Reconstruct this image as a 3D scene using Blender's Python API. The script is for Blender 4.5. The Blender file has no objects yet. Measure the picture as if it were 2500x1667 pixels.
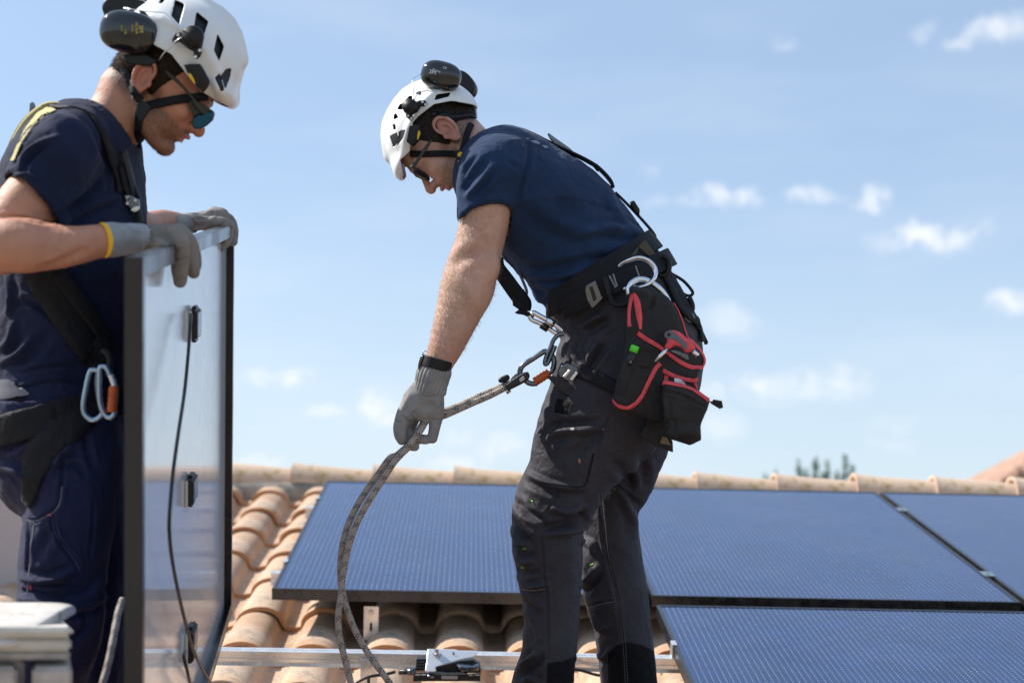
import bpy, bmesh, math, random
import numpy as np
from mathutils import Vector, Matrix, noise
from mathutils.bvhtree import BVHTree
import openvdb as vdb
random.seed(7); rng = np.random.default_rng(7)
S = bpy.context.scene
COL = S.collection
rad = math.radians

# ------------------------------------------------------------------ survey
# The site was measured from the photograph: F is the focal length in photo pixels (2500 wide),
# RC/TC turn roof coordinates (u along ridge, n down into roof, v up the slope) into camera axes.
F = 3750.0
RC = np.array([[0.9993869614240594, -0.025228144986348972, -0.02427430814942618],
               [0.02271336583852691, 0.9948464737071177, -0.09881597423897866],
               [0.026642153589204864, 0.09820404499337596, 0.994809610528099]])
TC = np.array([-0.7263635283110896, 0.7462128909848823, 4.644531160669409])
SL = rad(15.0)          # roof pitch
Z0 = 4.6                # height of the first panel's lower edge above the ground
BW = np.array([[1, 0, 0], [0, math.sin(SL), math.cos(SL)], [0, -math.cos(SL), math.sin(SL)]])  # roof (u,n,v) -> world
O = np.array([0, 0, Z0])
CW = BW @ RC.T          # camera axes -> world

def RW(u, v, n=0.0):    # roof coordinates (n measured UP from the panel glass plane) -> world
    return BW @ np.array([u, -n, v]) + O
def cam2w(p):           # measured camera-axis metres -> world
    return (np.asarray(p, float) - TC) @ CW.T + O
def C(px, py, z):       # sight line through a photo point, at surveyed distance z (metres)
    return np.array([(px - 1250) / F * z, (py - 833.5) / F * z, z])
def W(px, py, z):
    return cam2w(C(px, py, z))

# ------------------------------------------------------------------ camera, world, sun
cam = bpy.data.cameras.new('camera'); camo = bpy.data.objects.new('camera', cam); COL.objects.link(camo)
cam.sensor_width = 36.0; cam.lens = F * 36 / 2500; cam.clip_start = 0.05; cam.clip_end = 3000
R3 = CW @ np.diag([1, -1, -1.0])
M = Matrix.Identity(4)
for i in range(3):
    for j in range(3): M[i][j] = float(R3[i, j])
cp = cam2w([0, 0, 0])
for i in range(3): M[i][3] = float(cp[i])
camo.matrix_world = M
S.camera = camo
cam.dof.use_dof = True; cam.dof.focus_distance = 3.5; cam.dof.aperture_fstop = 2.9; cam.dof.aperture_blades = 9

SUN_EL = rad(43); SUN_ROT = rad(-76)      # sun high on the left, a little beyond the ridge
sd = bpy.data.lights.new('sun', 'SUN'); sd.energy = 4.6; sd.angle = rad(0.53); sd.color = (1.0, 0.94, 0.86)
so = bpy.data.objects.new('sun', sd); COL.objects.link(so)
tosun = Vector((math.sin(SUN_ROT) * math.cos(SUN_EL), math.cos(SUN_ROT) * math.cos(SUN_EL), math.sin(SUN_EL)))
so.rotation_euler = tosun.to_track_quat('Z', 'Y').to_euler(); so.location = (-6, 3, 14)
wd = bpy.data.worlds.new('World'); S.world = wd; wd.use_nodes = True
S.view_settings.view_transform = 'Standard'; S.view_settings.look = 'None'
S.view_settings.exposure = 0.52; S.view_settings.gamma = 1.0; S.view_settings.use_curve_mapping = False
S.cycles.use_denoising = True
S.cycles.max_bounces = 8

class NT:
    def __init__(s, tree): s.t = tree; s.n = tree.nodes; s.l = tree.links
    def new(s, typ, **kw):
        nd = s.n.new(typ)
        ins = kw.pop('ins', {})
        for k, v in kw.items(): setattr(nd, k, v)
        for k, v in ins.items():
            if isinstance(v, bpy.types.NodeSocket): s.l.new(v, nd.inputs[k])
            else: nd.inputs[k].default_value = v
        return nd
    def math(s, op, a, b=0.0, c=None, clamp=False):
        nd = s.n.new('ShaderNodeMath'); nd.operation = op; nd.use_clamp = clamp
        for i, v in enumerate((a, b) if c is None else (a, b, c)):
            if isinstance(v, bpy.types.NodeSocket): s.l.new(v, nd.inputs[i])
            else: nd.inputs[i].default_value = v
        return nd.outputs[0]
    def vmath(s, op, a, b=None):
        nd = s.n.new('ShaderNodeVectorMath'); nd.operation = op
        for i, v in enumerate((a, b)):
            if v is None: continue
            if isinstance(v, bpy.types.NodeSocket): s.l.new(v, nd.inputs[i])
            else: nd.inputs[i].default_value = v
        return nd.outputs['Value'] if op in ('LENGTH', 'DOT_PRODUCT', 'DISTANCE') else nd.outputs[0]
    def ramp(s, fac, stops, interp='LINEAR'):
        nd = s.n.new('ShaderNodeValToRGB'); cr = nd.color_ramp; cr.interpolation = interp
        while len(cr.elements) < len(stops): cr.elements.new(0.5)
        for e, (p, c) in zip(cr.elements, stops):
            e.position = p; e.color = (c[0], c[1], c[2], 1) if not isinstance(c, (int, float)) else (c, c, c, 1)
        s.l.new(fac, nd.inputs[0]); return nd.outputs[0]
    def maprange(s, v, a, b, c=0.0, d=1.0, smooth=True):
        nd = s.n.new('ShaderNodeMapRange'); nd.interpolation_type = 'SMOOTHSTEP' if smooth else 'LINEAR'
        s.l.new(v, nd.inputs[0])
        for i, x in enumerate((a, b, c, d)): nd.inputs[i + 1].default_value = x
        return nd.outputs[0]
    def mix(s, fac, a, b, mode='MIX'):
        nd = s.n.new('ShaderNodeMix'); nd.data_type = 'RGBA'; nd.blend_type = mode
        for k, v in ((0, fac), (6, a), (7, b)):
            if isinstance(v, bpy.types.NodeSocket): s.l.new(v, nd.inputs[k])
            elif k == 0: nd.inputs[0].default_value = v
            else: nd.inputs[k].default_value = (v[0], v[1], v[2], 1)
        return nd.outputs[2]
    def noise(s, vec, scale, detail=4, rough=0.55, dist=0.0):
        nd = s.n.new('ShaderNodeTexNoise'); nd.inputs['Scale'].default_value = scale
        nd.inputs['Detail'].default_value = detail; nd.inputs['Roughness'].default_value = rough
        nd.inputs['Distortion'].default_value = dist
        if vec is not None: s.l.new(vec, nd.inputs['Vector'])
        return nd.outputs['Fac']

# sky: Nishita plus a scatter of small fair-weather cumulus
w = NT(wd.node_tree); w.n.clear()
sky = w.new('ShaderNodeTexSky', sky_type='NISHITA', sun_disc=False, sun_elevation=SUN_EL, sun_rotation=SUN_ROT % (2 * math.pi),
            air_density=1.0, dust_density=0.8, ozone_density=2.0, altitude=60.0)
tc = w.new('ShaderNodeTexCoord').outputs['Generated']
wn = w.new('ShaderNodeTexNoise', ins={'Vector': tc, 'Scale': 30.0, 'Detail': 6.0, 'Roughness': 0.6})
warp = w.vmath('SCALE', w.vmath('SUBTRACT', wn.outputs['Color'], (0.5, 0.5, 0.5))); warp.node.inputs['Scale'].default_value = 0.035
dirv = w.vmath('ADD', tc, warp)
# bearing / height of each cloud (x, y as measured on the picture, size)
CL = [(1755,486,95,22,.8),(1820,478,40,24,.7),(1985,480,70,24,.6),(2135,480,45,32,.75),(2110,500,40,18,.6),(2260,575,125,33,.9),(2350,560,60,25,.7),
      (2490,735,75,26,.75),(1775,790,65,40,.45),(1880,935,110,38,.75),(2010,935,105,40,.7),(1740,950,50,25,.5),(690,925,90,26,.85),
      (800,1010,65,22,.65),(930,985,55,50,.8),(960,1020,80,24,.7),(1100,1070,70,26,.5),(1230,1090,75,36,.55),(1120,1130,90,26,.6),
      (640,1125,70,26,.6),(1905,118,35,20,.5),(2450,78,95,30,.7),(2380,95,50,18,.5),(2255,85,30,35,.3),(2170,1040,60,20,.35),(2180,1085,60,14,.3),
      (1750,1030,60,35,.4),(1590,425,28,18,.3),(1600,495,40,22,.3),(200,90,-60,-20,.0)]
acc = None
for (px, py, sx, sy, st) in CL:
    if st <= 0: continue
    d = CW @ np.array([(px - 1250) / F, (py - 833.5) / F, 1.0]); d /= np.linalg.norm(d)
    v = w.vmath('SUBTRACT', dirv, tuple(d))
    v = w.vmath('MULTIPLY', v, (F / sx, F / sx * 0.6, F / sy))
    m = w.maprange(w.vmath('LENGTH', v), 1.45, 0.15, 0.0, min(1, st * 1.1))
    acc = m if acc is None else w.math('MAXIMUM', acc, m)
cn = w.noise(dirv, 60.0, 6, 0.62)
cn2 = w.math('MULTIPLY', acc, w.maprange(cn, 0.34, 0.60, 0.15, 1.0))
# thin veils everywhere
mp = w.new('ShaderNodeMapping', ins={'Vector': tc, 'Scale': (2.0, 2.0, 9.0), 'Rotation': (0.0, 0.08, 0.0)})
veil = w.maprange(w.noise(mp.outputs[0], 1.6, 4, 0.6), 0.42, 0.75, 0.0, 0.16)
cl = w.math('MAXIMUM', cn2, veil)
hs = w.new('ShaderNodeHueSaturation', ins={'Color': sky.outputs[0], 'Saturation': 0.92, 'Value': 1.0})
haze = w.mix(0.46, hs.outputs[0], (2.65, 3.60, 4.85))       # thin high haze evens the blue out
zz = w.new('ShaderNodeSeparateXYZ', ins={0: tc}).outputs[2]
haze = w.mix(w.maprange(zz, .30, .03, 0.0, .56), haze, (4.15, 4.75, 5.15))
col = w.mix(cl, haze, (5.3, 5.5, 5.8))
bg = w.new('ShaderNodeBackground', ins={'Color': col, 'Strength': 0.13})
out = w.new('ShaderNodeOutputWorld'); w.l.new(bg.outputs[0], out.inputs[0])

# ------------------------------------------------------------------ materials
def mat(name, color=(.5, .5, .5), rough=.6, metal=0.0, var=0.0, vscale=8.0, bump=0.0, bscale=60.0, spec=0.5, sheen=0.0, coat=0.0, stretch=None, sub=0.0, build=None):
    m = bpy.data.materials.new(name); m.use_nodes = True
    t = NT(m.node_tree); b = t.n['Principled BSDF']
    b.inputs['Roughness'].default_value = rough; b.inputs['Metallic'].default_value = metal
    b.inputs['Specular IOR Level'].default_value = spec
    b.inputs['Sheen Weight'].default_value = sheen; b.inputs['Coat Weight'].default_value = coat
    b.inputs['Coat Roughness'].default_value = .06
    b.inputs['Base Color'].default_value = (*color, 1)
    if sub:
        b.inputs['Subsurface Weight'].default_value = sub; b.inputs['Subsurface Scale'].default_value = .012
        b.inputs['Subsurface Radius'].default_value = (1, .35, .2)
    g = t.new('ShaderNodeTexCoord').outputs['Object']
    if stretch:
        g = t.new('ShaderNodeMapping', ins={'Vector': g, 'Scale': stretch}).outputs[0]
    if var:
        n = t.noise(g, vscale, 5, .6)
        c = t.mix(t.maprange(n, .3, .7), tuple(x * (1 - var) for x in color), tuple(min(1, x * (1 + var)) for x in color))
        t.l.new(c, b.inputs['Base Color'])
        r = t.maprange(n, .3, .7, max(0, rough - .08), min(1, rough + .08)); t.l.new(r, b.inputs['Roughness'])
    if bump:
        bn = t.new('ShaderNodeBump', ins={'Height': t.noise(g, bscale, 4, .6), 'Strength': 1.0, 'Distance': bump})
        t.l.new(bn.outputs[0], b.inputs['Normal'])
    if build: build(t, b, g)
    return m

# ------------------------------------------------------------------ objects
def tag(o, label=None, cat=None, group=None, kind=None):
    if label: o['label'] = label
    if cat: o['category'] = cat
    if group: o['group'] = group
    if kind: o['kind'] = kind
    return o
def empty(name, p, label=None, cat=None, group=None, kind=None, parent=None):
    o = bpy.data.objects.new(name, None); o.empty_display_size = .1; COL.objects.link(o)
    o.location = Vector([float(x) for x in p])
    if parent: setparent(o, parent)
    return tag(o, label, cat, group, kind)
def setparent(o, par):
    o.parent = par
    o.location = o.location - worldloc(par)
def worldloc(o):
    l = Vector(o.location)
    while o.parent is not None:
        o = o.parent; l = l + Vector(o.location)
    return l
def mesh_obj(name, V, Fc, m, parent=None, smooth=True, uv=None, origin=None):
    V = np.asarray(V, dtype=np.float64)
    og = np.asarray(origin, float) if origin is not None else (np.array(worldloc(parent)) if parent is not None else (V.min(0) + V.max(0)) / 2 * np.array([1, 1, 0]) + np.array([0, 0, V[:, 2].min()]))
    me = bpy.data.meshes.new(name)
    if isinstance(Fc, np.ndarray) and Fc.ndim == 2:
        k = Fc.shape[1]; nf = len(Fc)
        me.vertices.add(len(V)); me.vertices.foreach_set('co', (V - og).astype(np.float32).ravel())
        me.loops.add(nf * k); me.loops.foreach_set('vertex_index', Fc.astype(np.int32).ravel())
        me.polygons.add(nf); me.polygons.foreach_set('loop_start', np.arange(0, nf * k, k, dtype=np.int32))
        me.update(calc_edges=True)
    else:
        me.from_pydata([tuple(x) for x in (V - og)], [], [tuple(int(i) for i in f) for f in Fc])
    me.validate()
    if smooth: me.polygons.foreach_set('use_smooth', np.ones(len(me.polygons), dtype=bool))
    if uv is not None:
        ul = me.uv_layers.new(name='UVMap'); li = np.empty(len(me.loops), dtype=np.int32); me.loops.foreach_get('vertex_index', li)
        ul.data.foreach_set('uv', np.asarray(uv, dtype=np.float32)[li].ravel())
    if m is not None: me.materials.append(m)
    o = bpy.data.objects.new(name, me); COL.objects.link(o)
    o.location = Vector([float(x) for x in og])
    if parent is not None: setparent(o, parent)
    return o
class MB:               # collects simple solids in world space into one mesh
    def __init__(s): s.V = []; s.F = []
    def add(s, V, Fc):
        b = len(s.V); s.V += [tuple(float(c) for c in v) for v in V]; s.F += [tuple(i + b for i in f) for f in Fc]; return s
    def hexa(s, p):     # 8 corners, bottom 4 then top 4
        return s.add(p, [(3, 2, 1, 0), (4, 5, 6, 7), (0, 1, 5, 4), (1, 2, 6, 5), (2, 3, 7, 6), (3, 0, 4, 7)])
    def rbox(s, u0, u1, v0, v1, n0, n1):
        return s.hexa([RW(u0, v0, n0), RW(u1, v0, n0), RW(u1, v1, n0), RW(u0, v1, n0), RW(u0, v0, n1), RW(u1, v0, n1), RW(u1, v1, n1), RW(u0, v1, n1)])
    def box(s, a, b):
        (x0, y0, z0), (x1, y1, z1) = a, b
        return s.hexa([(x0, y0, z0), (x1, y0, z0), (x1, y1, z0), (x0, y1, z0), (x0, y0, z1), (x1, y0, z1), (x1, y1, z1), (x0, y1, z1)])
    def frame_box(s, o, X, Y, Z, a, b):   # box in a local frame
        (x0, y0, z0), (x1, y1, z1) = a, b
        f = lambda x, y, z: o + X * x + Y * y + Z * z
        return s.hexa([f(x0, y0, z0), f(x1, y0, z0), f(x1, y1, z0), f(x0, y1, z0), f(x0, y0, z1), f(x1, y0, z1), f(x1, y1, z1), f(x0, y1, z1)])
    def cyl(s, a, b, r, n=16, r2=None):
        V, Fc = tube_geo([a, b], [r, r if r2 is None else r2], n, False); return s.add(V, Fc)
    def build(s, name, m, parent=None, smooth=False, bevel=0.0, origin=None):
        o = mesh_obj(name, s.V, s.F, m, parent, smooth, origin=origin)
        if bevel:
            bm = bmesh.new(); bm.from_mesh(o.data)
            bmesh.ops.bevel(bm, geom=bm.edges[:], offset=bevel, segments=2, affect='EDGES', clamp_overlap=True)
            bm.to_mesh(o.data); bm.free()
            o.data.polygons.foreach_set('use_smooth', np.zeros(len(o.data.polygons), dtype=bool))
        return o
def spline(P, n=6):
    P = np.asarray(P, float)
    if len(P) < 3 or n <= 1: 
        return P if n <= 1 else np.array([P[0] + (P[-1] - P[0]) * t for t in np.linspace(0, 1, n + 1)])
    Q = np.vstack([2 * P[0] - P[1], P, 2 * P[-1] - P[-2]]); out = []
    for i in range(1, len(Q) - 2):
        p0, p1, p2, p3 = Q[i - 1:i + 3]
        for t in np.linspace(0, 1, n, endpoint=False):
            out.append(.5 * (2 * p1 + (p2 - p0) * t + (2 * p0 - 5 * p1 + 4 * p2 - p3) * t * t + (3 * p1 - p0 - 3 * p2 + p3) * t ** 3))
    out.append(P[-1]); return np.array(out)
def tube_geo(P, r, n=12, closed=False, flat=1.0, up=None, ruv=False):
    P = np.asarray(P, float); N = len(P); r = np.broadcast_to(np.asarray(r, float), (N,))
    if closed: T = np.roll(P, -1, 0) - np.roll(P, 1, 0)
    else: T = np.gradient(P, axis=0)
    T /= np.linalg.norm(T, axis=1)[:, None] + 1e-12
    u = np.array(up if up is not None else (0.13, 0.2, 1.0), float)
    if abs(u @ T[0]) / np.linalg.norm(u) > .95: u = np.array([1, 0.1, 0.])
    V = []; UV = []; L = 0
    A = u - T[0] * (u @ T[0]); A /= np.linalg.norm(A)
    for i in range(N):
        if up is not None: A = u - T[i] * (u @ T[i])
        else: A = A - T[i] * (A @ T[i])
        A /= np.linalg.norm(A) + 1e-12
        B = np.cross(T[i], A)
        if i: L += np.linalg.norm(P[i] - P[i - 1])
        for k in range(n):
            a = 2 * math.pi * k / n
            V.append(P[i] + (A * math.cos(a) * flat + B * math.sin(a)) * r[i]); UV.append((k / n, L))
    Fc = []
    for i in range(N if closed else N - 1):
        j = (i + 1) % N
        for k in range(n):
            k2 = (k + 1) % n
            Fc.append((i * n + k, i * n + k2, j * n + k2, j * n + k))
    if not closed:
        Fc.append(tuple(range(n))[::-1]); Fc.append(tuple((N - 1) * n + k for k in range(n)))
    return (V, Fc, UV) if ruv else (V, Fc)
def tube(name, P, r, m, parent=None, n=12, sub=6, closed=False, flat=1.0, up=None, smooth=True):
    P = np.asarray(P, float)
    if sub > 1:
        if closed:
            Q = np.vstack([P[-2:], P, P[:2]]); Q = spline(Q, sub); P = Q[2 * sub:-(2 * sub) + 0][:-1] if False else Q[2 * sub:2 * sub + len(P) * sub]
        else: P = spline(P, sub)
    rr = r
    if not np.isscalar(r): rr = np.interp(np.linspace(0, 1, len(P)), np.linspace(0, 1, len(r)), r)
    V, Fc, UV = tube_geo(P, rr, n, closed, flat, up, True)
    return mesh_obj(name, V, Fc, m, parent, smooth, uv=UV)
# ================================================================== SETTING
# ground far below the roof
m_ground = mat('dry_ground', (.22, .19, .13), .95, var=.3, vscale=.05, bump=.05, bscale=.5)
g = MB().box((-900, -900, -.5), (900, 900, 0)).build('ground', m_ground); tag(g, kind='structure')

def tile_build(t, b, g):
    oi = t.new('ShaderNodeObjectInfo').outputs['Random']
    n1 = t.noise(g, 9, 5, .65); n2 = t.noise(g, 38, 5, .7); n3 = t.noise(g, 3.0, 3, .5)
    base = t.ramp(oi, [(0, (.45, .275, .165)), (.3, (.53, .355, .23)), (.6, (.40, .215, .115)), (.8, (.56, .39, .265)), (1, (.35, .20, .12))])
    c = t.mix(t.maprange(n1, .35, .7), base, (.56, .415, .30))
    c = t.mix(t.maprange(n2, .52, .72, 0, .6), c, (.22, .145, .10))
    c = t.mix(t.maprange(t.noise(g, 12, 6, .8), .53, .64, 0, .7), c, (.27, .23, .19))
    # fresh clay at the sawn rim
    sx = t.new('ShaderNodeSeparateXYZ', ins={0: g})
    rim = t.maprange(sx.outputs[1], .004, .001)
    c = t.mix(t.math('MULTIPLY', rim, .85), c, (.50, .22, .085))
    t.l.new(c, b.inputs['Base Color'])
    bn = t.new('ShaderNodeBump', ins={'Height': t.math('ADD', n2, t.noise(g, 220, 3, .7)), 'Strength': .6, 'Distance': .0012})
    t.l.new(bn.outputs[0], b.inputs['Normal'])
m_tile = mat('terracotta_tile', (.5, .35, .25), .88, build=tile_build)
def ridge_build(t, b, g):
    oi = t.new('ShaderNodeObjectInfo').outputs['Random']
    n1 = t.noise(g, 10, 5, .65); n2 = t.noise(g, 45, 5, .7)
    base = t.ramp(oi, [(0, (.55, .40, .29)), (.5, (.62, .46, .34)), (1, (.58, .41, .28))])
    c = t.mix(t.maprange(n2, .5, .75, 0, .6), base, (.35, .24, .15))
    c = t.mix(t.maprange(n1, .56, .68, 0, .75), c, (.30, .21, .05))
    t.l.new(c, b.inputs['Base Color'])
    bn = t.new('ShaderNodeBump', ins={'Height': n2, 'Strength': .6, 'Distance': .002}); t.l.new(bn.outputs[0], b.inputs['Normal'])
m_ridge = mat('lichened_ridge_tile', (.5, .4, .3), .9, build=ridge_build)
m_mortar = mat('grey_mortar', (.30, .26, .22), .95, var=.3, vscale=14, bump=.004, bscale=40)
m_render = mat('house_render', (.62, .55, .46), .9, var=.08, vscale=2, bump=.002, bscale=80)
m_under = mat('roof_underlay', (.12, .10, .09), .95, var=.2)
m_moss = mat('moss', (.16, .15, .03), .95, var=.4, vscale=60, bump=.003, bscale=200)

house = empty('tiled_house', (float(RW(0.8, 0)[0]), float(RW(0, 0)[1]), 0), 'sunlit house roof of pale terracotta canal tiles both men work on', 'house')
RIDGE_V = 2.33; EAVE_V = -3.1; U0, U1 = -2.3, 4.6
# deck (both slopes) and walls
rb = RW(0, RIDGE_V, -.235); eb = RW(0, EAVE_V, -.235); back_y = 2 * rb[1] - eb[1]
mb = MB()
for (ya, za, yb, zb) in ((eb[1], eb[2], rb[1], rb[2]), (back_y, eb[2], rb[1], rb[2])):
    mb.hexa([(U0, ya, za - .1), (U1, ya, za - .1), (U1, yb, zb - .1), (U0, yb, zb - .1), (U0, ya, za), (U1, ya, za), (U1, yb, zb), (U0, yb, zb)])
mb.build('roof_deck', m_under, house)
mb = MB(); yw0, yw1 = eb[1] + .35, back_y - .35
zt = eb[2] - .02
mb.hexa([(U0 + .2, yw0, 0), (U1 - .2, yw0, 0), (U1 - .2, yw1, 0), (U0 + .2, yw1, 0), (U0 + .2, yw0, zt), (U1 - .2, yw0, zt), (U1 - .2, yw1, zt), (U0 + .2, yw1, zt)])
for ux in (U0 + .2, U1 - .4):
    mb.add([(ux, yw0, zt), (ux + .2, yw0, zt), (ux + .2, yw1, zt), (ux, yw1, zt), (ux, rb[1], rb[2] - .12), (ux + .2, rb[1], rb[2] - .12)],
           [(0, 4, 3), (1, 2, 5), (0, 1, 5, 4), (2, 3, 4, 5), (3, 2, 1, 0)])
mb.build('wall', m_render, house)

# one canal tile: raised barrel + flat pan; local x across, y up the slope, z up; y=0 is the front rim
TP, TR, TL = .2128, .378, .455
def tile_mesh(seed):
    r = random.Random(seed)
    xs = []
    for i in range(13):
        a = math.pi * (i / 12); xs.append((-math.cos(a) * .078, math.sin(a) ** .85 * .060))
    xs += [(.092, -.004), (.112, -.005), (.137, .001)]
    V = []; Fc = []; ny = 5; th = .013; nx = len(xs)
    for j in range(ny + 1):
        y = TL * j / ny; tap = 1 - .13 * (y / TL)
        for lay in (0, 1):
            for (x, z) in xs:
                wob = .0018 * math.sin(7 * y + seed * 2.1 + x * 14) + r.uniform(-.0004, .0004)
                L = math.hypot(x / .078, z / .06)
                if x < .085 and z > .001:
                    k = 1 if lay == 0 else (1 - th / .075)
                    V.append((x * tap * k, y, z * k * (1 - .06 * y / TL) + wob - (th * .25 if lay else 0)))
                else: V.append((x, y, z + wob - (th if lay else 0)))
    row = 2 * nx
    for j in range(ny):
        for i in range(nx - 1):
            a = j * row + i; b_ = a + row
            Fc.append((a, a + 1, b_ + 1, b_)); c = a + nx; d = b_ + nx
            Fc.append((d, d + 1, c + 1, c))
        Fc.append((j * row, j * row + row, j * row + row + nx, j * row + nx))
        e = j * row + nx - 1; Fc.append((e, e + nx, e + row + nx, e + row))
    for i in range(nx - 1):
        Fc.append((i, i + nx, i + nx + 1, i + 1)); a = ny * row + i; Fc.append((a, a + 1, a + nx + 1, a + nx))
    me = bpy.data.meshes.new('roof_tile'); me.from_pydata(V, [], Fc); me.materials.append(m_tile)
    me.polygons.foreach_set('use_smooth', [p < ny * (2 * (nx - 1) + 2) for p in range(len(Fc))])
    me.set_sharp_from_angle(angle=rad(50)) if hasattr(me, 'set_sharp_from_angle') else None
    return me
tms = [tile_mesh(s) for s in range(6)]
RB = Matrix(((1, 0, 0), (0, math.cos(SL), -math.sin(SL)), (0, math.sin(SL), math.cos(SL))))   # local tile axes -> world
CREST = -.120
def tile_place(k, c, jit=True):
    u = -.068 + TP * c + (random.uniform(-.004, .004)); v = -.157 + TR * k + random.uniform(-.006, .006)
    n = CREST - .060
    p = RW(u, v, n)
    tilt = Matrix.Rotation(-.033 + random.uniform(-.006, .006), 3, 'X') @ Matrix.Rotation(random.uniform(-.014, .014), 3, 'Z') @ Matrix.Rotation(random.uniform(-.02, .02), 3, 'Y')
    mm = (RB @ tilt).to_4x4(); mm.translation = Vector([float(x) for x in p]); return mm
for k in range(-3, 7):
    for c in range(-10, 20):
        if (k >= 1) and 2 <= c <= 13 and not (k >= 5): continue      # wholly under the panels
        if k < -1 and c > 9: continue
        if c > 15 and k < 6: continue
        o = bpy.data.objects.new('roof_tile', random.choice(tms)); COL.objects.link(o)
        mm = tile_place(k, c); o.parent = house; mm.translation = mm.translation - Vector(house.location); o.matrix_basis = mm
V = []; Fc = []
for k in range(-8, 7):
    for c in range(-10, 22):
        inlist = (-3 <= k < 7) and (c < 20) and not ((k >= 1) and 2 <= c <= 13 and not (k >= 5)) and not (k < -1 and c > 9) and not (c > 15 and k < 6)
        if inlist: continue
        mm = tile_place(k, c); me = tms[c % 6]; b0 = len(V)
        V += [tuple(mm @ v.co) for v in me.vertices]; Fc += [tuple(i + b0 for i in p.vertices) for p in me.polygons]
o = mesh_obj('hidden_tiles', V, Fc, m_tile, house, True); tag(o, 'rest of the roof tiles under and beside the panels', kind='stuff'); o.name = 'tile_field'

# ridge: overlapping half-round tiles on a mortar bed
def ridge_mesh(seed):
    r = random.Random(seed); V = []; Fc = []; L = .43; ny, na = 8, 16; th = .014
    for j in range(ny + 1):
        x = L * j / ny; rr = .082 + .016 * (1 - x / L) + (.004 if j == 0 else 0)
        for lay in (0, 1):
            for i in range(na + 1):
                a = math.pi * i / na - .0; q = rr - (th if lay else 0) + .0012 * math.sin(3 * a + seed) + .0012 * math.sin(x * 20 + seed)
                V.append((x, -math.cos(a) * q, math.sin(a) * q * .95))
    row = 2 * (na + 1)
    for j in range(ny):
        for i in range(na):
            a = j * row + i; Fc.append((a, a + row, a + row + 1, a + 1)); c = a + na + 1; Fc.append((c, c + 1, c + row + 1, c + row))
        a = j * row; Fc.append((a, a + na + 1, a + na + 1 + row, a + row)); a = j * row + na; Fc.append((a, a + row, a + row + na + 1, a + na + 1))
    for i in range(na):
        Fc.append((i, i + 1, i + na + 2, i + na + 1)); a = ny * row + i; Fc.append((a, a + na + 1, a + na + 2, a + 1))
    me = bpy.data.meshes.new('ridge_tile'); me.from_pydata(V, [], Fc); me.materials.append(m_ridge)
    me.polygons.foreach_set('use_smooth', [True] * len(me.polygons))
    if hasattr(me, 'set_sharp_from_angle'): me.set_sharp_from_angle(angle=rad(50))
    return me
rms = [ridge_mesh(s) for s in range(5)]
for i in range(-6, 12):
    o = bpy.data.objects.new('ridge_tile', rms[i % 5]); COL.objects.link(o)
    p = RW(-.212 + .3655 * i, RIDGE_V, -.135 + random.uniform(-.004, .004))
    mm = (Matrix.Rotation(.035 + random.uniform(-.008, .008), 3, 'Y') @ Matrix.Rotation(random.uniform(-.012, .012), 3, 'Z')).to_4x4()
    mm.translation = Vector([float(x) for x in p]) - Vector(house.location); o.parent = house; o.matrix_basis = mm
# mortar bed under the ridge
V = []; Fc = []; nu = 220
prof = [(-.125, -.21), (-.118, -.15), (-.095, -.115), (-.02, -.10), (.10, -.12), (.16, -.22)]
for i in range(nu + 1):
    u = U0 + (U1 - U0) * i / nu
    for (dv, dn) in prof:
        k = .010 * noise.noise(Vector((u * 9, dv * 30, 1.0))) + .006 * noise.noise(Vector((u * 40, dv * 60, 4.0)))
        V.append(RW(u, RIDGE_V + dv + k, dn + k))
for i in range(nu):
    for j in range(len(prof) - 1):
        a = i * len(prof) + j; Fc.append((a, a + len(prof), a + len(prof) + 1, a + 1))
mesh_obj('ridge_mortar', V, Fc, m_mortar, house, True)

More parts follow.
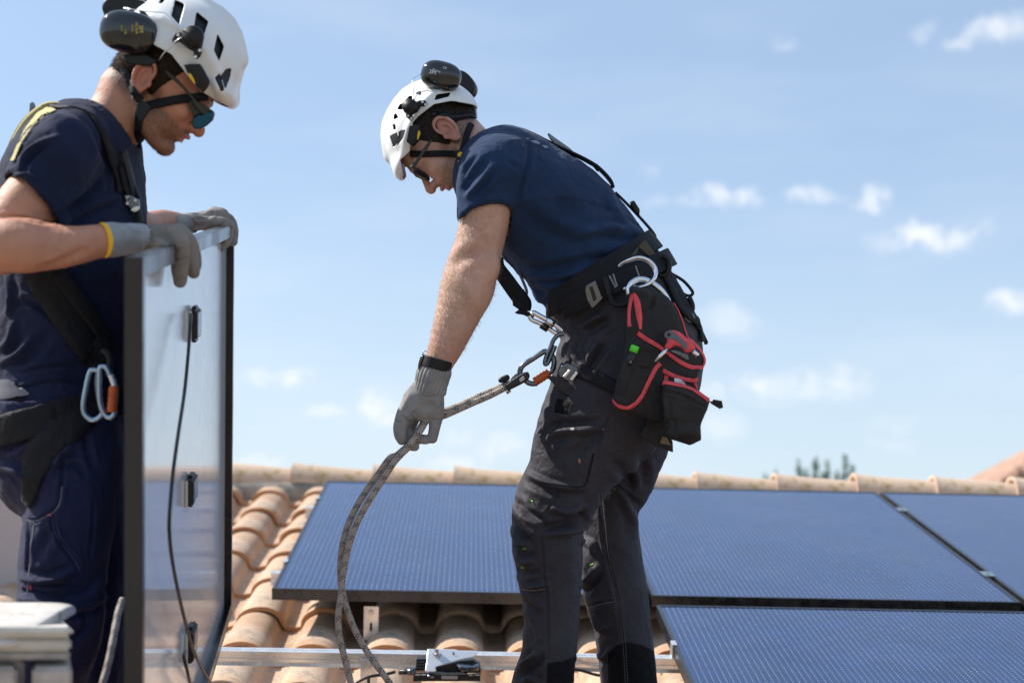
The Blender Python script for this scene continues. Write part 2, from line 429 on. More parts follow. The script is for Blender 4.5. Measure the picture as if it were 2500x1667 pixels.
# ------------------------------------------------------------------ solar panels
PW, PH, PT = 1.134, 1.722, .035
m_frame = mat('black_anodised_frame', (.075, .077, .085), .30, metal=.8, var=.15, vscale=30, spec=.5)
m_alu = mat('raw_aluminium', (.80, .81, .82), .24, metal=.65, var=.05, vscale=25)
m_steel = mat('zinc_steel', (.62, .63, .64), .32, metal=1.0, var=.1, vscale=40)
m_black = mat('black_plastic', (.012, .012, .014), .42, var=.2, vscale=40, bump=.0003, bscale=400)
def cell_build(t, b, g):
    s = t.new('ShaderNodeSeparateXYZ', ins={0: g}); x, y = s.outputs[0], s.outputs[1]
    def line(c, pitch, wd, off=0.0):
        q = t.math('PINGPONG', t.math('ADD', c, off), pitch / 2)   # 0 at lines
        return t.maprange(q, wd, wd * .45, 0, 1)
    wires = line(x, .01685, .0010)
    gapx = line(x, .1855, .0014); gapy = line(y, .0925, .0013)
    pads = t.math('MULTIPLY', line(x, .01685, .0022), line(y, .0154, .0016))
    pv = t.math('MULTIPLY', pads, t.maprange(t.new('ShaderNodeTexWhiteNoise', ins={'Vector': t.vmath('SNAP', g, (.01685, .0154, 1.0))}).outputs[0], .25, 1.0, .25, 1.0))
    n = t.noise(g, 6, 3, .5)
    cell = t.mix(t.maprange(n, .3, .7), (.003, .018, .080), (.005, .027, .112))
    c = t.mix(t.math('MAXIMUM', gapx, gapy), cell, (.006, .008, .014))
    c = t.mix(t.math('MULTIPLY', wires, .20), c, (.36, .44, .60))
    c = t.mix(t.math('MULTIPLY', pv, .85), c, (.75, .80, .88))
    dust = t.maprange(t.noise(g, 2.5, 4, .6), .3, .8, .01, .05)
    c = t.mix(dust, c, (.40, .42, .46))
    t.l.new(c, b.inputs['Base Color'])
    t.l.new(t.maprange(t.noise(g, 3, 3, .6), .3, .7, .10, .18), b.inputs['Roughness'])
    b.inputs['IOR'].default_value = 1.75
    b.inputs['Specular Tint'].default_value = (.50, .70, 1.0, 1)
m_cell = mat('solar_cells_under_glass', (.02, .03, .07), .16, build=cell_build, spec=.5)

def installed_panel(u, v, label):
    org = RW(u, v, -PT)
    e = empty('photovoltaic_module', org, label, 'solar panel', 'black framed solar panels mounted on the roof')
    f = MB(); w_ = .011; g_ = .0025
    for (a, b, c, d) in ((0, PW, 0, w_), (0, PW, PH - w_, PH), (0, w_, w_, PH - w_), (PW - w_, PW, w_, PH - w_)):
        f.rbox(u + a, u + b, v + c, v + d, -PT, 0)
    for (a, b, c, d) in ((w_, PW - w_, w_, .03), (w_, PW - w_, PH - .03, PH - w_)):
        f.rbox(u + a, u + b, v + c, v + d, -PT, -PT + .002)
    f.build('frame', m_frame, e, bevel=.0024)
    gl = MB(); me_o = (u + w_ + .0005, v + w_ + .0005)
    # the glass keeps its own axes so the cell grid follows the panel
    V = [(0, 0, 0), (PW - 2 * w_ - .001, 0, 0), (PW - 2 * w_ - .001, PH - 2 * w_ - .001, 0), (0, PH - 2 * w_ - .001, 0)]
    V += [(a, b, -.004) for (a, b, c) in V]
    me = bpy.data.meshes.new('cell_glass'); me.from_pydata(V, [], [(0, 1, 2, 3), (7, 6, 5, 4), (4, 5, 1, 0), (5, 6, 2, 1), (6, 7, 3, 2), (7, 4, 0, 3)]); me.materials.append(m_cell)
    o = bpy.data.objects.new('cell_glass', me); COL.objects.link(o); o.parent = e
    mm = RB.to_4x4(); mm.translation = Vector([float(x) for x in RW(me_o[0], me_o[1], -.0022)]) - e.location; o.matrix_basis = mm
    return e
installed_panel(0, 0, 'solar panel nearest the bare tiles, its lower edge hidden behind the bending man')
installed_panel(PW + .02, 0, 'solar panel just right of the bending man, between two others in the upper row')
installed_panel(2 * (PW + .02), 0, 'solar panel cut off by the right edge, upper row beyond the clamped seam')
installed_panel(PW + .02, -PH - .105, 'foreground solar panel below the upper row, right of the man in dark trousers')
installed_panel(2 * (PW + .02), -PH - .105, 'solar panel in the lower row at the far right corner of the roof')

def rail(u0, u1, v, label, lb=False):
    e = empty('mounting_rail', RW(u0, v, -.075), label, 'rail', 'aluminium mounting rails')
    prof = [(-.018, 0), (.018, 0), (.018, .012), (.015, .014), (.015, .026), (.018, .028), (.018, .040), (.006, .040), (.006, .034), (-.006, .034), (-.006, .040), (-.018, .040), (-.018, .029), (-.0145, .027), (-.0145, .022), (-.018, .020), (-.018, .012), (-.0155, .010)]
    V = []; n = len(prof)
    for u in (u0, u1):
        for (dv, dn) in prof: V.append(RW(u, v + dv, -.0755 + dn))
    Fc = [(i, (i + 1) % n, (i + 1) % n + n, i + n) for i in range(n)] + [tuple(range(n))[::-1], tuple(range(n, 2 * n))]
    mesh_obj('extrusion', V, Fc, m_alu, e, False)
    return e
r1 = rail(-1.02, 3.3, -.50, 'bare aluminium rail crossing the tiles in the foreground')
r2 = rail(-.045, 3.5, .34, 'mounting rail peeking out under the left panel, lower of two')
r3 = rail(-.045, 3.5, 1.36, 'mounting rail peeking out under the left panel, upper of two')
r4 = rail(1.10, 3.5, -1.45, 'mounting rail hidden under the foreground panel')
def bracket(parent, u, v, top=-.078, h=.085, slot=True):
    mb = MB(); mb.rbox(u - .0225, u + .0225, v - .026, v - .021, top - h, top + .03)
    mb.rbox(u - .0225, u + .0225, v - .021, v + .06, top - h, top - h + .005)
    o = mb.build('roof_hook', m_alu, parent, bevel=.0008)
    mb = MB(); c = RW(u, v - .026, top + .012); nrm = RW(0, -1, 0) - RW(0, 0, 0)
    mb.cyl(c, c + nrm * .006, .0085, 12); mb.cyl(c + nrm * .006, c + nrm * .012, .006, 6); mb.build('bolt', m_steel, parent)
    if slot:
        mb = MB(); mb.rbox(u - .004, u + .004, v - .0268, v - .0255, top - h * .62, top - h * .28); mb.build('slot', m_black, parent)
for u in (.33, 1.40): bracket(r1, u, -.50)
for u in (.30, 1.38): bracket(r2, u, .045, top=-.085, h=.075)
# clamps: end clamps left, mid clamps in the seam
def clamp(parent, u, v, end=True):
    mb = MB()
    if end:
        mb.rbox(u - .028, u - .001, v - .02, v + .02, -.040, -.036); mb.rbox(u - .006, u - .001, v - .02, v + .02, -.036, .001); mb.rbox(u - .006, u + .008, v - .02, v + .02, .001, .004)
        mb.rbox(u - .034, u - .028, v - .012, v - .004, -.085, -.036)
    else:
        mb.rbox(u - .0085, u + .0085, v - .03, v + .03, -.010, -.004); mb.rbox(u - .018, u + .018, v - .03, v + .03, .0006, .0036); c = RW(u, v, .0036); d = RW(0, 0, 1) - RW(0, 0, 0); mb.cyl(c, c + d * .006, .0065, 6)
    mb.build('panel_clamp', m_alu if end else m_steel, parent, bevel=.0006)
for rr, v in ((r2, .34), (r3, 1.36)):
    clamp(rr, 0, v); clamp(rr, 2 * PW + .03, v, False); clamp(rr, PW + .01, v, False)
clamp(r1, PW + .02, -.50)

# ------------------------------------------------------------------ neighbours, trees, chimneys
m_farwall = mat('pale_lilac_render', (.50, .44, .43), .92, var=.06, vscale=1.5, bump=.003, bscale=30)
def block(name, px0, px1, ytop, z, depth, m, label, cat):
    a = W(px0, ytop, z); b = W(px1, ytop, z); top = (a[2] + b[2]) / 2
    e = empty(name, (a[0], a[1], 0), label, cat)
    mb = MB().box((a[0], a[1], 0), (b[0], a[1] + depth, top)); mb.build('wall', m, e, bevel=.01)
    return e, a, b, top
e = empty('chimney', [*(W(-120, 1500, 5.6)[:2]), W(-120, 1500, 5.6)[2] - .4], 'plain lilac-grey rendered chimney stack behind the left man\'s legs', 'chimney')
a = W(-420, 1092, 5.2); b = W(120, 1092, 5.2)
MB().box((a[0], a[1], a[2] - 1.6), (b[0], a[1] + .7, a[2])).build('shaft', m_farwall, e, bevel=.01)
MB().box((a[0] - .05, a[1] - .05, a[2]), (b[0] + .05, a[1] + .75, a[2] + .07)).build('cap_slab', m_farwall, e, bevel=.01)
# tiled hip roof beyond the ridge at the right
def far_tile(t, b, g):
    s = t.new('ShaderNodeSeparateXYZ', ins={0: g})
    wv = t.math('PINGPONG', s.outputs[0], .11)
    c = t.mix(t.maprange(t.noise(g, 3, 4, .6), .3, .7), (.34, .20, .14), (.44, .28, .20))
    t.l.new(c, b.inputs['Base Color'])
m_fart = mat('distant_roof_tiles', (.5, .33, .25), .9, build=far_tile)
m_farw = mat('ochre_render', (.52, .42, .24), .9, var=.1)
zr = 26.0
pL = W(2445, 1168, zr); pA = W(2900, 1000, zr + 1.5); pR = W(3355, 1168, zr)
e = empty('neighbour_house', (pL[0] + 3, pL[1] + 3, 0), 'distant house with low terracotta roof at the right edge beyond the ridge', 'house')
zev = pL[2]
x0, x1 = pL[0], pR[0]; y0, y1 = pL[1], pL[1] + 3.0; zp = pA[2]; xm = (x0 + x1) / 2; ym = (y0 + y1) / 2
V = [(x0, y0, zev), (x1, y0, zev), (x1, y1, zev), (x0, y1, zev), (xm - .8, ym, zp), (xm + .8, ym, zp)]
V2 = V + [(a_, b_, c_ - .14) for a_, b_, c_ in V]
Fc = [(0, 1, 5, 4), (2, 3, 4, 5), (3, 0, 4), (1, 2, 5), (0, 6, 7, 1), (1, 7, 8, 2), (2, 8, 9, 3), (3, 9, 6, 0), (6, 10, 11, 7), (8, 11, 10, 9), (9, 10, 6), (7, 11, 8)]
mesh_obj('roof', V2, Fc, m_fart, e, False)
# barrel courses running down the distant roof
V = []; Fc = []
nb = 26
for i in range(nb):
    xx = x0 + .3 + (x1 - x0 - .6) * i / (nb - 1)
    lim = min(1.0, min(xx - x0, x1 - xx) / (xm - .8 - x0))
    A_ = np.array((xx, y0, zev + .03)); B_ = np.array((xx, y0 + (ym - y0) * lim, zev + .03 + (zp - zev) * lim))
    tv, tf = tube_geo([A_, B_], .06, 6); b0 = len(V); V += tv; Fc += [tuple(k + b0 for k in f_) for f_ in tf]
o = mesh_obj('tile_courses', V, Fc, m_fart, e, True); tag(o, kind='stuff')
MB().box((x0 + .5, y0 + .5, 0), (x1 - .5, y1 - .5, zev - .16)).build('wall', m_farw, e)

m_leaf = mat('pine_needles', (.11, .19, .12), .75, var=.35, vscale=3)
m_bark = mat('bark', (.12, .08, .05), .95, var=.3, vscale=6, bump=.02, bscale=20)
def tree(tops, z, base_px, label, seed):
    r = np.random.default_rng(seed)
    bx = W(base_px, 1300, z); e = empty('tree', (bx[0], bx[1], 0), label, 'tree')
    mb = MB(); leafV = []; leafF = []
    hub = np.array([bx[0], bx[1], W(base_px, 1400, z)[2]])
    mb.cyl((bx[0], bx[1], 0), hub, .22, 10, .14)
    for (px, py, wpx) in tops:
        tp = W(px, py, z + r.uniform(-.6, .6)); mb.cyl(hub - np.array([0, 0, r.uniform(.2, 1.5)]), tp - np.array([0, 0, .08]), .05, 6, .01)
        H = max(.6, tp[2] - hub[2]); wr = wpx * 1.25 / F * z
        for i in range(520):
            t_ = r.random() ** .8; rr_ = wr * (.18 + .9 * t_) * math.sqrt(r.random())
            a_ = r.random() * 6.283; c = np.array([tp[0] + (hub[0] - tp[0]) * t_ * .35 + rr_ * math.cos(a_), tp[1] + rr_ * math.sin(a_), tp[2] - H * t_ * .9 + .03 * r.normal()])
            d1 = r.normal(size=3) * .5 + np.array([0, 0, .8]); d1 /= np.linalg.norm(d1); d2 = np.cross(d1, r.normal(size=3)); d2 /= np.linalg.norm(d2)
            s_ = r.uniform(.04, .09); b0 = len(leafV)
            leafV += [c - d2 * s_ * .3, c + d2 * s_ * .3, c + d1 * s_ * 1.5]; leafF.append((b0, b0 + 1, b0 + 2))
    mb.build('trunk', m_bark, e, True)
    o = mesh_obj('crown', leafV, leafF, m_leaf, e, False); return e
tree([(1948, 1128, 8), (1990, 1118, 15), (2020, 1132, 8), (1968, 1150, 14), (2044, 1152, 12), (2066, 1116, 9), (2082, 1140, 10), (2010, 1158, 22)], 30, 2010, 'blurred dark evergreen tree tops showing above the ridge tiles', 3)
tree([(1868, 1158, 4), (1894, 1150, 5), (1880, 1168, 12)], 34, 1880, 'faint small tree tip left of the evergreen above the ridge', 4)
# ================================================================== IMPLICIT MODELLING (people, clothes, soft goods)
class Field:
    """signed distance grid in measured camera-axis metres"""
    def __init__(s, lo, hi, h):
        s.lo = np.array(lo, float); s.h = h
        s.n = np.ceil((np.array(hi) - s.lo) / h).astype(int) + 1
        s.d = np.full(s.n, 9.0, np.float32)
    def _sub(s, lo, hi):
        a = np.clip(np.floor((np.asarray(lo) - s.lo) / s.h).astype(int), 0, s.n); b = np.clip(np.ceil((np.asarray(hi) - s.lo) / s.h).astype(int) + 1, 0, s.n)
        if (b <= a).any(): return None
        ax = [(s.lo[i] + s.h * np.arange(a[i], b[i])).astype(np.float32) for i in range(3)]
        return (slice(a[0], b[0]), slice(a[1], b[1]), slice(a[2], b[2])), ax[0][:, None, None], ax[1][None, :, None], ax[2][None, None, :]
    def comb(s, sl, v, k, op):
        d = s.d[sl]
        if op == 'add':
            if k > 0: hh = np.clip(.5 + .5 * (v - d) / k, 0, 1); r = v + (d - v) * hh - k * hh * (1 - hh); r = np.where(d > 8, v, r)
            else: r = np.minimum(d, v)
        else:      # subtract
            v = -v
            if k > 0: hh = np.clip(.5 - .5 * (v - d) / k, 0, 1); r = v + (d - v) * hh + k * hh * (1 - hh); r = np.where(d > 8, d, r)
            else: r = np.maximum(d, v)
        s.d[sl] = r
    def ell(s, c, r, k=.01, op='add', axes=None, pad=.03):
        c = np.asarray(c, float); r = np.asarray(r, float); R = max(r) + k * 2 + pad
        q = s._sub(c - R, c + R)
        if q is None: return s
        sl, X, Y, Z = q; A = np.eye(3) if axes is None else np.asarray(axes, float)
        x, y, z = X - c[0], Y - c[1], Z - c[2]
        L = [x * A[i][0] + y * A[i][1] + z * A[i][2] for i in range(3)]
        k0 = np.sqrt(sum((L[i] / r[i]) ** 2 for i in range(3))); k1 = np.sqrt(sum((L[i] / r[i] ** 2) ** 2 for i in range(3))) + 1e-6
        s.comb(sl, np.where(k0 < .05, -min(r), k0 * (k0 - 1) / k1), k, op); return s
    def cone(s, a, b, ra, rb, k=.01, op='add', ea=None, eb=None, dep=(0, 0, 1), pad=.02):
        """tapered segment; ra/rb in-plane radii, ea/eb radii along dep"""
        a = np.asarray(a, float); b = np.asarray(b, float); ea = ra if ea is None else ea; eb = rb if eb is None else eb
        R = max(ra, rb, ea, eb) + 2 * k + pad
        q = s._sub(np.minimum(a, b) - R, np.maximum(a, b) + R)
        if q is None: return s
        sl, X, Y, Z = q; ab = b - a; L2 = ab @ ab
        if L2 < 1e-10: return s
        dr = ab / math.sqrt(L2); e = np.asarray(dep, float); e = e - dr * (e @ dr); e /= np.linalg.norm(e)
        x, y, z = X - a[0], Y - a[1], Z - a[2]
        t = np.clip((x * ab[0] + y * ab[1] + z * ab[2]) / L2, 0, 1)
        x = x - t * ab[0]; y = y - t * ab[1]; z = z - t * ab[2]
        qe = x * e[0] + y * e[1] + z * e[2]; qq = x * x + y * y + z * z
        qi = np.sqrt(np.maximum(qq - qe * qe, 0))
        ri = ra + (rb - ra) * t; re = ea + (eb - ea) * t
        k0 = np.sqrt((qi / ri) ** 2 + (qe / re) ** 2); k1 = np.sqrt((qi / ri ** 2) ** 2 + (qe / re ** 2) ** 2) + 1e-6
        s.comb(sl, np.where(k0 < .05, -np.minimum(ri, re), k0 * (k0 - 1) / k1), k, op); return s
    def chain(s, P, r, k=.01, sub=3, op='add', e=None, dep=(0, 0, 1)):
        """smooth tapered limb through points P"""
        P = np.asarray(P, float); n = len(P); r = np.broadcast_to(np.asarray(r, float), (n,)); e = r if e is None else np.broadcast_to(np.asarray(e, float), (n,))
        Q = spline(np.column_stack([P, r, e]), sub)
        T = Field.__new__(Field); T.lo, T.h = s.lo, s.h
        R = max(r.max(), e.max()) + 2 * k + .03
        q = s._sub(Q[:, :3].min(0) - R, Q[:, :3].max(0) + R)
        if q is None: return s
        sl = q[0]; T.lo = s.lo + s.h * np.array([x.start for x in sl]); T.n = np.array([x.stop - x.start for x in sl]); T.d = np.full(T.n, 9.0, np.float32)
        for i in range(len(Q) - 1): T.cone(Q[i, :3], Q[i + 1, :3], Q[i, 3], Q[i + 1, 3], 0, ea=Q[i, 4], eb=Q[i + 1, 4], dep=dep)
        s.comb(sl, T.d, k, op); return s
    def edges(s, E, k=.01, sub=3, op='add', grow=0.0):
        """E: (xl,yl,xr,yr,z,rz): both outlines of a limb as surveyed on the photo, its distance and half depth"""
        P = []; r = []; e = []
        for (xl, yl, xr, yr, z, rz) in E:
            P.append(C((xl + xr) / 2, (yl + yr) / 2, z)); r.append(math.hypot(xr - xl, yr - yl) / 2 / F * z + grow); e.append(rz + grow)
        return s.chain(P, r, k, sub, op, e)
    def cut(s, p, n, k=0.0):         # keep the side where (x-p).n < 0
        p = np.asarray(p, float); n = np.asarray(n, float); n = n / np.linalg.norm(n)
        q = s._sub(s.lo - 1, s.lo + s.n * s.h + 1); sl, X, Y, Z = q
        v = (X - p[0]) * n[0] + (Y - p[1]) * n[1] + (Z - p[2]) * n[2]
        s.comb(sl, -v.astype(np.float32), k, 'sub'); return s
    def copy(s, grow=0.0):
        t = Field.__new__(Field); t.lo, t.h, t.n, t.d = s.lo, s.h, s.n, s.d - np.float32(grow); return t
    def like(s):
        t = Field.__new__(Field); t.lo, t.h, t.n, t.d = s.lo, s.h, s.n, np.full(s.n, 9.0, np.float32); return t
    def raw(s, f, lo=None, hi=None):
        q = s._sub(s.lo - 1 if lo is None else lo, s.lo + s.n * s.h + 1 if hi is None else hi); sl, X, Y, Z = q
        s.d[sl] = f(s.d[sl], X, Y, Z); return s
    def mesh(s, adapt=0.0):
        h = s.h; d = np.clip(s.d, -3 * h, 3 * h).astype(np.float32)
        for ax in range(3):                    # close at the grid border
            i0 = [slice(None)] * 3; i0[ax] = 0; d[tuple(i0)] = 3 * h; i0[ax] = -1; d[tuple(i0)] = 3 * h
        gr = vdb.FloatGrid(3 * h); gr.copyFromArray(d); gr.transform = vdb.createLinearTransform(voxelSize=h)
        V, T, Q = gr.convertToPolygons(0.0, adapt)
        V = V.astype(np.float64) + s.lo
        Fs = [tuple(q[::-1]) for q in Q] + [tuple(t_[::-1]) for t_ in T] if len(T) else Q[:, ::-1]
        if not len(T):
            a = V[Fs[:, 0]]; vol = (a * np.cross(V[Fs[:, 1]] - a, V[Fs[:, 2]] - a)).sum() + (a * np.cross(V[Fs[:, 2]] - a, V[Fs[:, 3]] - a)).sum()
            if vol < 0: Fs = Fs[:, ::-1]
        return V, Fs
def clean(V, Q, minfrac=.01):
    """drop stray islands"""
    n = len(V); lab = np.arange(n)
    E = np.vstack([Q[:, [0, 1]], Q[:, [1, 2]], Q[:, [2, 3]]])
    for _ in range(400):
        m = np.minimum(lab[E[:, 0]], lab[E[:, 1]]); old = lab.copy()
        np.minimum.at(lab, E[:, 0], m); np.minimum.at(lab, E[:, 1], m); lab = lab[lab]
        if (lab == old).all(): break
    u, c = np.unique(lab, return_counts=True); keep = set(u[c > minfrac * n]); kv = np.isin(lab, list(keep))
    idx = np.cumsum(kv) - 1; Qk = Q[kv[Q].all(1)]
    return V[kv], idx[Qk]
def smooth(V, Q, it=2, lam=.5):
    n = len(V); E = np.vstack([Q[:, [0, 1]], Q[:, [1, 2]], Q[:, [2, 3]], Q[:, [3, 0]]]); E = np.vstack([E, E[:, ::-1]])
    cnt = np.bincount(E[:, 0], minlength=n).clip(1)[:, None]
    for _ in range(it):
        for l in (lam, -lam * 1.03):
            s_ = np.column_stack([np.bincount(E[:, 0], V[E[:, 1], i], minlength=n) for i in range(3)]); V = V + l * (s_ / cnt - V)
    return V
def normals(V, Q):
    a = V[Q[:, 2]] - V[Q[:, 0]]; b = V[Q[:, 3]] - V[Q[:, 1]]; fn = np.cross(a, b)
    N = np.zeros_like(V)
    for i in range(4):
        for j in range(3): N[:, j] += np.bincount(Q[:, i], fn[:, j], minlength=len(V))
    return N / (np.linalg.norm(N, axis=1)[:, None] + 1e-12)
def pixel(V):
    return np.column_stack([V[:, 0] / V[:, 2] * F + 1250, V[:, 1] / V[:, 2] * F + 833.5])
def folds(V, Q, FL, side=-1):
    """press creases / raise folds into cloth: (polyline of photo points, width px, height m); side -1 = camera side"""
    N = normals(V, Q); px = pixel(V); disp = np.zeros(len(V)); 
    facing = (N * V).sum(1) / np.linalg.norm(V, axis=1) * side     # >0 towards the viewer when side=-1
    wgt = np.clip(facing * 3 + .6, 0, 1)
    for (P, wd, amp) in FL:
        P = spline(np.array(P, float), 5) if len(P) > 2 else np.array(P, float)
        lo = P.min(0) - 3 * wd; hi = P.max(0) + 3 * wd
        m = np.where(((px > lo) & (px < hi)).all(1))[0]
        if not len(m): continue
        q = px[m]; best = np.full(len(m), 1e9); tt = np.zeros(len(m)); L = len(P) - 1
        for i in range(L):
            a, b = P[i], P[i + 1]; ab = b - a; t = np.clip(((q - a) @ ab) / (ab @ ab + 1e-9), 0, 1)
            dd = np.linalg.norm(q - a - t[:, None] * ab, axis=1); u = dd < best; best[u] = dd[u]; tt[u] = (i + t[u]) / L
        fade = np.sin(np.pi * np.clip(tt, 0.0, 1.0)) ** .5 * .85 + .15
        g = np.exp(-(best / wd) ** 2) - .45 * np.exp(-((best - 1.7 * wd) / (wd * .9)) ** 2)
        disp[m] += amp * g * fade
    return V + N * (disp * wgt)[:, None]
_perm = np.random.default_rng(3).permutation(256); _perm = np.concatenate([_perm, _perm]); _grad = np.random.default_rng(4).normal(size=(256, 3)); _grad /= np.linalg.norm(_grad, axis=1)[:, None]
def pnoise(P):
    i = np.floor(P).astype(int); f = P - i; u = f * f * f * (f * (f * 6 - 15) + 10); r = 0
    for dx in (0, 1):
        for dy in (0, 1):
            for dz in (0, 1):
                h = _perm[(_perm[(_perm[(i[:, 0] + dx) & 255] + i[:, 1] + dy) & 255] + i[:, 2] + dz) & 255]
                g = (_grad[h] * (f - np.array([dx, dy, dz]))).sum(1)
                r = r + g * (u[:, 0] if dx else 1 - u[:, 0]) * (u[:, 1] if dy else 1 - u[:, 1]) * (u[:, 2] if dz else 1 - u[:, 2])
    return r
def rumple(V, Q, amp, freq, stretch=(1, 1, 1), octaves=2, ridged=True):
    N = normals(V, Q); P = V * np.array(stretch); d = 0; a = 1; f = freq
    for o in range(octaves):
        w_ = P * f + np.array([1.7, 9.2, 3.3]) * (o + 1); w_ = w_ + .5 * np.column_stack([pnoise(w_ * .6 + 5), pnoise(w_ * .6 + 11), pnoise(w_ * .6 + 17)])
        n = pnoise(w_); d = d + a * ((.35 - np.abs(n) * 1.6) if ridged else n); a *= .5; f *= 2.1
    return V + N * (d * amp)[:, None]
def soft(name, fld, m, parent, sm=1, fl=None, rum=None, post=None, minfrac=.01):
    V, Q = fld.mesh(); V, Q = clean(V, Q, minfrac)
    if sm: V = smooth(V, Q, sm)
    if rum:
        for r_ in rum: V = rumple(V, Q, *r_)
    if fl: V = folds(V, Q, fl)
    if post is not None: V = post(V, Q)
    o = mesh_obj(name, cam2w(V), Q, m, parent, True)
    return o, V, Q
def bvh(V, Q):
    return BVHTree.FromPolygons([tuple(v) for v in V], [tuple(int(i) for i in q) for q in Q])
def hit(bv, px, py):
    """where the sight line through a photo point first meets a surveyed surface"""
    d = Vector(C(px, py, 1.0)).normalized()
    h = bv.ray_cast(Vector((0, 0, 0)), d)
    return (None, None) if h[0] is None else (np.array(h[0]), np.array(h[1]))
def strap(name, bv, P, wd, m, parent, th=.0022, off=.0012, sub=5, edge=None, depth=None, zshift=0.0):
    """webbing laid on a surface: P photo points, wd width in metres (scalar or per point)"""
    P = spline(np.array(P, float), sub); ws = np.interp(np.linspace(0, 1, len(P)), np.linspace(0, 1, np.size(wd)), np.atleast_1d(wd)) if np.size(wd) > 1 else np.full(len(P), wd)
    raw = [hit(bv, x, y) if bv is not None else (None, None) for (x, y) in P]
    ok = [i for i, (h, n) in enumerate(raw) if h is not None]
    if not ok and depth is None: print('strap misses', name); depth = 3.4
    pts = []; nrm = []
    for i, (x, y) in enumerate(P):
        h, n = raw[i]
        if h is None:
            j = min(ok, key=lambda k: abs(k - i)) if ok else None
            h = C(x, y, depth if depth is not None else raw[j][0][2]); n = raw[j][1] if ok else np.array([0, 0, -1.0])
        pts.append(h); nrm.append(n)
    pts = np.array(pts); nrm = np.array(nrm)
    for _ in range(3):
        pts[1:-1] = (pts[:-2] + 2 * pts[1:-1] + pts[2:]) / 4; nrm[1:-1] = (nrm[:-2] + nrm[1:-1] + nrm[2:]); nrm /= np.linalg.norm(nrm, axis=1)[:, None]
    return ribbon(name, pts + nrm * zshift, nrm, ws, m, parent, th, off, bv)
def ribbon(name, pts, nrm, ws, m, parent, th=.0022, off=.001, bv=None, camsp=True):
    pts = np.asarray(pts, float); n_ = len(pts); T = np.gradient(pts, axis=0); T /= np.linalg.norm(T, axis=1)[:, None] + 1e-12
    nrm = np.asarray(nrm, float); ws = np.broadcast_to(np.asarray(ws, float), (n_,))
    B = np.cross(T, nrm); B /= np.linalg.norm(B, axis=1)[:, None] + 1e-12; nrm = np.cross(B, T)
    V = []; UV = []; L = 0; K = 5
    for i in range(n_):
        if i: L += np.linalg.norm(pts[i] - pts[i - 1])
        for lay in (1, 0):
            for j in range(K):
                s_ = j / (K - 1) * 2 - 1; p = pts[i] + B[i] * s_ * ws[i] / 2
                if bv is not None:
                    h = bv.find_nearest(Vector(p), .03)
                    if h[0] is not None:
                        q = np.array(h[0]); dq = (q - p) @ nrm[i]
                        if abs(dq) < .02: p = p + nrm[i] * dq * .9
                V.append(p + nrm[i] * (off + (th if lay else 0) * (1 if abs(s_) < .99 else .55))); UV.append((j / (K - 1), L))
    Fc = []; row = 2 * K
    for i in range(n_ - 1):
        for j in range(K - 1):
            a = i * row + j; Fc.append((a, a + 1, a + row + 1, a + row)); c = a + K; Fc.append((c, c + row, c + row + 1, c + 1))
        a = i * row; Fc.append((a, a + row, a + row + K, a + K)); a = i * row + K - 1; Fc.append((a, a + K, a + row + K, a + row))
    Fc.append(tuple(range(K)) + tuple(range(2 * K - 1, K - 1, -1))); b0 = (n_ - 1) * row; Fc.append(tuple(b0 + k for k in reversed(list(range(K)) + list(range(2 * K - 1, K - 1, -1)))))
    return mesh_obj(name, cam2w(V) if camsp else V, Fc, m, parent, True, uv=UV)
def poly_sd(poly, X, Y):
    """2D signed distance to a polygon (arrays)"""
    P = np.asarray(poly, float); d = np.full(np.broadcast(X, Y).shape, 1e9, np.float32); s_ = np.ones_like(d)
    n = len(P)
    for i in range(n):
        a = P[i]; b = P[i - 1]; ex, ey = b - a; wx, wy = X - a[0], Y - a[1]
        t = np.clip((wx * ex + wy * ey) / (ex * ex + ey * ey + 1e-12), 0, 1); bx, by = wx - ex * t, wy - ey * t
        d = np.minimum(d, bx * bx + by * by)
        c1 = Y >= a[1]; c2 = Y < b[1]; c3 = ex * wy > ey * wx
        flip = (c1 & c2 & c3) | (~c1 & ~c2 & ~c3); s_ = np.where(flip, -s_, s_)
    return s_ * np.sqrt(d)
def plate(name, poly, z, th, m, parent, rnd=.002, h=None, bulge=0.0, smooth_poly=0, sm=1, fl=None, rum=None, dz=None, bv=None):
    """padded flat piece: outline of photo points at distance z, thickness th, rounded edges, optional pillow bulge; dz=(gx,gy) tilts it"""
    if smooth_poly: 
        P_ = np.array(list(poly) + [poly[0]], float); poly = spline(np.vstack([P_[-2], P_, P_[1]]), smooth_poly)[smooth_poly:-smooth_poly]
    P = np.array([C(x, y, z)[:2] for x, y in poly]); ext = P.max(0) - P.min(0)
    h = h or max(.0012, max(ext.max() / 110, th / 7)); pad = 4 * h + rnd
    lo = [P[:, 0].min() - pad, P[:, 1].min() - pad, z - th / 2 - bulge - pad]; hi = [P[:, 0].max() + pad, P[:, 1].max() + pad, z + th / 2 + pad]
    f = Field(lo, hi, h); sl, X, Y, Z = f._sub(lo, hi)
    d2 = poly_sd(P, X[:, :, 0], Y[:, :, 0])[:, :, None]
    half = th / 2 + bulge * (1 - np.exp(np.minimum(d2, 0) / (ext.min() * .18)))
    dzz = np.abs(Z - z + bulge * .0) - half
    a = np.maximum(d2 + rnd, 0); b = np.maximum(dzz + rnd, 0)
    f.d = (np.sqrt(a * a + b * b) + np.minimum(np.maximum(d2 + rnd, dzz + rnd), 0) - rnd).astype(np.float32)
    def post(V, Q):
        V = V.copy()
        if dz is not None:
            c = V.mean(0); V[:, 2] += (V[:, 0] - c[0]) * dz[0] + (V[:, 1] - c[1]) * dz[1]
        return V
    return soft(name, f, m, parent, sm, fl, rum, post)
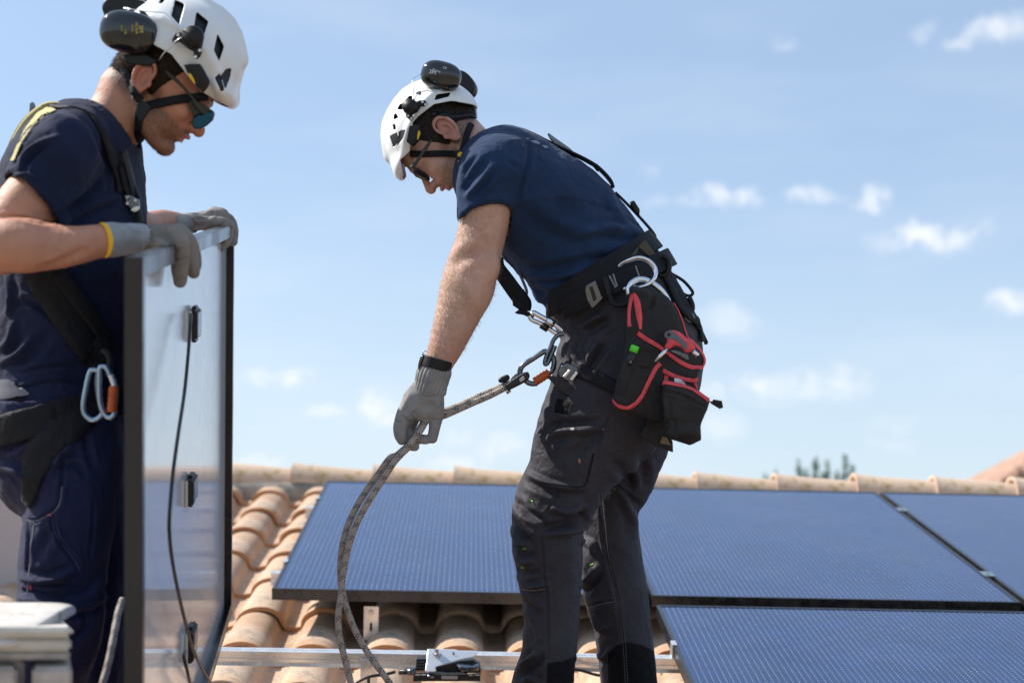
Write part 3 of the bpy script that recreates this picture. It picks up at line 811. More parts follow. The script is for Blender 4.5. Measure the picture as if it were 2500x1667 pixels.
def campath(P, z):   # photo points -> world polyline; z scalar or list
    zz = np.interp(np.linspace(0, 1, len(P)), np.linspace(0, 1, np.size(z)), np.atleast_1d(z)) if np.size(z) > 1 else [z] * len(P)
    return np.array([W(x, y, q) for (x, y), q in zip(P, zz)])
def text(name, s, p, X, Y, size, m, parent, th=.0003):
    """flat print: p world position of the middle, X/Y world directions of the writing"""
    cu = bpy.data.curves.new(name, 'FONT'); cu.body = s; cu.size = size; cu.align_x = 'CENTER'; cu.align_y = 'CENTER'; cu.extrude = th
    cu.resolution_u = 2
    o = bpy.data.objects.new(name, cu); COL.objects.link(o)
    me = bpy.data.meshes.new_from_object(o); bpy.data.objects.remove(o)
    o = bpy.data.objects.new(name, me); COL.objects.link(o); me.materials.clear(); me.materials.append(m)
    X = np.asarray(X, float); X /= np.linalg.norm(X); Y = np.asarray(Y, float); Y = Y - X * (X @ Y); Y /= np.linalg.norm(Y); Zv = np.cross(X, Y)
    mm = Matrix.Identity(4)
    for i in range(3):
        mm[i][0], mm[i][1], mm[i][2] = float(X[i]), float(Y[i]), float(Zv[i])
    mm.translation = Vector([float(v) for v in p]) - worldloc(parent); o.parent = parent; o.matrix_basis = mm
    return o

def patch(name, poly, m, bv, par, off=.0016, step=5):
    """cloth reinforcement lying on the surface inside an outline"""
    P = np.array(poly, float); lo = P.min(0); hi_ = P.max(0); xs = np.arange(lo[0], hi_[0] + step, step); ys = np.arange(lo[1], hi_[1] + step, step)
    Xg, Yg = np.meshgrid(xs, ys, indexing='ij'); sdm = poly_sd(P, Xg, Yg); idx = {}; V = []; Fc = []
    for i in range(len(xs)):
        for j in range(len(ys)):
            if sdm[i, j] < step * .8:
                x, y = xs[i], ys[j]
                if sdm[i, j] > 0:      # pull the rim onto the outline
                    e = .5; gx = (poly_sd(P, np.array([x + e]), np.array([y]))[0] - sdm[i, j]) / e; gy = (poly_sd(P, np.array([x]), np.array([y + e]))[0] - sdm[i, j]) / e
                    x -= gx * sdm[i, j]; y -= gy * sdm[i, j]
                h, n = hit(bv, x, y)
                if h is not None: idx[(i, j)] = len(V); V.append(h + n * off)
    for (i, j) in list(idx):
        q = [(i, j), (i + 1, j), (i + 1, j + 1), (i, j + 1)]
        if all(k in idx for k in q):
            f_ = [idx[k] for k in q]
            if max(np.linalg.norm(V[f_[0]] - V[f_[2]]), np.linalg.norm(V[f_[1]] - V[f_[3]])) < .06: Fc.append(tuple(f_))
    if Fc: return mesh_obj(name, cam2w(np.array(V)), Fc, m, par, True)

# ------------------------------------------------------------------ materials for people and gear
def skin_build(col, red):
    def f(t, b, g):
        at = t.new('ShaderNodeAttribute', attribute_name='tint')
        n = t.noise(g, 40, 4, .6); n2 = t.noise(g, 9, 3, .5)
        c = t.mix(t.maprange(n, .3, .7), tuple(x * .93 for x in col), tuple(min(1, x * 1.06) for x in col))
        c = t.mix(t.maprange(n2, .4, .75, 0, .55), c, red)
        sep = t.new('ShaderNodeSeparateColor', ins={0: at.outputs['Color']})
        n3 = t.noise(g, 520, 2, .8)
        stub = t.math('MULTIPLY', sep.outputs[0], t.maprange(n3, .30, .62, .25, 1.0))
        c = t.mix(stub, c, (.050, .030, .022))
        c = t.mix(sep.outputs[1], c, (.42, .13, .10))       # lips, ear, nose
        t.l.new(c, b.inputs['Base Color'])
        bn = t.new('ShaderNodeBump', ins={'Height': t.math('ADD', t.noise(g, 300, 4, .7), t.math('MULTIPLY', t.noise(g, 45, 4, .6), 1.5)), 'Strength': .8, 'Distance': .0012}); t.l.new(bn.outputs[0], b.inputs['Normal'])
    return f
m_skinL = mat('sun_tanned_skin', (.50, .27, .18), .50, sub=.10, build=skin_build((.50, .235, .145), (.50, .20, .13)))
m_skinR = mat('fair_ruddy_skin', (.55, .32, .24), .50, sub=.10, build=skin_build((.62, .38, .29), (.52, .23, .17)))
def cloth_build(col, weave=1400, wb=.0003, fade=.25, dust=None):
    def f(t, b, g):
        n = t.noise(g, 7, 5, .6); n2 = t.noise(g, 60, 4, .7)
        c = t.mix(t.maprange(n, .3, .7), tuple(x * (1 - fade) for x in col), tuple(min(1, x * (1 + fade)) for x in col))
        c = t.mix(t.maprange(n2, .5, .8, 0, .25), c, tuple(min(1, x * 1.5 + .01) for x in col))
        if dust:
            c = t.mix(t.maprange(t.noise(g, 22, 5, .75), .62, .80, 0, .35), c, dust)
        t.l.new(c, b.inputs['Base Color'])
        hsum = t.math('ADD', t.math('MULTIPLY', t.noise(g, weave, 2, .5), .35), t.math('MULTIPLY', t.noise(g, 90, 4, .6), 1.0))
        bn = t.new('ShaderNodeBump', ins={'Height': hsum, 'Strength': .8, 'Distance': wb * 3})
        wv = t.math('ABSOLUTE', t.math('SUBTRACT', t.noise(g, 13, 3, .45, 1.2), .5)); wv2 = t.math('ABSOLUTE', t.math('SUBTRACT', t.noise(g, 30, 3, .5, .8), .5))
        b2 = t.new('ShaderNodeBump', ins={'Height': t.math('ADD', wv, t.math('MULTIPLY', wv2, .4)), 'Strength': .55, 'Distance': .016, 'Normal': bn.outputs[0]}); t.l.new(b2.outputs[0], b.inputs['Normal'])
    return f
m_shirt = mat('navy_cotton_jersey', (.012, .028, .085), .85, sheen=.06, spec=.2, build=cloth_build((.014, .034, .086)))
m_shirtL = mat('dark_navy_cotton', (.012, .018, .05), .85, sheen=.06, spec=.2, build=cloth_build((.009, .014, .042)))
m_trouR = mat('charcoal_work_trousers', (.028, .027, .033), .68, sheen=.04, spec=.3, build=cloth_build((.034, .032, .041), dust=(.08, .075, .07)))
m_patch = mat('black_cordura', (.010, .010, .012), .8, spec=.2, build=cloth_build((.005, .005, .007), 900, .0004))
m_trouL = mat('indigo_work_trousers', (.022, .026, .085), .8, sheen=.08, spec=.2, build=cloth_build((.015, .019, .055), dust=(.10, .09, .12)))
m_web = mat('black_webbing', (.007, .008, .010), .7, sheen=.0, spec=.25, build=cloth_build((.011, .0115, .015), 700, .0004))
m_stitch = mat('grey_stitching', (.22, .22, .24), .8)
def helmet_build(t, b, g):
    n = t.noise(g, 14, 5, .7); c = t.mix(t.maprange(n, .35, .7), (.74, .74, .74), (.80, .80, .79))
    c = t.mix(t.maprange(t.noise(g, 30, 6, .8), .62, .76, 0, .25), c, (.50, .47, .44)); t.l.new(c, b.inputs['Base Color'])
    t.l.new(t.maprange(n, .3, .7, .26, .42), b.inputs['Roughness'])
m_helm = mat('white_helmet_shell', (.78, .78, .78), .32, build=helmet_build)
m_gloss = mat('glossy_black_ear_cup', (.010, .011, .014), .10, spec=.6, coat=.3)
m_rubber = mat('black_rubber', (.009, .010, .012), .5, spec=.35, bump=.0004, bscale=200)
m_yellow = mat('yellow_plastic', (.80, .48, .02), .45)
m_ytext = mat('yellow_print', (.65, .50, .06), .5)
m_white = mat('white_print', (.75, .75, .75), .6)
m_lens = mat('mirrored_blue_lens', (.02, .09, .17), .05, metal=.9, bump=.0008, bscale=60)
m_lensR = mat('bronze_mirror_lens', (.22, .16, .12), .06, metal=.9)
m_frameg = mat('dark_glasses_frame', (.02, .024, .024), .3)
def knit_build(col):
    def f(t, b, g):
        n = t.noise(g, 12, 4, .6); n2 = t.noise(g, 55, 5, .75)
        c = t.mix(t.maprange(n, .35, .7), tuple(x * .82 for x in col), tuple(min(1, x * 1.12) for x in col)); c = t.mix(t.maprange(n2, .55, .75, 0, .45), c, tuple(x * .45 for x in col))
        t.l.new(c, b.inputs['Base Color'])
        bn = t.new('ShaderNodeBump', ins={'Height': t.math('ADD', t.noise(g, 600, 3, .6), t.noise(g, 120, 4, .6)), 'Strength': .9, 'Distance': .0026}); t.l.new(bn.outputs[0], b.inputs['Normal'])
    return f
m_glove = mat('grey_knit_glove', (.24, .24, .24), .88, build=knit_build((.36, .355, .345)))
m_gloveB = mat('brown_grey_coated_glove', (.20, .18, .16), .75, build=knit_build((.27, .24, .21)))
m_hair = mat('dark_brown_hair', (.030, .017, .011), .75, spec=.15, var=.35, vscale=90, stretch=(1, 1, 1), bump=.0012, bscale=260)
m_hairR = mat('greying_dark_hair', (.030, .025, .024), .75, spec=.2, var=.5, vscale=120, bump=.0012, bscale=260)
m_blond = mat('fine_body_hair', (.52, .36, .22), .5)
m_silver = mat('polished_aluminium', (.80, .82, .86), .18, metal=1.0, bump=.0002, bscale=60)
m_gun = mat('dark_anodised_aluminium', (.16, .18, .22), .26, metal=1.0, var=.15, vscale=60)
m_orange = mat('orange_gate_sleeve', (.55, .11, .02), .45, var=.15, vscale=80)
m_red = mat('coral_red_binding', (.74, .085, .105), .75, var=.2, vscale=70, bump=.0006, bscale=500)
m_pouch = mat('black_pouch_fabric', (.020, .018, .019), .78, build=cloth_build((.017, .016, .017), 900, .0004, dust=(.10, .09, .08)))
def rope_build(t, b, g):
    uv = t.new('ShaderNodeUVMap', uv_map='UVMap').outputs[0]; s = t.new('ShaderNodeSeparateXYZ', ins={0: uv}); U, L = s.outputs[0], s.outputs[1]
    # diamond braid relief
    a = t.math('SINE', t.math('ADD', t.math('MULTIPLY', U, 6.283 * 10), t.math('MULTIPLY', L, 1300.0)))
    c_ = t.math('SINE', t.math('SUBTRACT', t.math('MULTIPLY', U, 6.283 * 10), t.math('MULTIPLY', L, 1300.0)))
    br = t.math('MAXIMUM', a, c_)
    # paired black flecks every 28 mm
    def flk(u0, l0):
        uu = t.math('ABSOLUTE', t.math('SUBTRACT', t.math('FRACT', t.math('ADD', t.math('MULTIPLY', U, 3.0), u0)), .5))
        ll = t.math('ABSOLUTE', t.math('SUBTRACT', t.math('FRACT', t.math('ADD', t.math('MULTIPLY', L, 1 / .030), l0)), .5))
        return t.math('MULTIPLY', t.math('LESS_THAN', uu, .13), t.math('LESS_THAN', ll, .040))
    fk = flk(0, 0)
    for q in ((.30, .11), (-.30, -.11), (.58, .22), (.02, .20), (.33, .31)): fk = t.math('MAXIMUM', fk, flk(*q))
    n = t.noise(g, 60, 4, .7)
    base = t.mix(t.maprange(n, .3, .7), (.50, .43, .37), (.62, .54, .48))
    base = t.mix(t.maprange(br, -.6, .9), tuple(x * .62 for x in (.54, .46, .40)), base)
    c = t.mix(fk, base, (.012, .012, .014)); t.l.new(c, b.inputs['Base Color'])
    bn = t.new('ShaderNodeBump', ins={'Height': br, 'Strength': 1.0, 'Distance': .0007}); t.l.new(bn.outputs[0], b.inputs['Normal'])
m_rope = mat('beige_braided_rope', (.4, .35, .3), .8, build=rope_build)
# ================================================================== HEADS
class Head:
    """head laid out in millimetres: x forward, y up, s sideways (+ = away from viewer), origin at the ear hole"""
    def __init__(s, px, py, z, ppm, pitch, sgn, h=.0017):
        s.o = C(px, py, z); s.k = ppm * z / F; s.th = rad(pitch); s.sg = sgn
        c, q = math.cos(s.th), math.sin(s.th)
        s.ax = np.array([[sgn * c, q, 0], [sgn * q, -c, 0], [0, 0, 1.0]])
        s.px, s.py, s.ppm, s.z = px, py, ppm, z; s.h = h
    def L(s, x, y, q=0): return s.o + s.k * (s.ax[0] * x + s.ax[1] * y + s.ax[2] * q)
    def inv(s, V): return ((V - s.o) @ s.ax.T) / s.k
    def loc(s, px, py):                 # photo point -> local x,y on the middle plane
        X = s.sg * (px - s.px) / s.ppm; Y = -(py - s.py) / s.ppm; c, q = math.cos(s.th), math.sin(s.th)
        return X * c - Y * q, X * q + Y * c
    def pix(s, x, y):
        c, q = math.cos(s.th), math.sin(s.th); X = x * c + y * q; Y = -x * q + y * c
        return s.px + s.sg * X * s.ppm, s.py - Y * s.ppm
    def ell(s, f, c, r, k=8, op='add', rot=0):
        A = s.ax
        if rot: a = rad(rot); A = np.array([s.ax[0] * math.cos(a) + s.ax[1] * math.sin(a), -s.ax[0] * math.sin(a) + s.ax[1] * math.cos(a), s.ax[2]])
        f.ell(s.L(*c), np.array(r) * s.k, k * s.k, op, A); return f
    def cone(s, f, a, b, ra, rb, k=6, op='add'): f.cone(s.L(*a), s.L(*b), ra * s.k, rb * s.k, k * s.k, op); return f
    def chain(s, f, P, r, k=2, op='add'): f.chain([s.L(*p) for p in P], np.array(r) * s.k, k * s.k, 3, op); return f

def head_field(H, neck):
    c = H.L(5, 10); R = .175 * H.k / .001
    pts = np.array([c - R, c + R] + [C((e[0] + e[2]) / 2, (e[1] + e[3]) / 2, e[4]) for e in neck])
    lo = np.minimum(pts.min(0), c - R) - .02; hi = np.maximum(pts.max(0), c + R) + .02
    lo[2], hi[2] = c[2] - .105 * H.k / .001, c[2] + .105 * H.k / .001
    f = Field(lo, hi, H.h)
    H.ell(f, (-4, 46), (93, 80, 75), 0)
    H.ell(f, (42, 18), (50, 52, 64), 12)
    H.ell(f, (52, -30), (40, 52, 52), 16)
    H.ell(f, (28, -52), (46, 34, 55), 16, rot=-14)
    for q in (-1, 1):
        H.chain(f, [(-2, -38, q * 56), (26, -66, q * 48), (58, -84, q * 26), (76, -86, q * 6)], [15, 15, 14, 14], 12)
    H.ell(f, (78, -82), (17, 15, 20), 10)
    H.ell(f, (84, 48), (13, 34, 44), 14, rot=12)                 # forehead
    H.chain(f, [(80, 32, -44), (92, 34, -24), (94, 33, 0), (92, 34, 24), (80, 32, 44)], [9, 9, 8, 9, 9], 9)
    for q in (-1, 1):
        H.ell(f, (68, -8, q * 44), (22, 16, 14), 18)             # cheekbone
        H.ell(f, (96, 12, q * 31), (11, 11, 14), 11, 'sub')
        H.ell(f, (79, 11, q * 31), (13.5, 12.5, 13.5), 3)
        H.chain(f, [(84, 20, q * 44), (92, 21, q * 32), (90, 17, q * 19)], [3, 3.4, 3], 3)
    H.ell(f, (84, -42), (16, 22, 27), 12)                        # muzzle
    H.chain(f, [(86, 26, 0), (97, 8, 0), (108, -8, 0), (115, -17, 0)], [8, 7, 8, 8.5], 7)
    H.ell(f, (114, -23), (11.5, 10.5, 11), 5)
    for q in (-1, 1):
        H.ell(f, (102, -22, q * 11), (10, 7.5, 6.5), 4)
        H.ell(f, (105, -30, q * 6), (5, 4, 3.2), 1.5, 'sub')
    H.ell(f, (100, -31), (7, 4, 4), 3)
    H.ell(f, (98, -43), (9, 5.5, 22), 3); H.ell(f, (102, -45), (5, 3.4, 14), 2.5)
    H.ell(f, (91, -57), (8.5, 5.0, 19), 3)
    H.ell(f, (96, -65), (9, 5, 20), 5, 'sub')
    H.ell(f, (108, -49.8), (12, 1.5, 22), 1.5, 'sub')
    # ears
    for q in (-1, 1):
        H.ell(f, (-12, 4, q * 76), (17, 30, 7.5), 3, rot=14)
        H.ell(f, (-8, -22, q * 77), (9.5, 10, 5), 3)
        H.ell(f, (-9, 2, q * 86), (10.5, 21, 8.5), 2, 'sub', rot=14)
        H.chain(f, [(2, 4, q * 80), (3, 20, q * 82), (-6, 33, q * 84), (-20, 33, q * 84), (-30, 20, q * 84), (-30, 2, q * 83), (-24, -13, q * 82), (-14, -23, q * 81)], [3, 3.6, 4.2, 4.6, 4.4, 4, 3.4, 3], 1.5)
        H.chain(f, [(-8, 22, q * 80), (-18, 14, q * 80.5), (-21, 2, q * 80), (-16, -10, q * 79.5), (-9, -15, q * 79)], [2.4, 2.8, 3, 2.8, 2.4], 2)
        H.ell(f, (-4, -3, q * 82), (6.5, 9, 7), 2, 'sub')
        H.ell(f, (4, -3, q * 78), (5, 7, 4.5), 2.5)
        H.ell(f, (-7, 24, q * 83), (6, 6, 3), 2, 'sub')
    f.edges(neck, k=.016)
    return f
def head_tint(H, V, beard=1.0, lo=-22):
    P = H.inv(V); x, y, q = P.T; n = len(V)
    sm = lambda a, b, t: np.clip((t - a) / (b - a), 0, 1) ** 2 * (3 - 2 * np.clip((t - a) / (b - a), 0, 1))
    nz = pnoise(P / 7.0) * 3
    st = sm(18, 34, x + nz) * sm(lo + 2, lo - 14, y - (60 - x) * .18 + nz) * (1 - sm(-104, -92, -y) * 0)
    st = np.maximum(st, sm(86, 94, x) * sm(-30, -34, y) * sm(-66, -58, y) * .95 * (np.abs(q) < 32))
    st = np.maximum(st, sm(10, 18, x + nz) * sm(34, 26, x) * sm(8, -2, y) * .75)            # sideburn
    st *= sm(-118, -104, y)
    brow = sm(66, 74, x) * np.exp(-((y - 33 - (x - 90) * .1) / 4.0) ** 2) * (np.abs(q) > 8) * (np.abs(q) < 52)
    lips = (np.exp(-((y + 45) / 3.4) ** 2) + np.exp(-((y + 54.5) / 3.8) ** 2)) * sm(94, 99, x) * (np.abs(q) < 20)
    st = st * (1 - np.clip(lips * 1.4, 0, 1)) * (1 - sm(99, 103, x) * (y > -40))
    ear = np.exp(-(((x + 12) / 26) ** 4 + ((y - 4) / 42) ** 4)) * sm(74, 79, np.abs(q)) * .55
    nose = sm(100, 112, x) * sm(-40, -30, y) * .35
    hair = sm(12, 2, x - np.clip(y - 20, 0, 40) * .9 + nz) * sm(-52, -30, y + (x + 50) * .2) * (1 - sm(74, 77, np.abs(q)))   # cropped scalp behind the ear
    return np.clip(np.maximum(np.maximum(st * beard, brow * .9), hair * .92), 0, 1), np.clip(lips * .8 + ear + nose, 0, 1)
def set_tint(o, r, g):
    a = o.data.color_attributes.new('tint', 'FLOAT_COLOR', 'POINT'); n = len(o.data.vertices)
    c = np.zeros((n, 4), np.float32); c[:len(r), 0] = r; c[:len(g), 1] = g; c[:, 3] = 1; a.data.foreach_set('color', c.ravel())
def strands(name, V, N, m, parent, ln, wd, dirf, jit=.35, seg=2):
    """short tapering hairs, camera-axis metres"""
    OV = []; OF = []
    r = np.random.default_rng(len(V))
    for p, n in zip(V, N):
        d = dirf(p, n) + r.normal(size=3) * jit; d /= np.linalg.norm(d); L = ln * r.uniform(.6, 1.3)
        b = np.cross(d, n + r.normal(size=3) * .3); b /= np.linalg.norm(b) + 1e-9; i0 = len(OV); w_ = wd * r.uniform(.7, 1.3)
        mid = p + d * L * .5 + n * L * .06; tip = p + d * L - n * L * .05
        OV += [p - b * w_ / 2, p + b * w_ / 2, mid + b * w_ * .35, mid - b * w_ * .35, tip]; OF += [(i0, i0 + 1, i0 + 2, i0 + 3), (i0 + 3, i0 + 2, i0 + 4)]
    o = mesh_obj(name, cam2w(np.array(OV)), OF, m, parent, False); return o
def hair_shell(H, m, parent, grow=5, low=-30, slen=.009, nape=0):
    f = Field(H.L(0, 40) - .15, H.L(0, 40) + .15, .0020)
    H.ell(f, (-4, 46), (93 + grow, 80 + grow, 75 + grow), 0)
    H.ell(f, (-52, 0), (49 - nape, 46 - nape, 58 - nape), 14)                       # nape
    H.ell(f, (30, 30), (52, 40, 66 + grow), 10)
    # cut away the face side and below the hairline
    a = H.L(20, 0); n1 = H.ax[0] * .93 - H.ax[1] * .37; f.cut(a, n1, .006)
    f.cut(H.L(-50, low), -H.ax[1] * .95 + H.ax[0] * .10, .006)
    for q in (-1, 1): H.ell(f, (-12, -4, q * 84), (25, 34, 22), 4, 'sub', rot=14)
    def post(V, Q):
        P = H.inv(V); N = normals(V, Q); g = np.column_stack([P[:, 0] / 22 + P[:, 1] / 30, P[:, 1] / 4.0 - P[:, 0] / 6, P[:, 2] / 9]); return V + N * (pnoise(g) * .0016)[:, None]
    o, V, Q = soft('hair', f, m, parent, 1, post=post)
    N = normals(V, Q); P = H.inv(V)
    sel = np.where((P[:, 1] < 60) & (P[:, 2] < 30))[0]; r = np.random.default_rng(5); sel = r.choice(sel, min(3600, len(sel)), replace=False)
    dn = -H.ax[1] * .85 - H.ax[0] * .45
    s_ = strands('hair_strands', V[sel], N[sel], m, o, slen * H.k / .001, .0007, lambda p, n: dn + n * .28, .22); s_['kind'] = 'stuff'
    return o

def helmet(H, parent, c, r, edge, vents, side=-1, peak=None, nm='helmet', rear=None):
    """shell of the climbing helmet; edge: lower rim as (x,y) list, vents: outlines as photo points"""
    he = empty(nm, cam2w(H.L(c[0], c[1])), parent=parent)
    h = .0019; R = max(r) * H.k + .03
    f = Field(H.L(*c) - R, H.L(*c) + R, h)
    H.ell(f, c, r, 0)
    if peak: H.ell(f, peak[0], peak[1], 14, rot=peak[2])
    if rear: H.ell(f, rear[0], rear[1], 16)
    H.chain(f, [(c[0] + r[0] * .80, c[1] + r[1] * .55, 0), (c[0] + r[0] * .3, c[1] + r[1] * .955, 0), (c[0] - r[0] * .4, c[1] + r[1] * .92, 0), (c[0] - r[0] * .85, c[1] + r[1] * .5, 0)], [10, 12, 12, 8], 22)
    for q in (-1, 1):       # raised side panel
        H.chain(f, [(c[0] + r[0] * .72, c[1] + r[1] * .12, q * r[2] * .66), (c[0] + r[0] * .25, c[1] + r[1] * .32, q * r[2] * .90), (c[0] - r[0] * .35, c[1] + r[1] * .30, q * r[2] * .88), (c[0] - r[0] * .8, c[1] + r[1] * .1, q * r[2] * .5)], [4, 5, 5, 4], 14)
    ed = np.array(edge, float)
    def cutlow(d, X, Y, Z, off=0.0):
        x = ((X - H.o[0]) * H.ax[0][0] + (Y - H.o[1]) * H.ax[0][1]) / H.k; y = ((X - H.o[0]) * H.ax[1][0] + (Y - H.o[1]) * H.ax[1][1]) / H.k
        o_ = np.argsort(ed[:, 0]); e = np.interp(x, ed[o_, 0], ed[o_, 1])
        return np.maximum(d, ((e + off - y) * .8 * H.k).astype(np.float32))
    outer = f.copy()
    f.raw(cutlow)
    f.d = np.maximum(f.d, -(outer.d + .0042 * H.k / .001))
    def vent(d, X, Y, Z):
        nz = int((H.z - f.lo[2]) / f.h); Zn = Z[:, :, :nz]; shp = d[:, :, :nz].shape; PX = np.broadcast_to((X / Zn * F + 1250).astype(np.float32), shp); PY = np.broadcast_to((Y / Zn * F + 833.5).astype(np.float32), shp)
        for P in vents:
            P = np.array(P, float); near = (PX > P[:, 0].min() - 12) & (PX < P[:, 0].max() + 12) & (PY > P[:, 1].min() - 12) & (PY < P[:, 1].max() + 12)
            ii = np.where(near); s2 = poly_sd(P, PX[ii], PY[ii]) * (H.z / F); dd = d[:, :, :nz]; dd[ii] = np.maximum(dd[ii], -s2); d[:, :, :nz] = dd
        return d
    f.raw(vent)
    sh, V, Q = soft('shell', f, m_helm, he, 1)
    # dark foam liner just inside
    g = outer.like(); g.d = outer.d + .0085 * H.k / .001
    g.raw(lambda d, X, Y, Z: cutlow(d, X, Y, Z, 4)); g.d = np.maximum(g.d, -(outer.d + .020 * H.k / .001))
    soft('liner', g, m_rubber, he, 1)
    V0, Q0 = outer.mesh()
    return he, bvh(V0, Q0)
def ear_cup(H, parent, px, py, a, b, rot, zoff, th=26, prt=None, nm='ear_defender'):
    z = H.z + zoff; ang = rad(rot); k = z / F
    ax = np.array([[math.cos(ang), math.sin(ang), 0], [-math.sin(ang), math.cos(ang), 0], [0, 0, 1.0]])
    c = C(px, py, z); f = Field(c - .085, c + .085, .0016)
    def sup(d, X, Y, Z):
        x = ((X - c[0]) * ax[0][0] + (Y - c[1]) * ax[0][1]) / (a * k); y = ((X - c[0]) * ax[1][0] + (Y - c[1]) * ax[1][1]) / (b * k); q = (Z - c[2]) / (th / 1000)
        rr = (np.abs(x) ** 2.5 + np.abs(y) ** 2.5) ** (1 / 2.5); v = (np.abs(rr) ** 2.3 + np.abs(q) ** 2.3) ** (1 / 2.3)
        return ((v - 1) * min(a * k, b * k, th / 1000) * .9).astype(np.float32)
    f.raw(sup)
    e = empty(nm, cam2w(c), parent=parent)
    o, V, Q = soft('ear_cup', f, m_gloss, e, 1)
    sg = 1 if zoff < 0 else -1
    f2 = Field(c - .085, c + .085, .0020); f2.cone(c + np.array([0, 0, sg * .012]), c + np.array([0, 0, sg * .030]), .9 * b * k, .85 * b * k, 0)
    def cus(d, X, Y, Z):
        x = ((X - c[0]) * ax[0][0] + (Y - c[1]) * ax[0][1]) / (a * .9 * k); y = ((X - c[0]) * ax[1][0] + (Y - c[1]) * ax[1][1]) / (b * .9 * k); q = (Z - c[2] - sg * .024) / .012
        v = ((x * x + y * y) ** 2 + q ** 4) ** .25; return ((v - 1) * .012).astype(np.float32)
    f2.raw(cus); soft('cushion', f2, m_rubber, e, 1)
    if prt and zoff < 0:
        bv = bvh(V, Q)
        for (s_, x, y, size, wx, wy, mm_) in prt:
            h_, n_ = hit(bv, x, y)
            if h_ is None: continue
            h_ = h_ + n_ * .0008
            X = CW @ np.array([wx, wy, 0.0]); Nw = CW @ n_; X = X - Nw * (X @ Nw); Yv = np.cross(Nw, X)
            text('print', s_, cam2w(h_), X, Yv, size, mm_, e)
    return e, c
# ================================================================== THE BENDING MAN (right)
Qc = lambda x0, y0, s: (lambda *P: [(x0 + x * s, y0 + y * s) for x, y in P])
R1 = Qc(900, 100, .2551); R2c = Qc(900, 450, .2551); R3c = Qc(1300, 500, .2126); R4 = Qc(1300, 780, .2126); R5 = Qc(900, 780, .2126); R6 = Qc(1100, 1100, .3616)
D = 3.55        # distance of his middle
pr = empty('person', [*(W(1440, 1500, D)[:2]), RW(0, -.9, CREST)[2]], 'man in white helmet and navy T-shirt bending over to gather a rope', 'person')
HR = Head(1092, 340, D + .01, 1.10, 61, -1)
neckR = [(1148, 278, 1086, 372, D + .01, .058), (1170, 303, 1112, 408, D + .01, .058), (1194, 332, 1138, 440, D + .01, .062), (1232, 352, 1165, 470, D + .01, .075)]
fh = head_field(HR, neckR)
Vh, Qh = fh.mesh(); Vh, Qh = clean(Vh, Qh); Vh = smooth(Vh, Qh, 1)
tR, tG = head_tint(HR, Vh, .62)
# ---- clothes cores
torsoR = [(1232, 346, 1180, 430, D, .09), (1290, 326, 1165, 535, D, .185), (1372, 368, 1196, 590, D, .200), (1452, 424, 1243, 646, D, .190), (1518, 492, 1290, 700, D, .172), (1570, 562, 1322, 748, D, .162), (1606, 618, 1350, 792, D, .165), (1622, 660, 1375, 830, D, .165)]
lo = C(1085, 270, D - .32); hi = C(1760, 960, D + .32); lo[2], hi[2] = D - .30, D + .27
fs = Field([-.16, -.50, D - .30], [.40, .06, D + .27], .0036)
fs.edges(torsoR, 0)
fs.chain([C(1258, 398, D - .09), C(1228, 412, D - .15)], [.05, .05], .04, 2, e=[.055, .055])
slR = [(1232, 372, 1282, 450, D - .11, .055), (1150, 366, 1286, 460, D - .150, .068), (1122, 415, 1277, 470, D - .155, .072), (1116, 470, 1266, 500, D - .155, .070), (1117, 520, 1258, 545, D - .155, .068), (1120, 580, 1254, 590, D - .155, .066)]
fs.edges(slR, .018)
slF = [(1270, 385, 1215, 450, D + .11, .06), (1250, 430, 1170, 520, D + .19, .07), (1230, 510, 1165, 545, D + .20, .060)]
fs.edges(slF, .03)
armR = [(1135, 420, 1262, 440, D - .150, .050), (1121, 490, 1252, 495, D - .150, .053), (1122, 550, 1241, 545, D - .150, .052), (1109, 610, 1227, 600, D - .148, .050), (1091, 657, 1216, 648, D - .146, .049), (1078, 700, 1206, 688, D - .146, .049), (1068, 748, 1184, 742, D - .148, .045), (1058, 795, 1158, 795, D - .150, .040), (1047, 845, 1130, 850, D - .152, .033), (1037, 880, 1106, 893, D - .153, .027), (1025, 925, 1090, 930, D - .153, .025)]
# open the sleeves: cut with the hem plane and hollow inside
p1 = C(1123, 556, D - .155); p2 = C(1255, 530, D - .155); p3 = C(1193, 489, D - .225)
nn = np.cross(p2 - p1, p3 - p1); nn /= np.linalg.norm(nn)
if nn[1] < 0: nn = -nn
def hem(d, X, Y, Z):
    v = (X - p1[0]) * nn[0] + (Y - p1[1]) * nn[1] + (Z - p1[2]) * nn[2]
    near = (Z < D - .05) & (X < C(1265, 500, D)[0] + .0)
    return np.where(near, np.maximum(d, v), d).astype(np.float32)
sl = fs.like(); sl.edges(slR, 0)
body_only = fs.like(); body_only.edges(torsoR, 0)
vx = fs._sub(fs.lo - 1, fs.lo + 9); _, X_, Y_, Z_ = vx
vpl = (X_ - p1[0]) * nn[0] + (Y_ - p1[1]) * nn[1] + (Z_ - p1[2]) * nn[2]
fs.d = np.maximum(fs.d, np.minimum(vpl, body_only.d + .004 - 0 * vpl)).astype(np.float32)
hollow = fs.like(); hollow.edges([e for e in armR[1:5]], 0, grow=.0055)
fs.d = np.maximum(fs.d, -np.maximum(hollow.d, -(vpl + .06))).astype(np.float32)
nk = fs.like(); nk.edges(neckR[1:], 0, grow=.006)
cpl = -((X_ - C(1205, 385, D)[0]) * .80 + (Y_ - C(1205, 385, D)[1]) * .55)
fs.d = np.maximum(fs.d, -np.maximum(nk.d, -cpl - .035)).astype(np.float32)
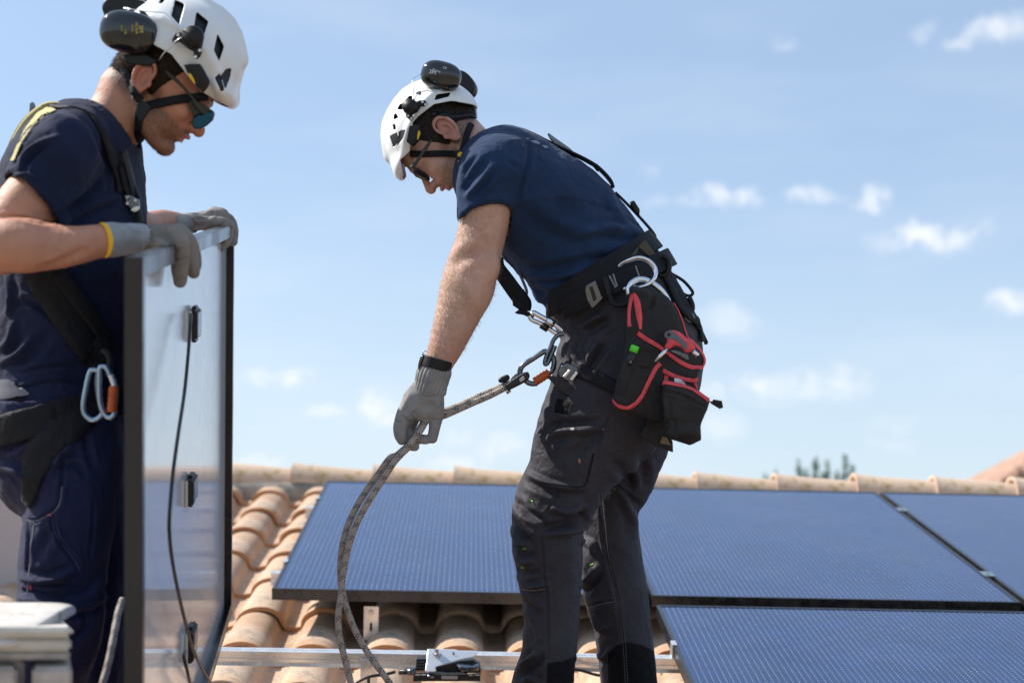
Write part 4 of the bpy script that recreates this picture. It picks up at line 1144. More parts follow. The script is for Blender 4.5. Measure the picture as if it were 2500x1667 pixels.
FLs = [([(1290, 350), (1290, 392), (1276, 440), (1262, 505)], 6, -.0045), (R1((1200, 1180), (1090, 1330), (940, 1500)), 8, .007), (R1((1210, 1300), (1150, 1400), (1050, 1490)), 7, .005), (R1((1130, 1120), (1000, 1290), (900, 1440)), 7, -.005), (R1((1010, 1080), (920, 1200), (880, 1330)), 6, .004),
       (R1((1330, 1150), (1450, 1230)), 6, -.003), ([(1262, 520), (1330, 560), (1420, 600), (1480, 640)], 20, -.004), ([(1250, 645), (1330, 655), (1430, 636), (1515, 626), (1560, 600)], 11, -.006), ([(1262, 665), (1350, 676), (1440, 660), (1500, 640)], 9, .005), ([(1427, 568), (1490, 556), (1556, 566)], 11, .006), ([(1415, 590), (1490, 580), (1560, 586)], 10, -.005),
       ([(1290, 690), (1340, 700), (1400, 690)], 9, .004), ([(1330, 742), (1380, 720), (1430, 690)], 9, -.006), ([(1290, 705), (1320, 730), (1350, 745)], 8, .006), ([(1345, 760), (1372, 740), (1420, 720)], 8, .005), ([(1480, 450), (1510, 520), (1560, 570)], 9, .004), ([(1300, 480), (1360, 540), (1450, 590)], 22, .004), ([(1380, 420), (1440, 470), (1490, 520)], 24, -.003)]
FLs = [(p_, w_, a_ * 1.5) for p_, w_, a_ in FLs]
shirtR, Vs, Qs = soft('t_shirt', fs, m_shirt, pr, 2, FLs, rum=[(.0040, 8, (1, 1, 1), 3)])
# ---- trousers
hipR = [(1610, 622, 1356, 800, D, .168), (1660, 700, 1384, 862, D, .175), (1698, 780, 1392, 905, D, .180), (1706, 850, 1362, 950, D, .180), (1680, 925, 1350, 975, D, .175)]
legN = [(1680, 900, 1352, 940, D - .085, .10), (1645, 985, 1336, 985, D - .088, .10), (1600, 1052, 1315, 1022, D - .09, .098), (1540, 1112, 1301, 1080, D - .09, .095), (1500, 1165, 1292, 1140, D - .09, .092), (1462, 1212, 1268, 1196, D - .09, .088), (1430, 1252, 1251, 1252, D - .09, .086), (1422, 1310, 1250, 1300, D - .09, .084), (1421, 1370, 1258, 1352, D - .09, .083), (1421, 1430, 1268, 1418, D - .09, .081), (1416, 1490, 1279, 1480, D - .09, .080), (1411, 1540, 1281, 1545, D - .09, .079), (1406, 1605, 1274, 1600, D - .09, .080), (1401, 1665, 1254, 1655, D - .09, .082), (1398, 1740, 1240, 1735, D - .09, .084), (1396, 1830, 1236, 1835, D - .09, .085)]
legF = [(1675, 900, 1400, 940, D + .085, .10), (1662, 985, 1420, 985, D + .10, .10), (1632, 1080, 1440, 1070, D + .115, .095), (1598, 1160, 1436, 1160, D + .125, .090), (1570, 1212, 1430, 1215, D + .13, .087), (1555, 1262, 1424, 1265, D + .135, .085), (1562, 1340, 1420, 1340, D + .14, .083), (1576, 1420, 1421, 1420, D + .14, .082), (1583, 1475, 1434, 1480, D + .14, .081), (1588, 1530, 1450, 1530, D + .14, .080), (1594, 1590, 1460, 1590, D + .14, .080), (1602, 1665, 1468, 1665, D + .14, .082), (1610, 1740, 1470, 1740, D + .14, .084), (1618, 1830, 1474, 1830, D + .14, .085)]
ft = Field([-.02, -.24, D - .24], [.50, 1.00, D + .27], .0034)
ft.edges(hipR, 0); ft.edges(legN, .025); 
ft2 = ft.like(); ft2.edges(legF, 0)
hh = np.clip(.5 + .5 * (ft2.d - ft.d) / .012, 0, 1); ft.d = (ft2.d + (ft.d - ft2.d) * hh - .012 * hh * (1 - hh)).astype(np.float32)
gap = 1.0
FLt = [(R6((890, 410), (870, 465), (760, 505), (620, 520)), 9, -.011), (R6((890, 380), (780, 405), (670, 385)), 9, .008), (R6((880, 500), (800, 540), (700, 540)), 10, .006), (R6((450, 340), (520, 420), (620, 465)), 8, -.008), (R6((520, 200), (620, 250), (760, 300), (900, 300)), 9, -.005), (R6((520, 160), (600, 200), (720, 240), (900, 250)), 7, .004),
       (R6((420, 470), (470, 560), (540, 600)), 7, -.006), (R6((430, 560), (480, 620), (520, 630)), 6, .006), (R6((440, 640), (500, 700), (560, 700)), 7, -.006), (R6((440, 720), (500, 760), (560, 740)), 6, .005), (R6((450, 800), (500, 830), (600, 810)), 7, -.005), (R6((470, 880), (540, 920), (640, 900)), 7, .005), (R6((480, 940), (560, 945), (640, 930)), 4, -.004),
       (R6((490, 1010), (560, 1070), (600, 1120)), 9, -.005), (R6((500, 1150), (540, 1230), (560, 1300)), 8, -.004), (R6((480, 1460), (560, 1400), (590, 1350)), 8, .008), (R6((470, 1520), (560, 1450), (620, 1390)), 9, -.006), (R6((500, 1550), (540, 1535), (560, 1567)), 7, .006),
       (R6((610, 560), (620, 700), (630, 850), (650, 1000), (655, 1400)), 3.5, -.0025), (R6((620, 470), (700, 330), (720, 260)), 3, -.0022),
       (R6((1010, 290), (1040, 650), (1110, 950), (1150, 1200), (1190, 1500)), 4, -.003), (R6((890, 600), (950, 640), (960, 700)), 8, .007), (R6((900, 900), (950, 840), (1000, 770)), 8, .008), (R6((905, 960), (960, 900), (1010, 860)), 7, -.006), (R6((930, 1060), (1010, 1035), (1100, 1020)), 4, -.004), (R6((960, 1100), (1010, 1200), (1060, 1180)), 8, .007), (R6((1000, 1360), (1030, 1400), (1070, 1350)), 7, .006),
       (R6((1120, 230), (1200, 300), (1280, 360)), 5, -.004), (R6((1100, 60), (1200, 200), (1250, 400)), 12, -.006), (R6((1180, 330), (1230, 450), (1240, 600)), 10, .005), (R6((1290, 20), (1310, 200), (1270, 330)), 10, -.005), (R6((960, 20), (930, 150), (900, 240)), 3.5, -.0025),
       (R4((440, 370), (520, 480), (600, 560)), 8, .008), (R4((600, 560), (680, 400), (760, 250)), 9, .007), (R4((620, 600), (720, 460), (860, 300)), 8, -.006), (R4((540, 150), (480, 260), (450, 400)), 8, .008), (R4((580, 100), (700, 20), (820, -60)), 10, .008), (R4((620, 160), (760, 60), (900, 0)), 10, -.007),
       (R4((60, 1340), (180, 1200), (170, 1000)), 8, .007), (R4((100, 1400), (300, 1290), (520, 1270), (800, 1250)), 9, .006), (R4((200, 1200), (400, 1190), (740, 1180)), 9, -.005), (R4((480, 1567), (640, 1400), (820, 1290)), 14, -.006), (R4((720, 1567), (800, 1300), (900, 1120)), 4, -.003)]
FLt = [(p_, w_ * 1.1, a_ * 1.7) for p_, w_, a_ in FLt]
trR, Vt, Qt = soft('trousers', ft, m_trouR, pr, 2, FLt, rum=[(.0060, 6.5, (1, .55, 1), 3)])
# hidden core joins head, arms and legs into the body
af = Field([-.22, -.42, D - .23], [.03, .13, D - .08], .0024); af.edges(armR, 0)
af.ell(C(1196, 650, D - .18), (.022, .03, .02), .02)           # elbow point
af.ell(C(1160, 700, D - .17), (.035, .05, .03), .03)
FLa = [([(1104, 650), (1140, 622), (1180, 610)], 14, -.004), ([(1095, 700), (1130, 730), (1120, 790)], 16, -.003), ([(1160, 560), (1190, 600), (1205, 650)], 13, -.002), ([(1150, 640), (1172, 690), (1150, 760)], 14, .003)]
Va, Qa = af.mesh(); Va, Qa = clean(Va, Qa); Va = smooth(Va, Qa, 10); Va = folds(Va, Qa, FLa)
Vc, Qc_ = body_only.copy(-.032).mesh()
Vl, Ql = ft.copy(-.032).mesh()
fa_ = Field([-.18, -.36, D + .10], [.02, .18, D + .28], .0045)      # his far arm, behind the near one
fa_.chain([C(1215, 470, D + .19), C(1172, 560, D + .19), C(1148, 650, D + .19), C(1112, 760, D + .17), C(1076, 870, D + .12)], [.045, .044, .040, .034, .026], 0)
V5, Q5 = fa_.mesh(); V5 = smooth(V5, Q5, 4)
fg_ = Field(C(1000, 850, D + .12) - [.02, .02, .09], C(1110, 1030, D + .12) + [.02, .02, .07], .004); fg_.chain([C(1078, 862, D + .12), C(1062, 920, D + .09), C(1040, 970, D + .06), C(1024, 1000, D + .04)], [.030, .031, .032, .024], 0, e=[.026, .022, .022, .018]); soft('glove', fg_, m_glove, pr, 1)
parts_ = [(Vh, Qh), (Va, Qa), (Vc, Qc_), (Vl, Ql), (V5, Q5)]
VV = np.vstack([p[0] for p in parts_]); of_ = np.cumsum([0] + [len(p[0]) for p in parts_[:-1]]); QQ = np.vstack([p[1] + o_ for p, o_ in zip(parts_, of_)])
bodyR = mesh_obj('body', cam2w(VV), QQ, m_skinR, pr, True); set_tint(bodyR, tR, tG)
# forearm and upper-arm hair
Na = normals(Va, Qa); r_ = np.random.default_rng(2); pa = pixel(Va)
ok = np.where((pa[:, 1] > 500) & (pa[:, 1] < 865) & (Va[:, 2] < D - .12))[0]; prob = np.clip(1.1 - (pa[ok, 0] - np.interp(pa[ok, 1], [500, 560, 650, 750, 865], [1124, 1122, 1090, 1067, 1042])) / 115, .12, 1); ok = ok[r_.random(len(ok)) < prob]
ok = r_.choice(ok, min(6500, len(ok)), replace=False)
ah = strands('arm_hair', Va[ok], Na[ok], m_blond, bodyR, .0100, .00042, lambda p, n: np.array([.30, .85, 0]) + n * .55, .35); ah['kind'] = 'stuff'
hairR = hair_shell(HR, m_hairR, pr, 4, -40, .005, 8)
# ---- helmet
edR = [(150, 52), (124, 43), (112, 46), (96, 60), (70, 50), (40, 62), (14, 72), (-4, 68), (-43, 52), (-68, 24), (-80, -4), (-92, -24), (-125, -28)]
vR = [R1((205, 915), (275, 880), (285, 970), (240, 1020)), R1((290, 870), (355, 855), (330, 930), (262, 1025), (280, 975)), R1((235, 805), (255, 800), (260, 850), (237, 850)), R1((240, 755), (245, 710), (262, 697), (285, 735)), R1((275, 655), (300, 610), (330, 600), (340, 625), (320, 662)), R1((350, 570), (385, 535), (415, 528), (420, 555)), R1((450, 510), (480, 487), (508, 485), (500, 520)), R1((628, 570), (650, 515), (785, 495), (765, 535))]
heR, bvHR = helmet(HR, pr, (2, 44, 0), (116, 92, 104), edR, vR, peak=((98, 58, 0), (34, 22, 78), -18), rear=((-54, 20, 0), (60, 62, 88)))
for v_ in vR[:2]: patch('vent_insert', v_, m_rubber, bvHR, heR, off=-.0012, step=1.2)
mb_ = plate('lamp_clip', R1((390, 820), (495, 800), (490, 945), (425, 1020), (362, 965)), D - .104, .010, m_rubber, heR, .003, bulge=.002, dz=(.45, .1))
mb_ = plate('clip_wheel', R1((470, 865), (490, 858), (497, 880), (490, 910), (478, 955), (458, 955), (462, 900)), D - .100, .012, m_yellow, heR, .002, dz=(.45, .1))
plate('ear_defender_mount', R1((340, 590), (390, 560), (440, 590), (490, 570), (540, 570), (568, 610), (540, 630), (500, 630), (470, 680), (420, 710), (425, 755), (405, 770), (360, 730), (355, 690), (338, 660)), D - .112, .012, m_rubber, heR, .004, bulge=.003)
c_ = C(*R1((400, 635))[0], D - .122); MBx = MB(); a_ = cam2w(c_); MBx.cyl(a_, cam2w(c_ + np.array([-.003, -.002, -.014])), .018, 28, .016); MBx.build('pivot', m_rubber, heR, True)
for q in R1((515, 585), (545, 610), (378, 718), (408, 745)):
    cc = C(*q, D - .1195); MB().cyl(cam2w(cc), cam2w(cc + np.array([0, 0, -.0012])), .0028, 10).build('rivet', m_helm, heR)
prt = [('3M', *R1((612, 303))[0], .013, 1, .25, m_white), ('PELTOR', *R1((650, 290))[0], .0055, 1, .45, m_white), ('CE', *R1((728, 262))[0], .0075, 1, .25, m_white)]
e1, c1 = ear_cup(HR, heR, *R1((693, 337))[0], 50, 36, 14, -.075, 28, prt)
e2, c2 = ear_cup(HR, heR, *R1((905, 430))[0], 40, 28, 50, .085, 24)
tube('wire_arm', campath(R1((430, 575), (432, 500), (415, 385), (425, 365), (480, 330), (525, 298)), [D - .125, D - .12, D - .11, D - .105, D - .1, D - .09]), .0010, m_silver, heR, 6, 1)
tube('wire_arm', campath(R1((435, 580), (450, 530), (495, 488), (560, 478), (640, 492), (705, 462)), [D - .125, D - .125, D - .122, D - .12, D - .112, D - .10]), .0010, m_silver, heR, 6, 1)
tube('wire_arm', campath(R1((480, 470), (700, 450), (905, 470), (960, 520)), [D + .08, D + .09, D + .09, D + .09]), .0010, m_silver, heR, 6, 1)
# straps and cradle
bvh_h = bvh(Vh, Qh)
strap('chin_strap', bvh_h, R1((405, 1075), (520, 1080), (660, 1080), (800, 1085), (870, 1085)), .0145, m_web, heR, off=.0035)
strap('chin_strap', bvh_h, R1((980, 800), (945, 880), (920, 960), (895, 1070)), .0145, m_web, heR, off=.003, depth=D - .075)
plate('strap_slider', R1((820, 1060), (870, 1042), (930, 1055), (938, 1090), (900, 1145), (850, 1140)), D - .084, .008, m_rubber, heR, .003)
plate('strap_button', R1((850, 1080), (875, 1062), (905, 1070), (912, 1090), (880, 1112), (852, 1108)), D - .0895, .004, m_yellow, heR, .0015)
plate('strap_tab', R1((850, 1150), (920, 1115), (895, 1150), (875, 1175)), D - .086, .004, m_yellow, heR, .0015)
strap('head_band', bvh_h, R1((600, 705), (700, 715), (820, 735), (950, 720), (1010, 755)), .011, m_rubber, heR, off=.006, depth=D - .08)
# glasses
plate('glasses_temple', R1((590, 945), (612, 950), (560, 1040), (500, 1125), (440, 1215), (410, 1225), (400, 1205), (470, 1120), (530, 1020)), D - .080, .003, m_frameg, pr, .001)
_R1 = R1; R1 = lambda *P: [(x + 5, y - 1) for x, y in _R1(*P)]
gl = empty('glasses', cam2w(HR.L(95, 12)), parent=pr)
for q, nm in ((-1, 'near'), (1, 'far')):
    zc = D + .01 + q * .034
    fr = R1((408, 1240), (420, 1215), (440, 1220), (520, 1260), (560, 1300), (568, 1325), (545, 1345), (500, 1335), (430, 1305), (402, 1270))
    dz_ = (0, 0)
    plate('rim', fr, zc - (.018 if q < 0 else -.0), .005, m_frameg, gl, .0015, dz=(-.45 * q, -.25 * q))
    plate('lens', R1((408, 1240), (440, 1232), (515, 1268), (555, 1305), (556, 1325), (520, 1330), (440, 1298), (412, 1270)), zc - (.0205 if q < 0 else -.004), .003, m_lensR, gl, .001, dz=(-.45 * q, -.25 * q))
bpy.data.objects['glasses_temple'].parent = None; o_ = bpy.data.objects['glasses_temple']; o_.location = o_.location + pr.location; setparent(o_, gl)
R1 = _R1
# ---- glove, watch
zg = D - .155
gf = Field(C(930, 880, zg) - [.0, .0, .075], C(1125, 1120, zg) + [0, 0, .075], .0015)
gf.edges([(1018, 900, 1096, 915, zg, .031), (1014, 930, 1090, 938, zg, .029), (1006, 948, 1086, 953, zg, .027), (993, 968, 1084, 968, zg, .026), (984, 980, 1083, 980, zg, .024)], 0)
J = lambda x, y, dz=0: C(x, y, zg + dz)
gf.chain([J(1008, 975, -.004), J(990, 1006, -.010), J(977, 1038, -.014), J(976, 1060, -.013), J(981, 1074, -.008)], [.022, .0185, .0150, .0130, .0110], .006)       # index
gf.chain([J(1020, 985, .006), J(1003, 1014, .010), J(990, 1042, .018), J(1006, 1066, .014), J(1040, 1073, .006)], [.020, .0160, .0125, .0120, .0105], .004)        # middle
gf.chain([J(1020, 985, .016), J(1004, 1020, .028), J(990, 1056, .034), J(1000, 1084, .024), J(1013, 1090, .012)], [.018, .0140, .0120, .0115, .0100], .004)       # ring
gf.chain([J(1025, 985, .020), J(1012, 1020, .045), J(1002, 1050, .052), J(1012, 1068, .050), J(1024, 1074, .045)], [.018, .0130, .0110, .0105, .0095], .004)     # little
gf.chain([J(1058, 975, -.004), J(1066, 1005, .000), J(1062, 1036, .002), J(1056, 1070, .004)], [.0230, .0170, .0135, .0112], .006)     # thumb
FLg = [(R5((560, 1000), (480, 1050), (420, 1130)), 5, .002), (R5((380, 1110), (440, 1150), (480, 1190)), 4, -.0035), (R5((720, 960), (640, 1010), (580, 1080)), 9, -.003), (R5((500, 1180), (560, 1140)), 4, -.002), (R5((480, 850), (420, 960), (370, 1050)), 6, .002), (R5((700, 1150), (820, 1155)), 3, -.0015), (R5((300, 1160), (360, 1190)), 4, -.002), (R5((760, 900), (820, 1000)), 8, .002), (R5((530, 720), (560, 800)), 4, .0015)]
glv, Vg, Qg = soft('glove', gf, m_glove, pr, 1, FLg, rum=[(.0007, 60, (1, 1, 1), 2, False)])
cf = Field(C(990, 860, zg) - [.0, .0, .06], C(1120, 965, zg) + [0, 0, .06], .0012)
cf.edges([(1026, 892, 1098, 925, zg, .0335), (1019, 900, 1096, 930, zg, .0355), (1017, 912, 1092, 943, zg, .0345), (1019, 920, 1087, 945, zg, .0315)], 0)
cf.edges([(1021, 918, 1086, 945, zg, .031), (1014, 928, 1088, 958, zg, .0335), (1012, 938, 1086, 968, zg, .031)], .001)
def ribs(V, Q):      # knitted rib cuff: grooves along the arm
    N = normals(V, Q); c = C(1055, 925, zg); x = V - c; ang = np.arctan2(x[:, 2], x[:, 0] * .9 + x[:, 1] * .35)
    return V + N * (np.sign(np.sin(ang * 26)) * np.abs(np.sin(ang * 26)) ** .6 * .0010)[:, None]
soft('glove_cuff', cf, m_glove, pr, 0, post=ribs)
wt = empty('wrist_watch', cam2w(C(1062, 880, zg)), parent=pr)
wf = Field(C(1000, 845, zg) - [0, 0, .05], C(1120, 935, zg) + [0, 0, .05], .0013)
ea_ = [(1034, 862, 1106, 886, zg, .034), (1026, 886, 1096, 912, zg, .035)]; ex_ = [(1040, 845, 1112, 868, zg, .034), (1018, 905, 1088, 930, zg, .035)]
wf.edges([ex_[0], ex_[1]], 0, 1, grow=.0025); ax_ = C(1058, 900, zg) - C(1066, 873, zg); ax_ /= np.linalg.norm(ax_)
wf.cut(C(1060, 899, zg), ax_); wf.cut(C(1067, 874, zg), -ax_)
soft('band', wf, m_rubber, wt, 0)
plate('watch_case', R5((565, 560), (580, 470), (610, 400), (640, 395), (635, 450), (600, 520), (590, 580)), zg - .006, .036, m_gun, wt, .003)
tube('band_loop', campath(R5((625, 400), (632, 365), (655, 362), (680, 378)), zg - .030), .0013, m_silver, wt, 6)
# boots
bt = Field([.0, .88, D - .22], [.44, 1.20, D + .28], .0045)
for (x0, y0, z) in ((1318, 1835, D - .09), (1545, 1835, D + .14)):
    yf = (1.336 - z * .0982) / .9951 * F / z + 833
    bt.chain([C(x0, 1800, z), C(x0, yf - 70, z)], [.062, .058], 0, 2, e=[.055, .052])
    bt.chain([C(x0 + 25, yf - 45, z), C(x0 - 60, yf - 42, z), C(x0 - 130, yf - 38, z)], [.046, .046, .036], .03, 3, e=[.045, .05, .046])
    bt.ell(C(x0 - 55, yf - 20, z), (.14, .026, .05), .006)
soft('boots', bt, m_rubber, pr, 1)
# ================================================================== HARNESS AND GEAR OF THE BENDING MAN
allV = np.vstack([Vs, Vt]); bvs = bvh(allV, np.vstack([Qs, Qt + len(Vs)])); bvt = bvh(Vt, Qt); bvsh = bvh(Vs, Qs)
hz = empty('safety_harness', cam2w(C(1500, 700, D)), parent=pr)
# padded hip belt and webbing belt wrapping the waist (shell of the clothes between two slanted planes)
def wrap(name, P0, P1, wid, grow, th, m, base=None, zmin=None, zmax=None, par=None, h=.0032):
    """band round the body whose centre line is seen through P0..P1"""
    a = C(*P0, D); b = C(*P1, D); ax = b - a; ax /= np.linalg.norm(ax); n = np.array([ax[1], -ax[0], 0]); n /= np.linalg.norm(n)
    f = Field(np.minimum(a, b) - [.06, .08, .29], np.maximum(a, b) + [.08, .06, .27], h); f.lo[2] = D - .28
    f.n[2] = int(.52 / h); f.d = np.full(f.n, 9.0, np.float32)
    f.edges(torsoR, 0, grow=grow); f.edges(hipR, .03, grow=grow)
    inner = f.copy(-.0) ; _, X, Y, Z = f._sub(f.lo - 1, f.lo + 9)
    v = np.abs((X - a[0]) * n[0] + (Y - a[1]) * n[1]) - wid / 2
    f.d = np.maximum(np.maximum(f.d, v), -(inner.d + th)).astype(np.float32)
    if zmax: f.d = np.maximum(f.d, (Z - zmax)).astype(np.float32)
    return soft(name, f, m, par or hz, 1)
pad, Vp, Qp = wrap('hip_belt_pad', (1395, 712), (1596, 585), .050, .010, .009, m_web)
wb, Vw, Qw = wrap('waist_belt', (1432, 728), (1620, 636), .044, .017, .006, m_web)
bvw = bvh(np.vstack([Vp, Vw, Vt]), np.vstack([Qp, Qw + len(Vp), Qt + len(Vp) + len(Vw)]))
zb = hit(bvw, 1450, 718)[0]; zb = zb[2] if zb is not None else D - .17
bk = empty('belt_buckle', cam2w(C(1440, 725, zb)), parent=hz)
plate('buckle_plate', R3c((610, 935), (630, 920), (720, 870), (800, 1050), (820, 1070), (700, 1190), (680, 1185), (625, 1090), (604, 990)), zb - .012, .006, m_gun, bk, .002, dz=(.1, .2))
plate('buckle_window', R3c((650, 950), (690, 930), (740, 1080), (700, 1110)), zb - .0165, .002, m_black, bk, .0006, dz=(.1, .2))
plate('belt_keeper', R3c((795, 840), (850, 815), (915, 1020), (860, 1055)), zb - .013, .006, m_rubber, hz, .002)
for q in ((R3c((880, 815), (955, 950))), (R3c((925, 795), (970, 935))), (R3c((1180, 700), (1225, 830)))):
    strap('bar_tack', bvw, q, .004, m_stitch, hz, th=.0008, off=.0008, sub=6)
tube('gear_loop', campath(R3c((880, 1030), (910, 1110), (960, 1150), (1060, 1150), (1090, 1110)), zb - .01), .0055, m_rubber, hz, 10)
plate('belt_mesh', R3c((1100, 610), (1180, 520), (1290, 400), (1420, 560), (1340, 590), (1220, 490), (1190, 570)), hit(bvw, 1560, 610)[0][2] - .004, .003, mat('olive_mesh', (.07, .065, .045), .8, var=.4, vscale=200), hz, .001, dz=(.5, .2))
# D-ring pod and hanging loops at the back of the hip
zz = D - .12
tube('side_ring', campath(R3c((1380, 590), (1420, 640), (1450, 600), (1500, 585), (1560, 640), (1565, 740), (1530, 800), (1470, 810), (1400, 740)), zz), .0065, m_rubber, hz, 12)
plate('ring_pad', R3c((1390, 620), (1480, 640), (1530, 700), (1520, 790), (1450, 815), (1400, 780)), zz + .01, .012, m_web, hz, .004)
tube('cord_loop', campath(R3c((1590, 790), (1650, 820), (1740, 880), (1820, 970), (1840, 1020), (1800, 1045), (1740, 1025), (1680, 960), (1620, 860)), D - .06), .0036, m_rubber, hz, 10)
strap('hip_strap', bvs, R3c((1570, 800), (1640, 960), (1740, 1140), (1850, 1330), (1960, 1500), (1985, 1560)), .034, m_web, hz, th=.004, off=.004, depth=D - .07)
strap('hip_strap', bvs, R3c((1500, 830), (1570, 960), (1640, 1120), (1740, 1260), (1880, 1360)), .026, m_web, hz, th=.004, off=.007, depth=D - .10)
plate('strap_adjuster', R3c((1740, 1200), (1850, 1250), (1870, 1310), (1760, 1290)), D - .10, .008, m_gun, hz, .002)
plate('strap_adjuster', R3c((1650, 1120), (1720, 1200), (1830, 1360), (1780, 1350), (1690, 1250)), D - .11, .003, m_gun, hz, .001)
tube('cord_loop', campath(R3c((1800, 1060), (1835, 1150), (1830, 1210), (1790, 1190)), D - .08), .006, m_rubber, hz, 10)
for i in range(7):
    x, y = R4((1915 + i * 11, 90 + i * 24))[0]; tube('stitch_loop', campath([(x, y), (x + 5, y + 4), (x + 3, y + 9), (x - 2, y + 7)], D - .03), .0028, m_rubber, hz, 6, 3)
# back straps
cxy = R1((1230, 895), (1330, 872), (1440, 868), (1560, 905), (1700, 975), (1880, 1060), (2050, 1140), (2190, 1225), (2300, 1340), (2330, 1410))
def backstrap(name, P, w_, dz, m, dy=0, th=.003):
    pts = np.array([C(x, y + dy, D + dz) for x, y in spline(np.array(P), 5)]); T = np.gradient(pts, axis=0); nr = np.cross(T, [0, 0, 1.0]); nr /= np.linalg.norm(nr, axis=1)[:, None]
    nr *= -1 if nr[len(nr) // 2][1] > 0 else 1
    return ribbon(name, pts, nr, w_, m, hz, th, 0)
backstrap('shoulder_strap', cxy, .042, -.045, m_web, -1, .006)
backstrap('shoulder_strap', cxy, .042, .045, m_web, 0, .006)
plate('dorsal_ring', R1((1708, 890), (1722, 880), (1760, 910), (1930, 1030), (1990, 1090), (1940, 1090), (1800, 1010), (1740, 950)), D - .02, .006, m_gun, hz, .002)
plate('strap_buckle', R1((2060, 1135), (2110, 1145), (2200, 1190), (2200, 1215), (2100, 1175)), D - .045, .03, m_rubber, hz, .003)
plate('strap_buckle', R1((2150, 1200), (2215, 1215), (2232, 1245), (2190, 1250)), D - .045, .03, m_rubber, hz, .003)
tube('back_cord', campath([(1502, 470), (1530, 497), (1552, 520), (1575, 545), (1597, 572), (1601, 590)], D - .02), .0035, m_rubber, hz, 8)
plate('cord_stopper', [(1538, 492), (1548, 490), (1562, 512), (1561, 526), (1550, 522), (1540, 506)], D - .02, .016, m_rubber, hz, .004)
tube('cord_end', campath([(1592, 574), (1600, 592), (1604, 605)], D - .02), .0065, m_rubber, hz, 8)
plate('yellow_tag', [(1601, 600), (1607, 601), (1607, 609), (1603, 606)], D - .02, .006, m_yellow, hz, .001)
plate('collar_clip', R1((1035, 935), (1070, 900), (1140, 890), (1215, 895), (1150, 960), (1060, 990)), D - .07, .03, m_web, hz, .004, bulge=.003)
for P_ in (((1545, 945), (1600, 940), (1640, 965), (1630, 978), (1580, 965)), ((1650, 985), (1700, 990), (1718, 1012), (1685, 1014)), ((1495, 918), (1535, 922), (1525, 934))):
    patch('shirt_print', [(x, y + 4) for x, y in R1(*P_)], mat('worn_white_print', (.22, .25, .32), .8), bvsh, pr, off=.0012, step=1.2)
# chest webbing hanging from the far shoulder, and behind it a strap edge with its sunlight painted in as pale grey
zc = D + .06
pts = np.array([C(x, y, D - .08) for x, y in spline(np.array(R2c((1225, 700), (1240, 800), (1330, 930), (1425, 1060), (1490, 1140), (1500, 1215))), 6)])
nr = np.array([[.25 * math.sin(i * .3), -.2, -1] for i in range(len(pts))]); ribbon('chest_strap', pts, nr, np.interp(np.linspace(0, 1, len(pts)), [0, .3, .6, .8, 1], [.030, .034, .036, .034, .024]), m_web, hz, .0025, 0)
pts = np.array([C(x, y, D - .05) for x, y in spline(np.array(R2c((1440, 850), (1480, 940), (1510, 1020), (1500, 1060), (1470, 1010))), 5)])
ribbon('chest_strap', pts, np.tile([.9, -.1, -.5], (len(pts), 1)), .012, m_stitch, hz, .002, 0)
plate('strap_keeper', R2c((1370, 1060), (1410, 1080), (1500, 1150), (1440, 1200), (1380, 1160)), D - .085, .007, m_web, hz, .002)
plate('frayed_strap_end', R2c((1395, 1228), (1440, 1195), (1520, 1215), (1600, 1240), (1570, 1290), (1480, 1250), (1420, 1240)), D - .082, .010, m_web, hz, .002)
# thigh strap and trouser details
ls = strap('leg_strap', bvt, R4((430, 520), (560, 590), (700, 660), (850, 730), (960, 790)), .030, m_web, hz, th=.004, off=.004)
zl = hit(bvt, 1395, 905)[0]; zl = zl[2] if zl is not None else D - .17
lb = empty('leg_buckle', cam2w(C(1385, 905, zl)), parent=hz)
plate('buckle_plate', R4((300, 600), (330, 530), (400, 500), (520, 560), (540, 600), (450, 700), (390, 700), (310, 650)), zl - .012, .008, m_gun, lb, .002)
for q in (R4((345, 650), (420, 570), (450, 580), (375, 670)), R4((420, 690), (500, 590), (530, 610), (460, 700))): plate('buckle_bar', q, zl - .018, .006, m_alu, lb, .0015)
plate('trouser_flap', R4((160, 655), (230, 640), (300, 660), (450, 750), (620, 850), (760, 960), (915, 1070), (850, 1105), (700, 1010), (500, 930), (330, 830), (230, 730)), zl - .008, .004, m_trouR, pr, .0015, h=.002, dz=(.12, .1))
plate('velcro_patch', R4((300, 735), (430, 760), (525, 815), (480, 930), (320, 830)), zl - .0115, .002, m_patch, pr, .0006, dz=(.12, .1))
h0 = hit(bvt, *R4((340, 990))[0])[0]
strap('velcro_patch', bvt, R4((270, 985), (350, 1000), (440, 1020)), .030, m_patch, pr, th=.0012, off=.0012)
strap('thigh_pocket_edge', bvt, R6((965, 20), (940, 140), (900, 245), (750, 235), (600, 205), (540, 190)), .0022, m_patch, pr, th=.0008)
# stitch lines and reinforcement patches
for P_ in (((1003, 290), (1030, 500), (1045, 680), (1090, 900), (1120, 1030), (1160, 1250), (1180, 1567)), ((1020, 290), (1045, 500), (1062, 680), (1105, 900), (1135, 1030), (1176, 1250), (1196, 1567))):
    pts_ = spline(np.array(R6(*P_)), 8); mbs = MB()
    for i in range(0, len(pts_) - 1):
        for t_ in (0, .5):
            a_ = pts_[i] + (pts_[i + 1] - pts_[i]) * t_; b_ = pts_[i] + (pts_[i + 1] - pts_[i]) * (t_ + .3)
            ha, hb = hit(bvt, *a_)[0], hit(bvt, *b_)[0]
            if ha is not None and hb is not None: mbs.cyl(cam2w(ha * .9995), cam2w(hb * .9995), .0006, 4)
    mbs.build('seam_stitching', m_stitch, pr)
strap('pocket_seam', bvt, R6((480, 935), (560, 945), (640, 930)), .0022, m_stitch, pr, th=.0006, sub=6)
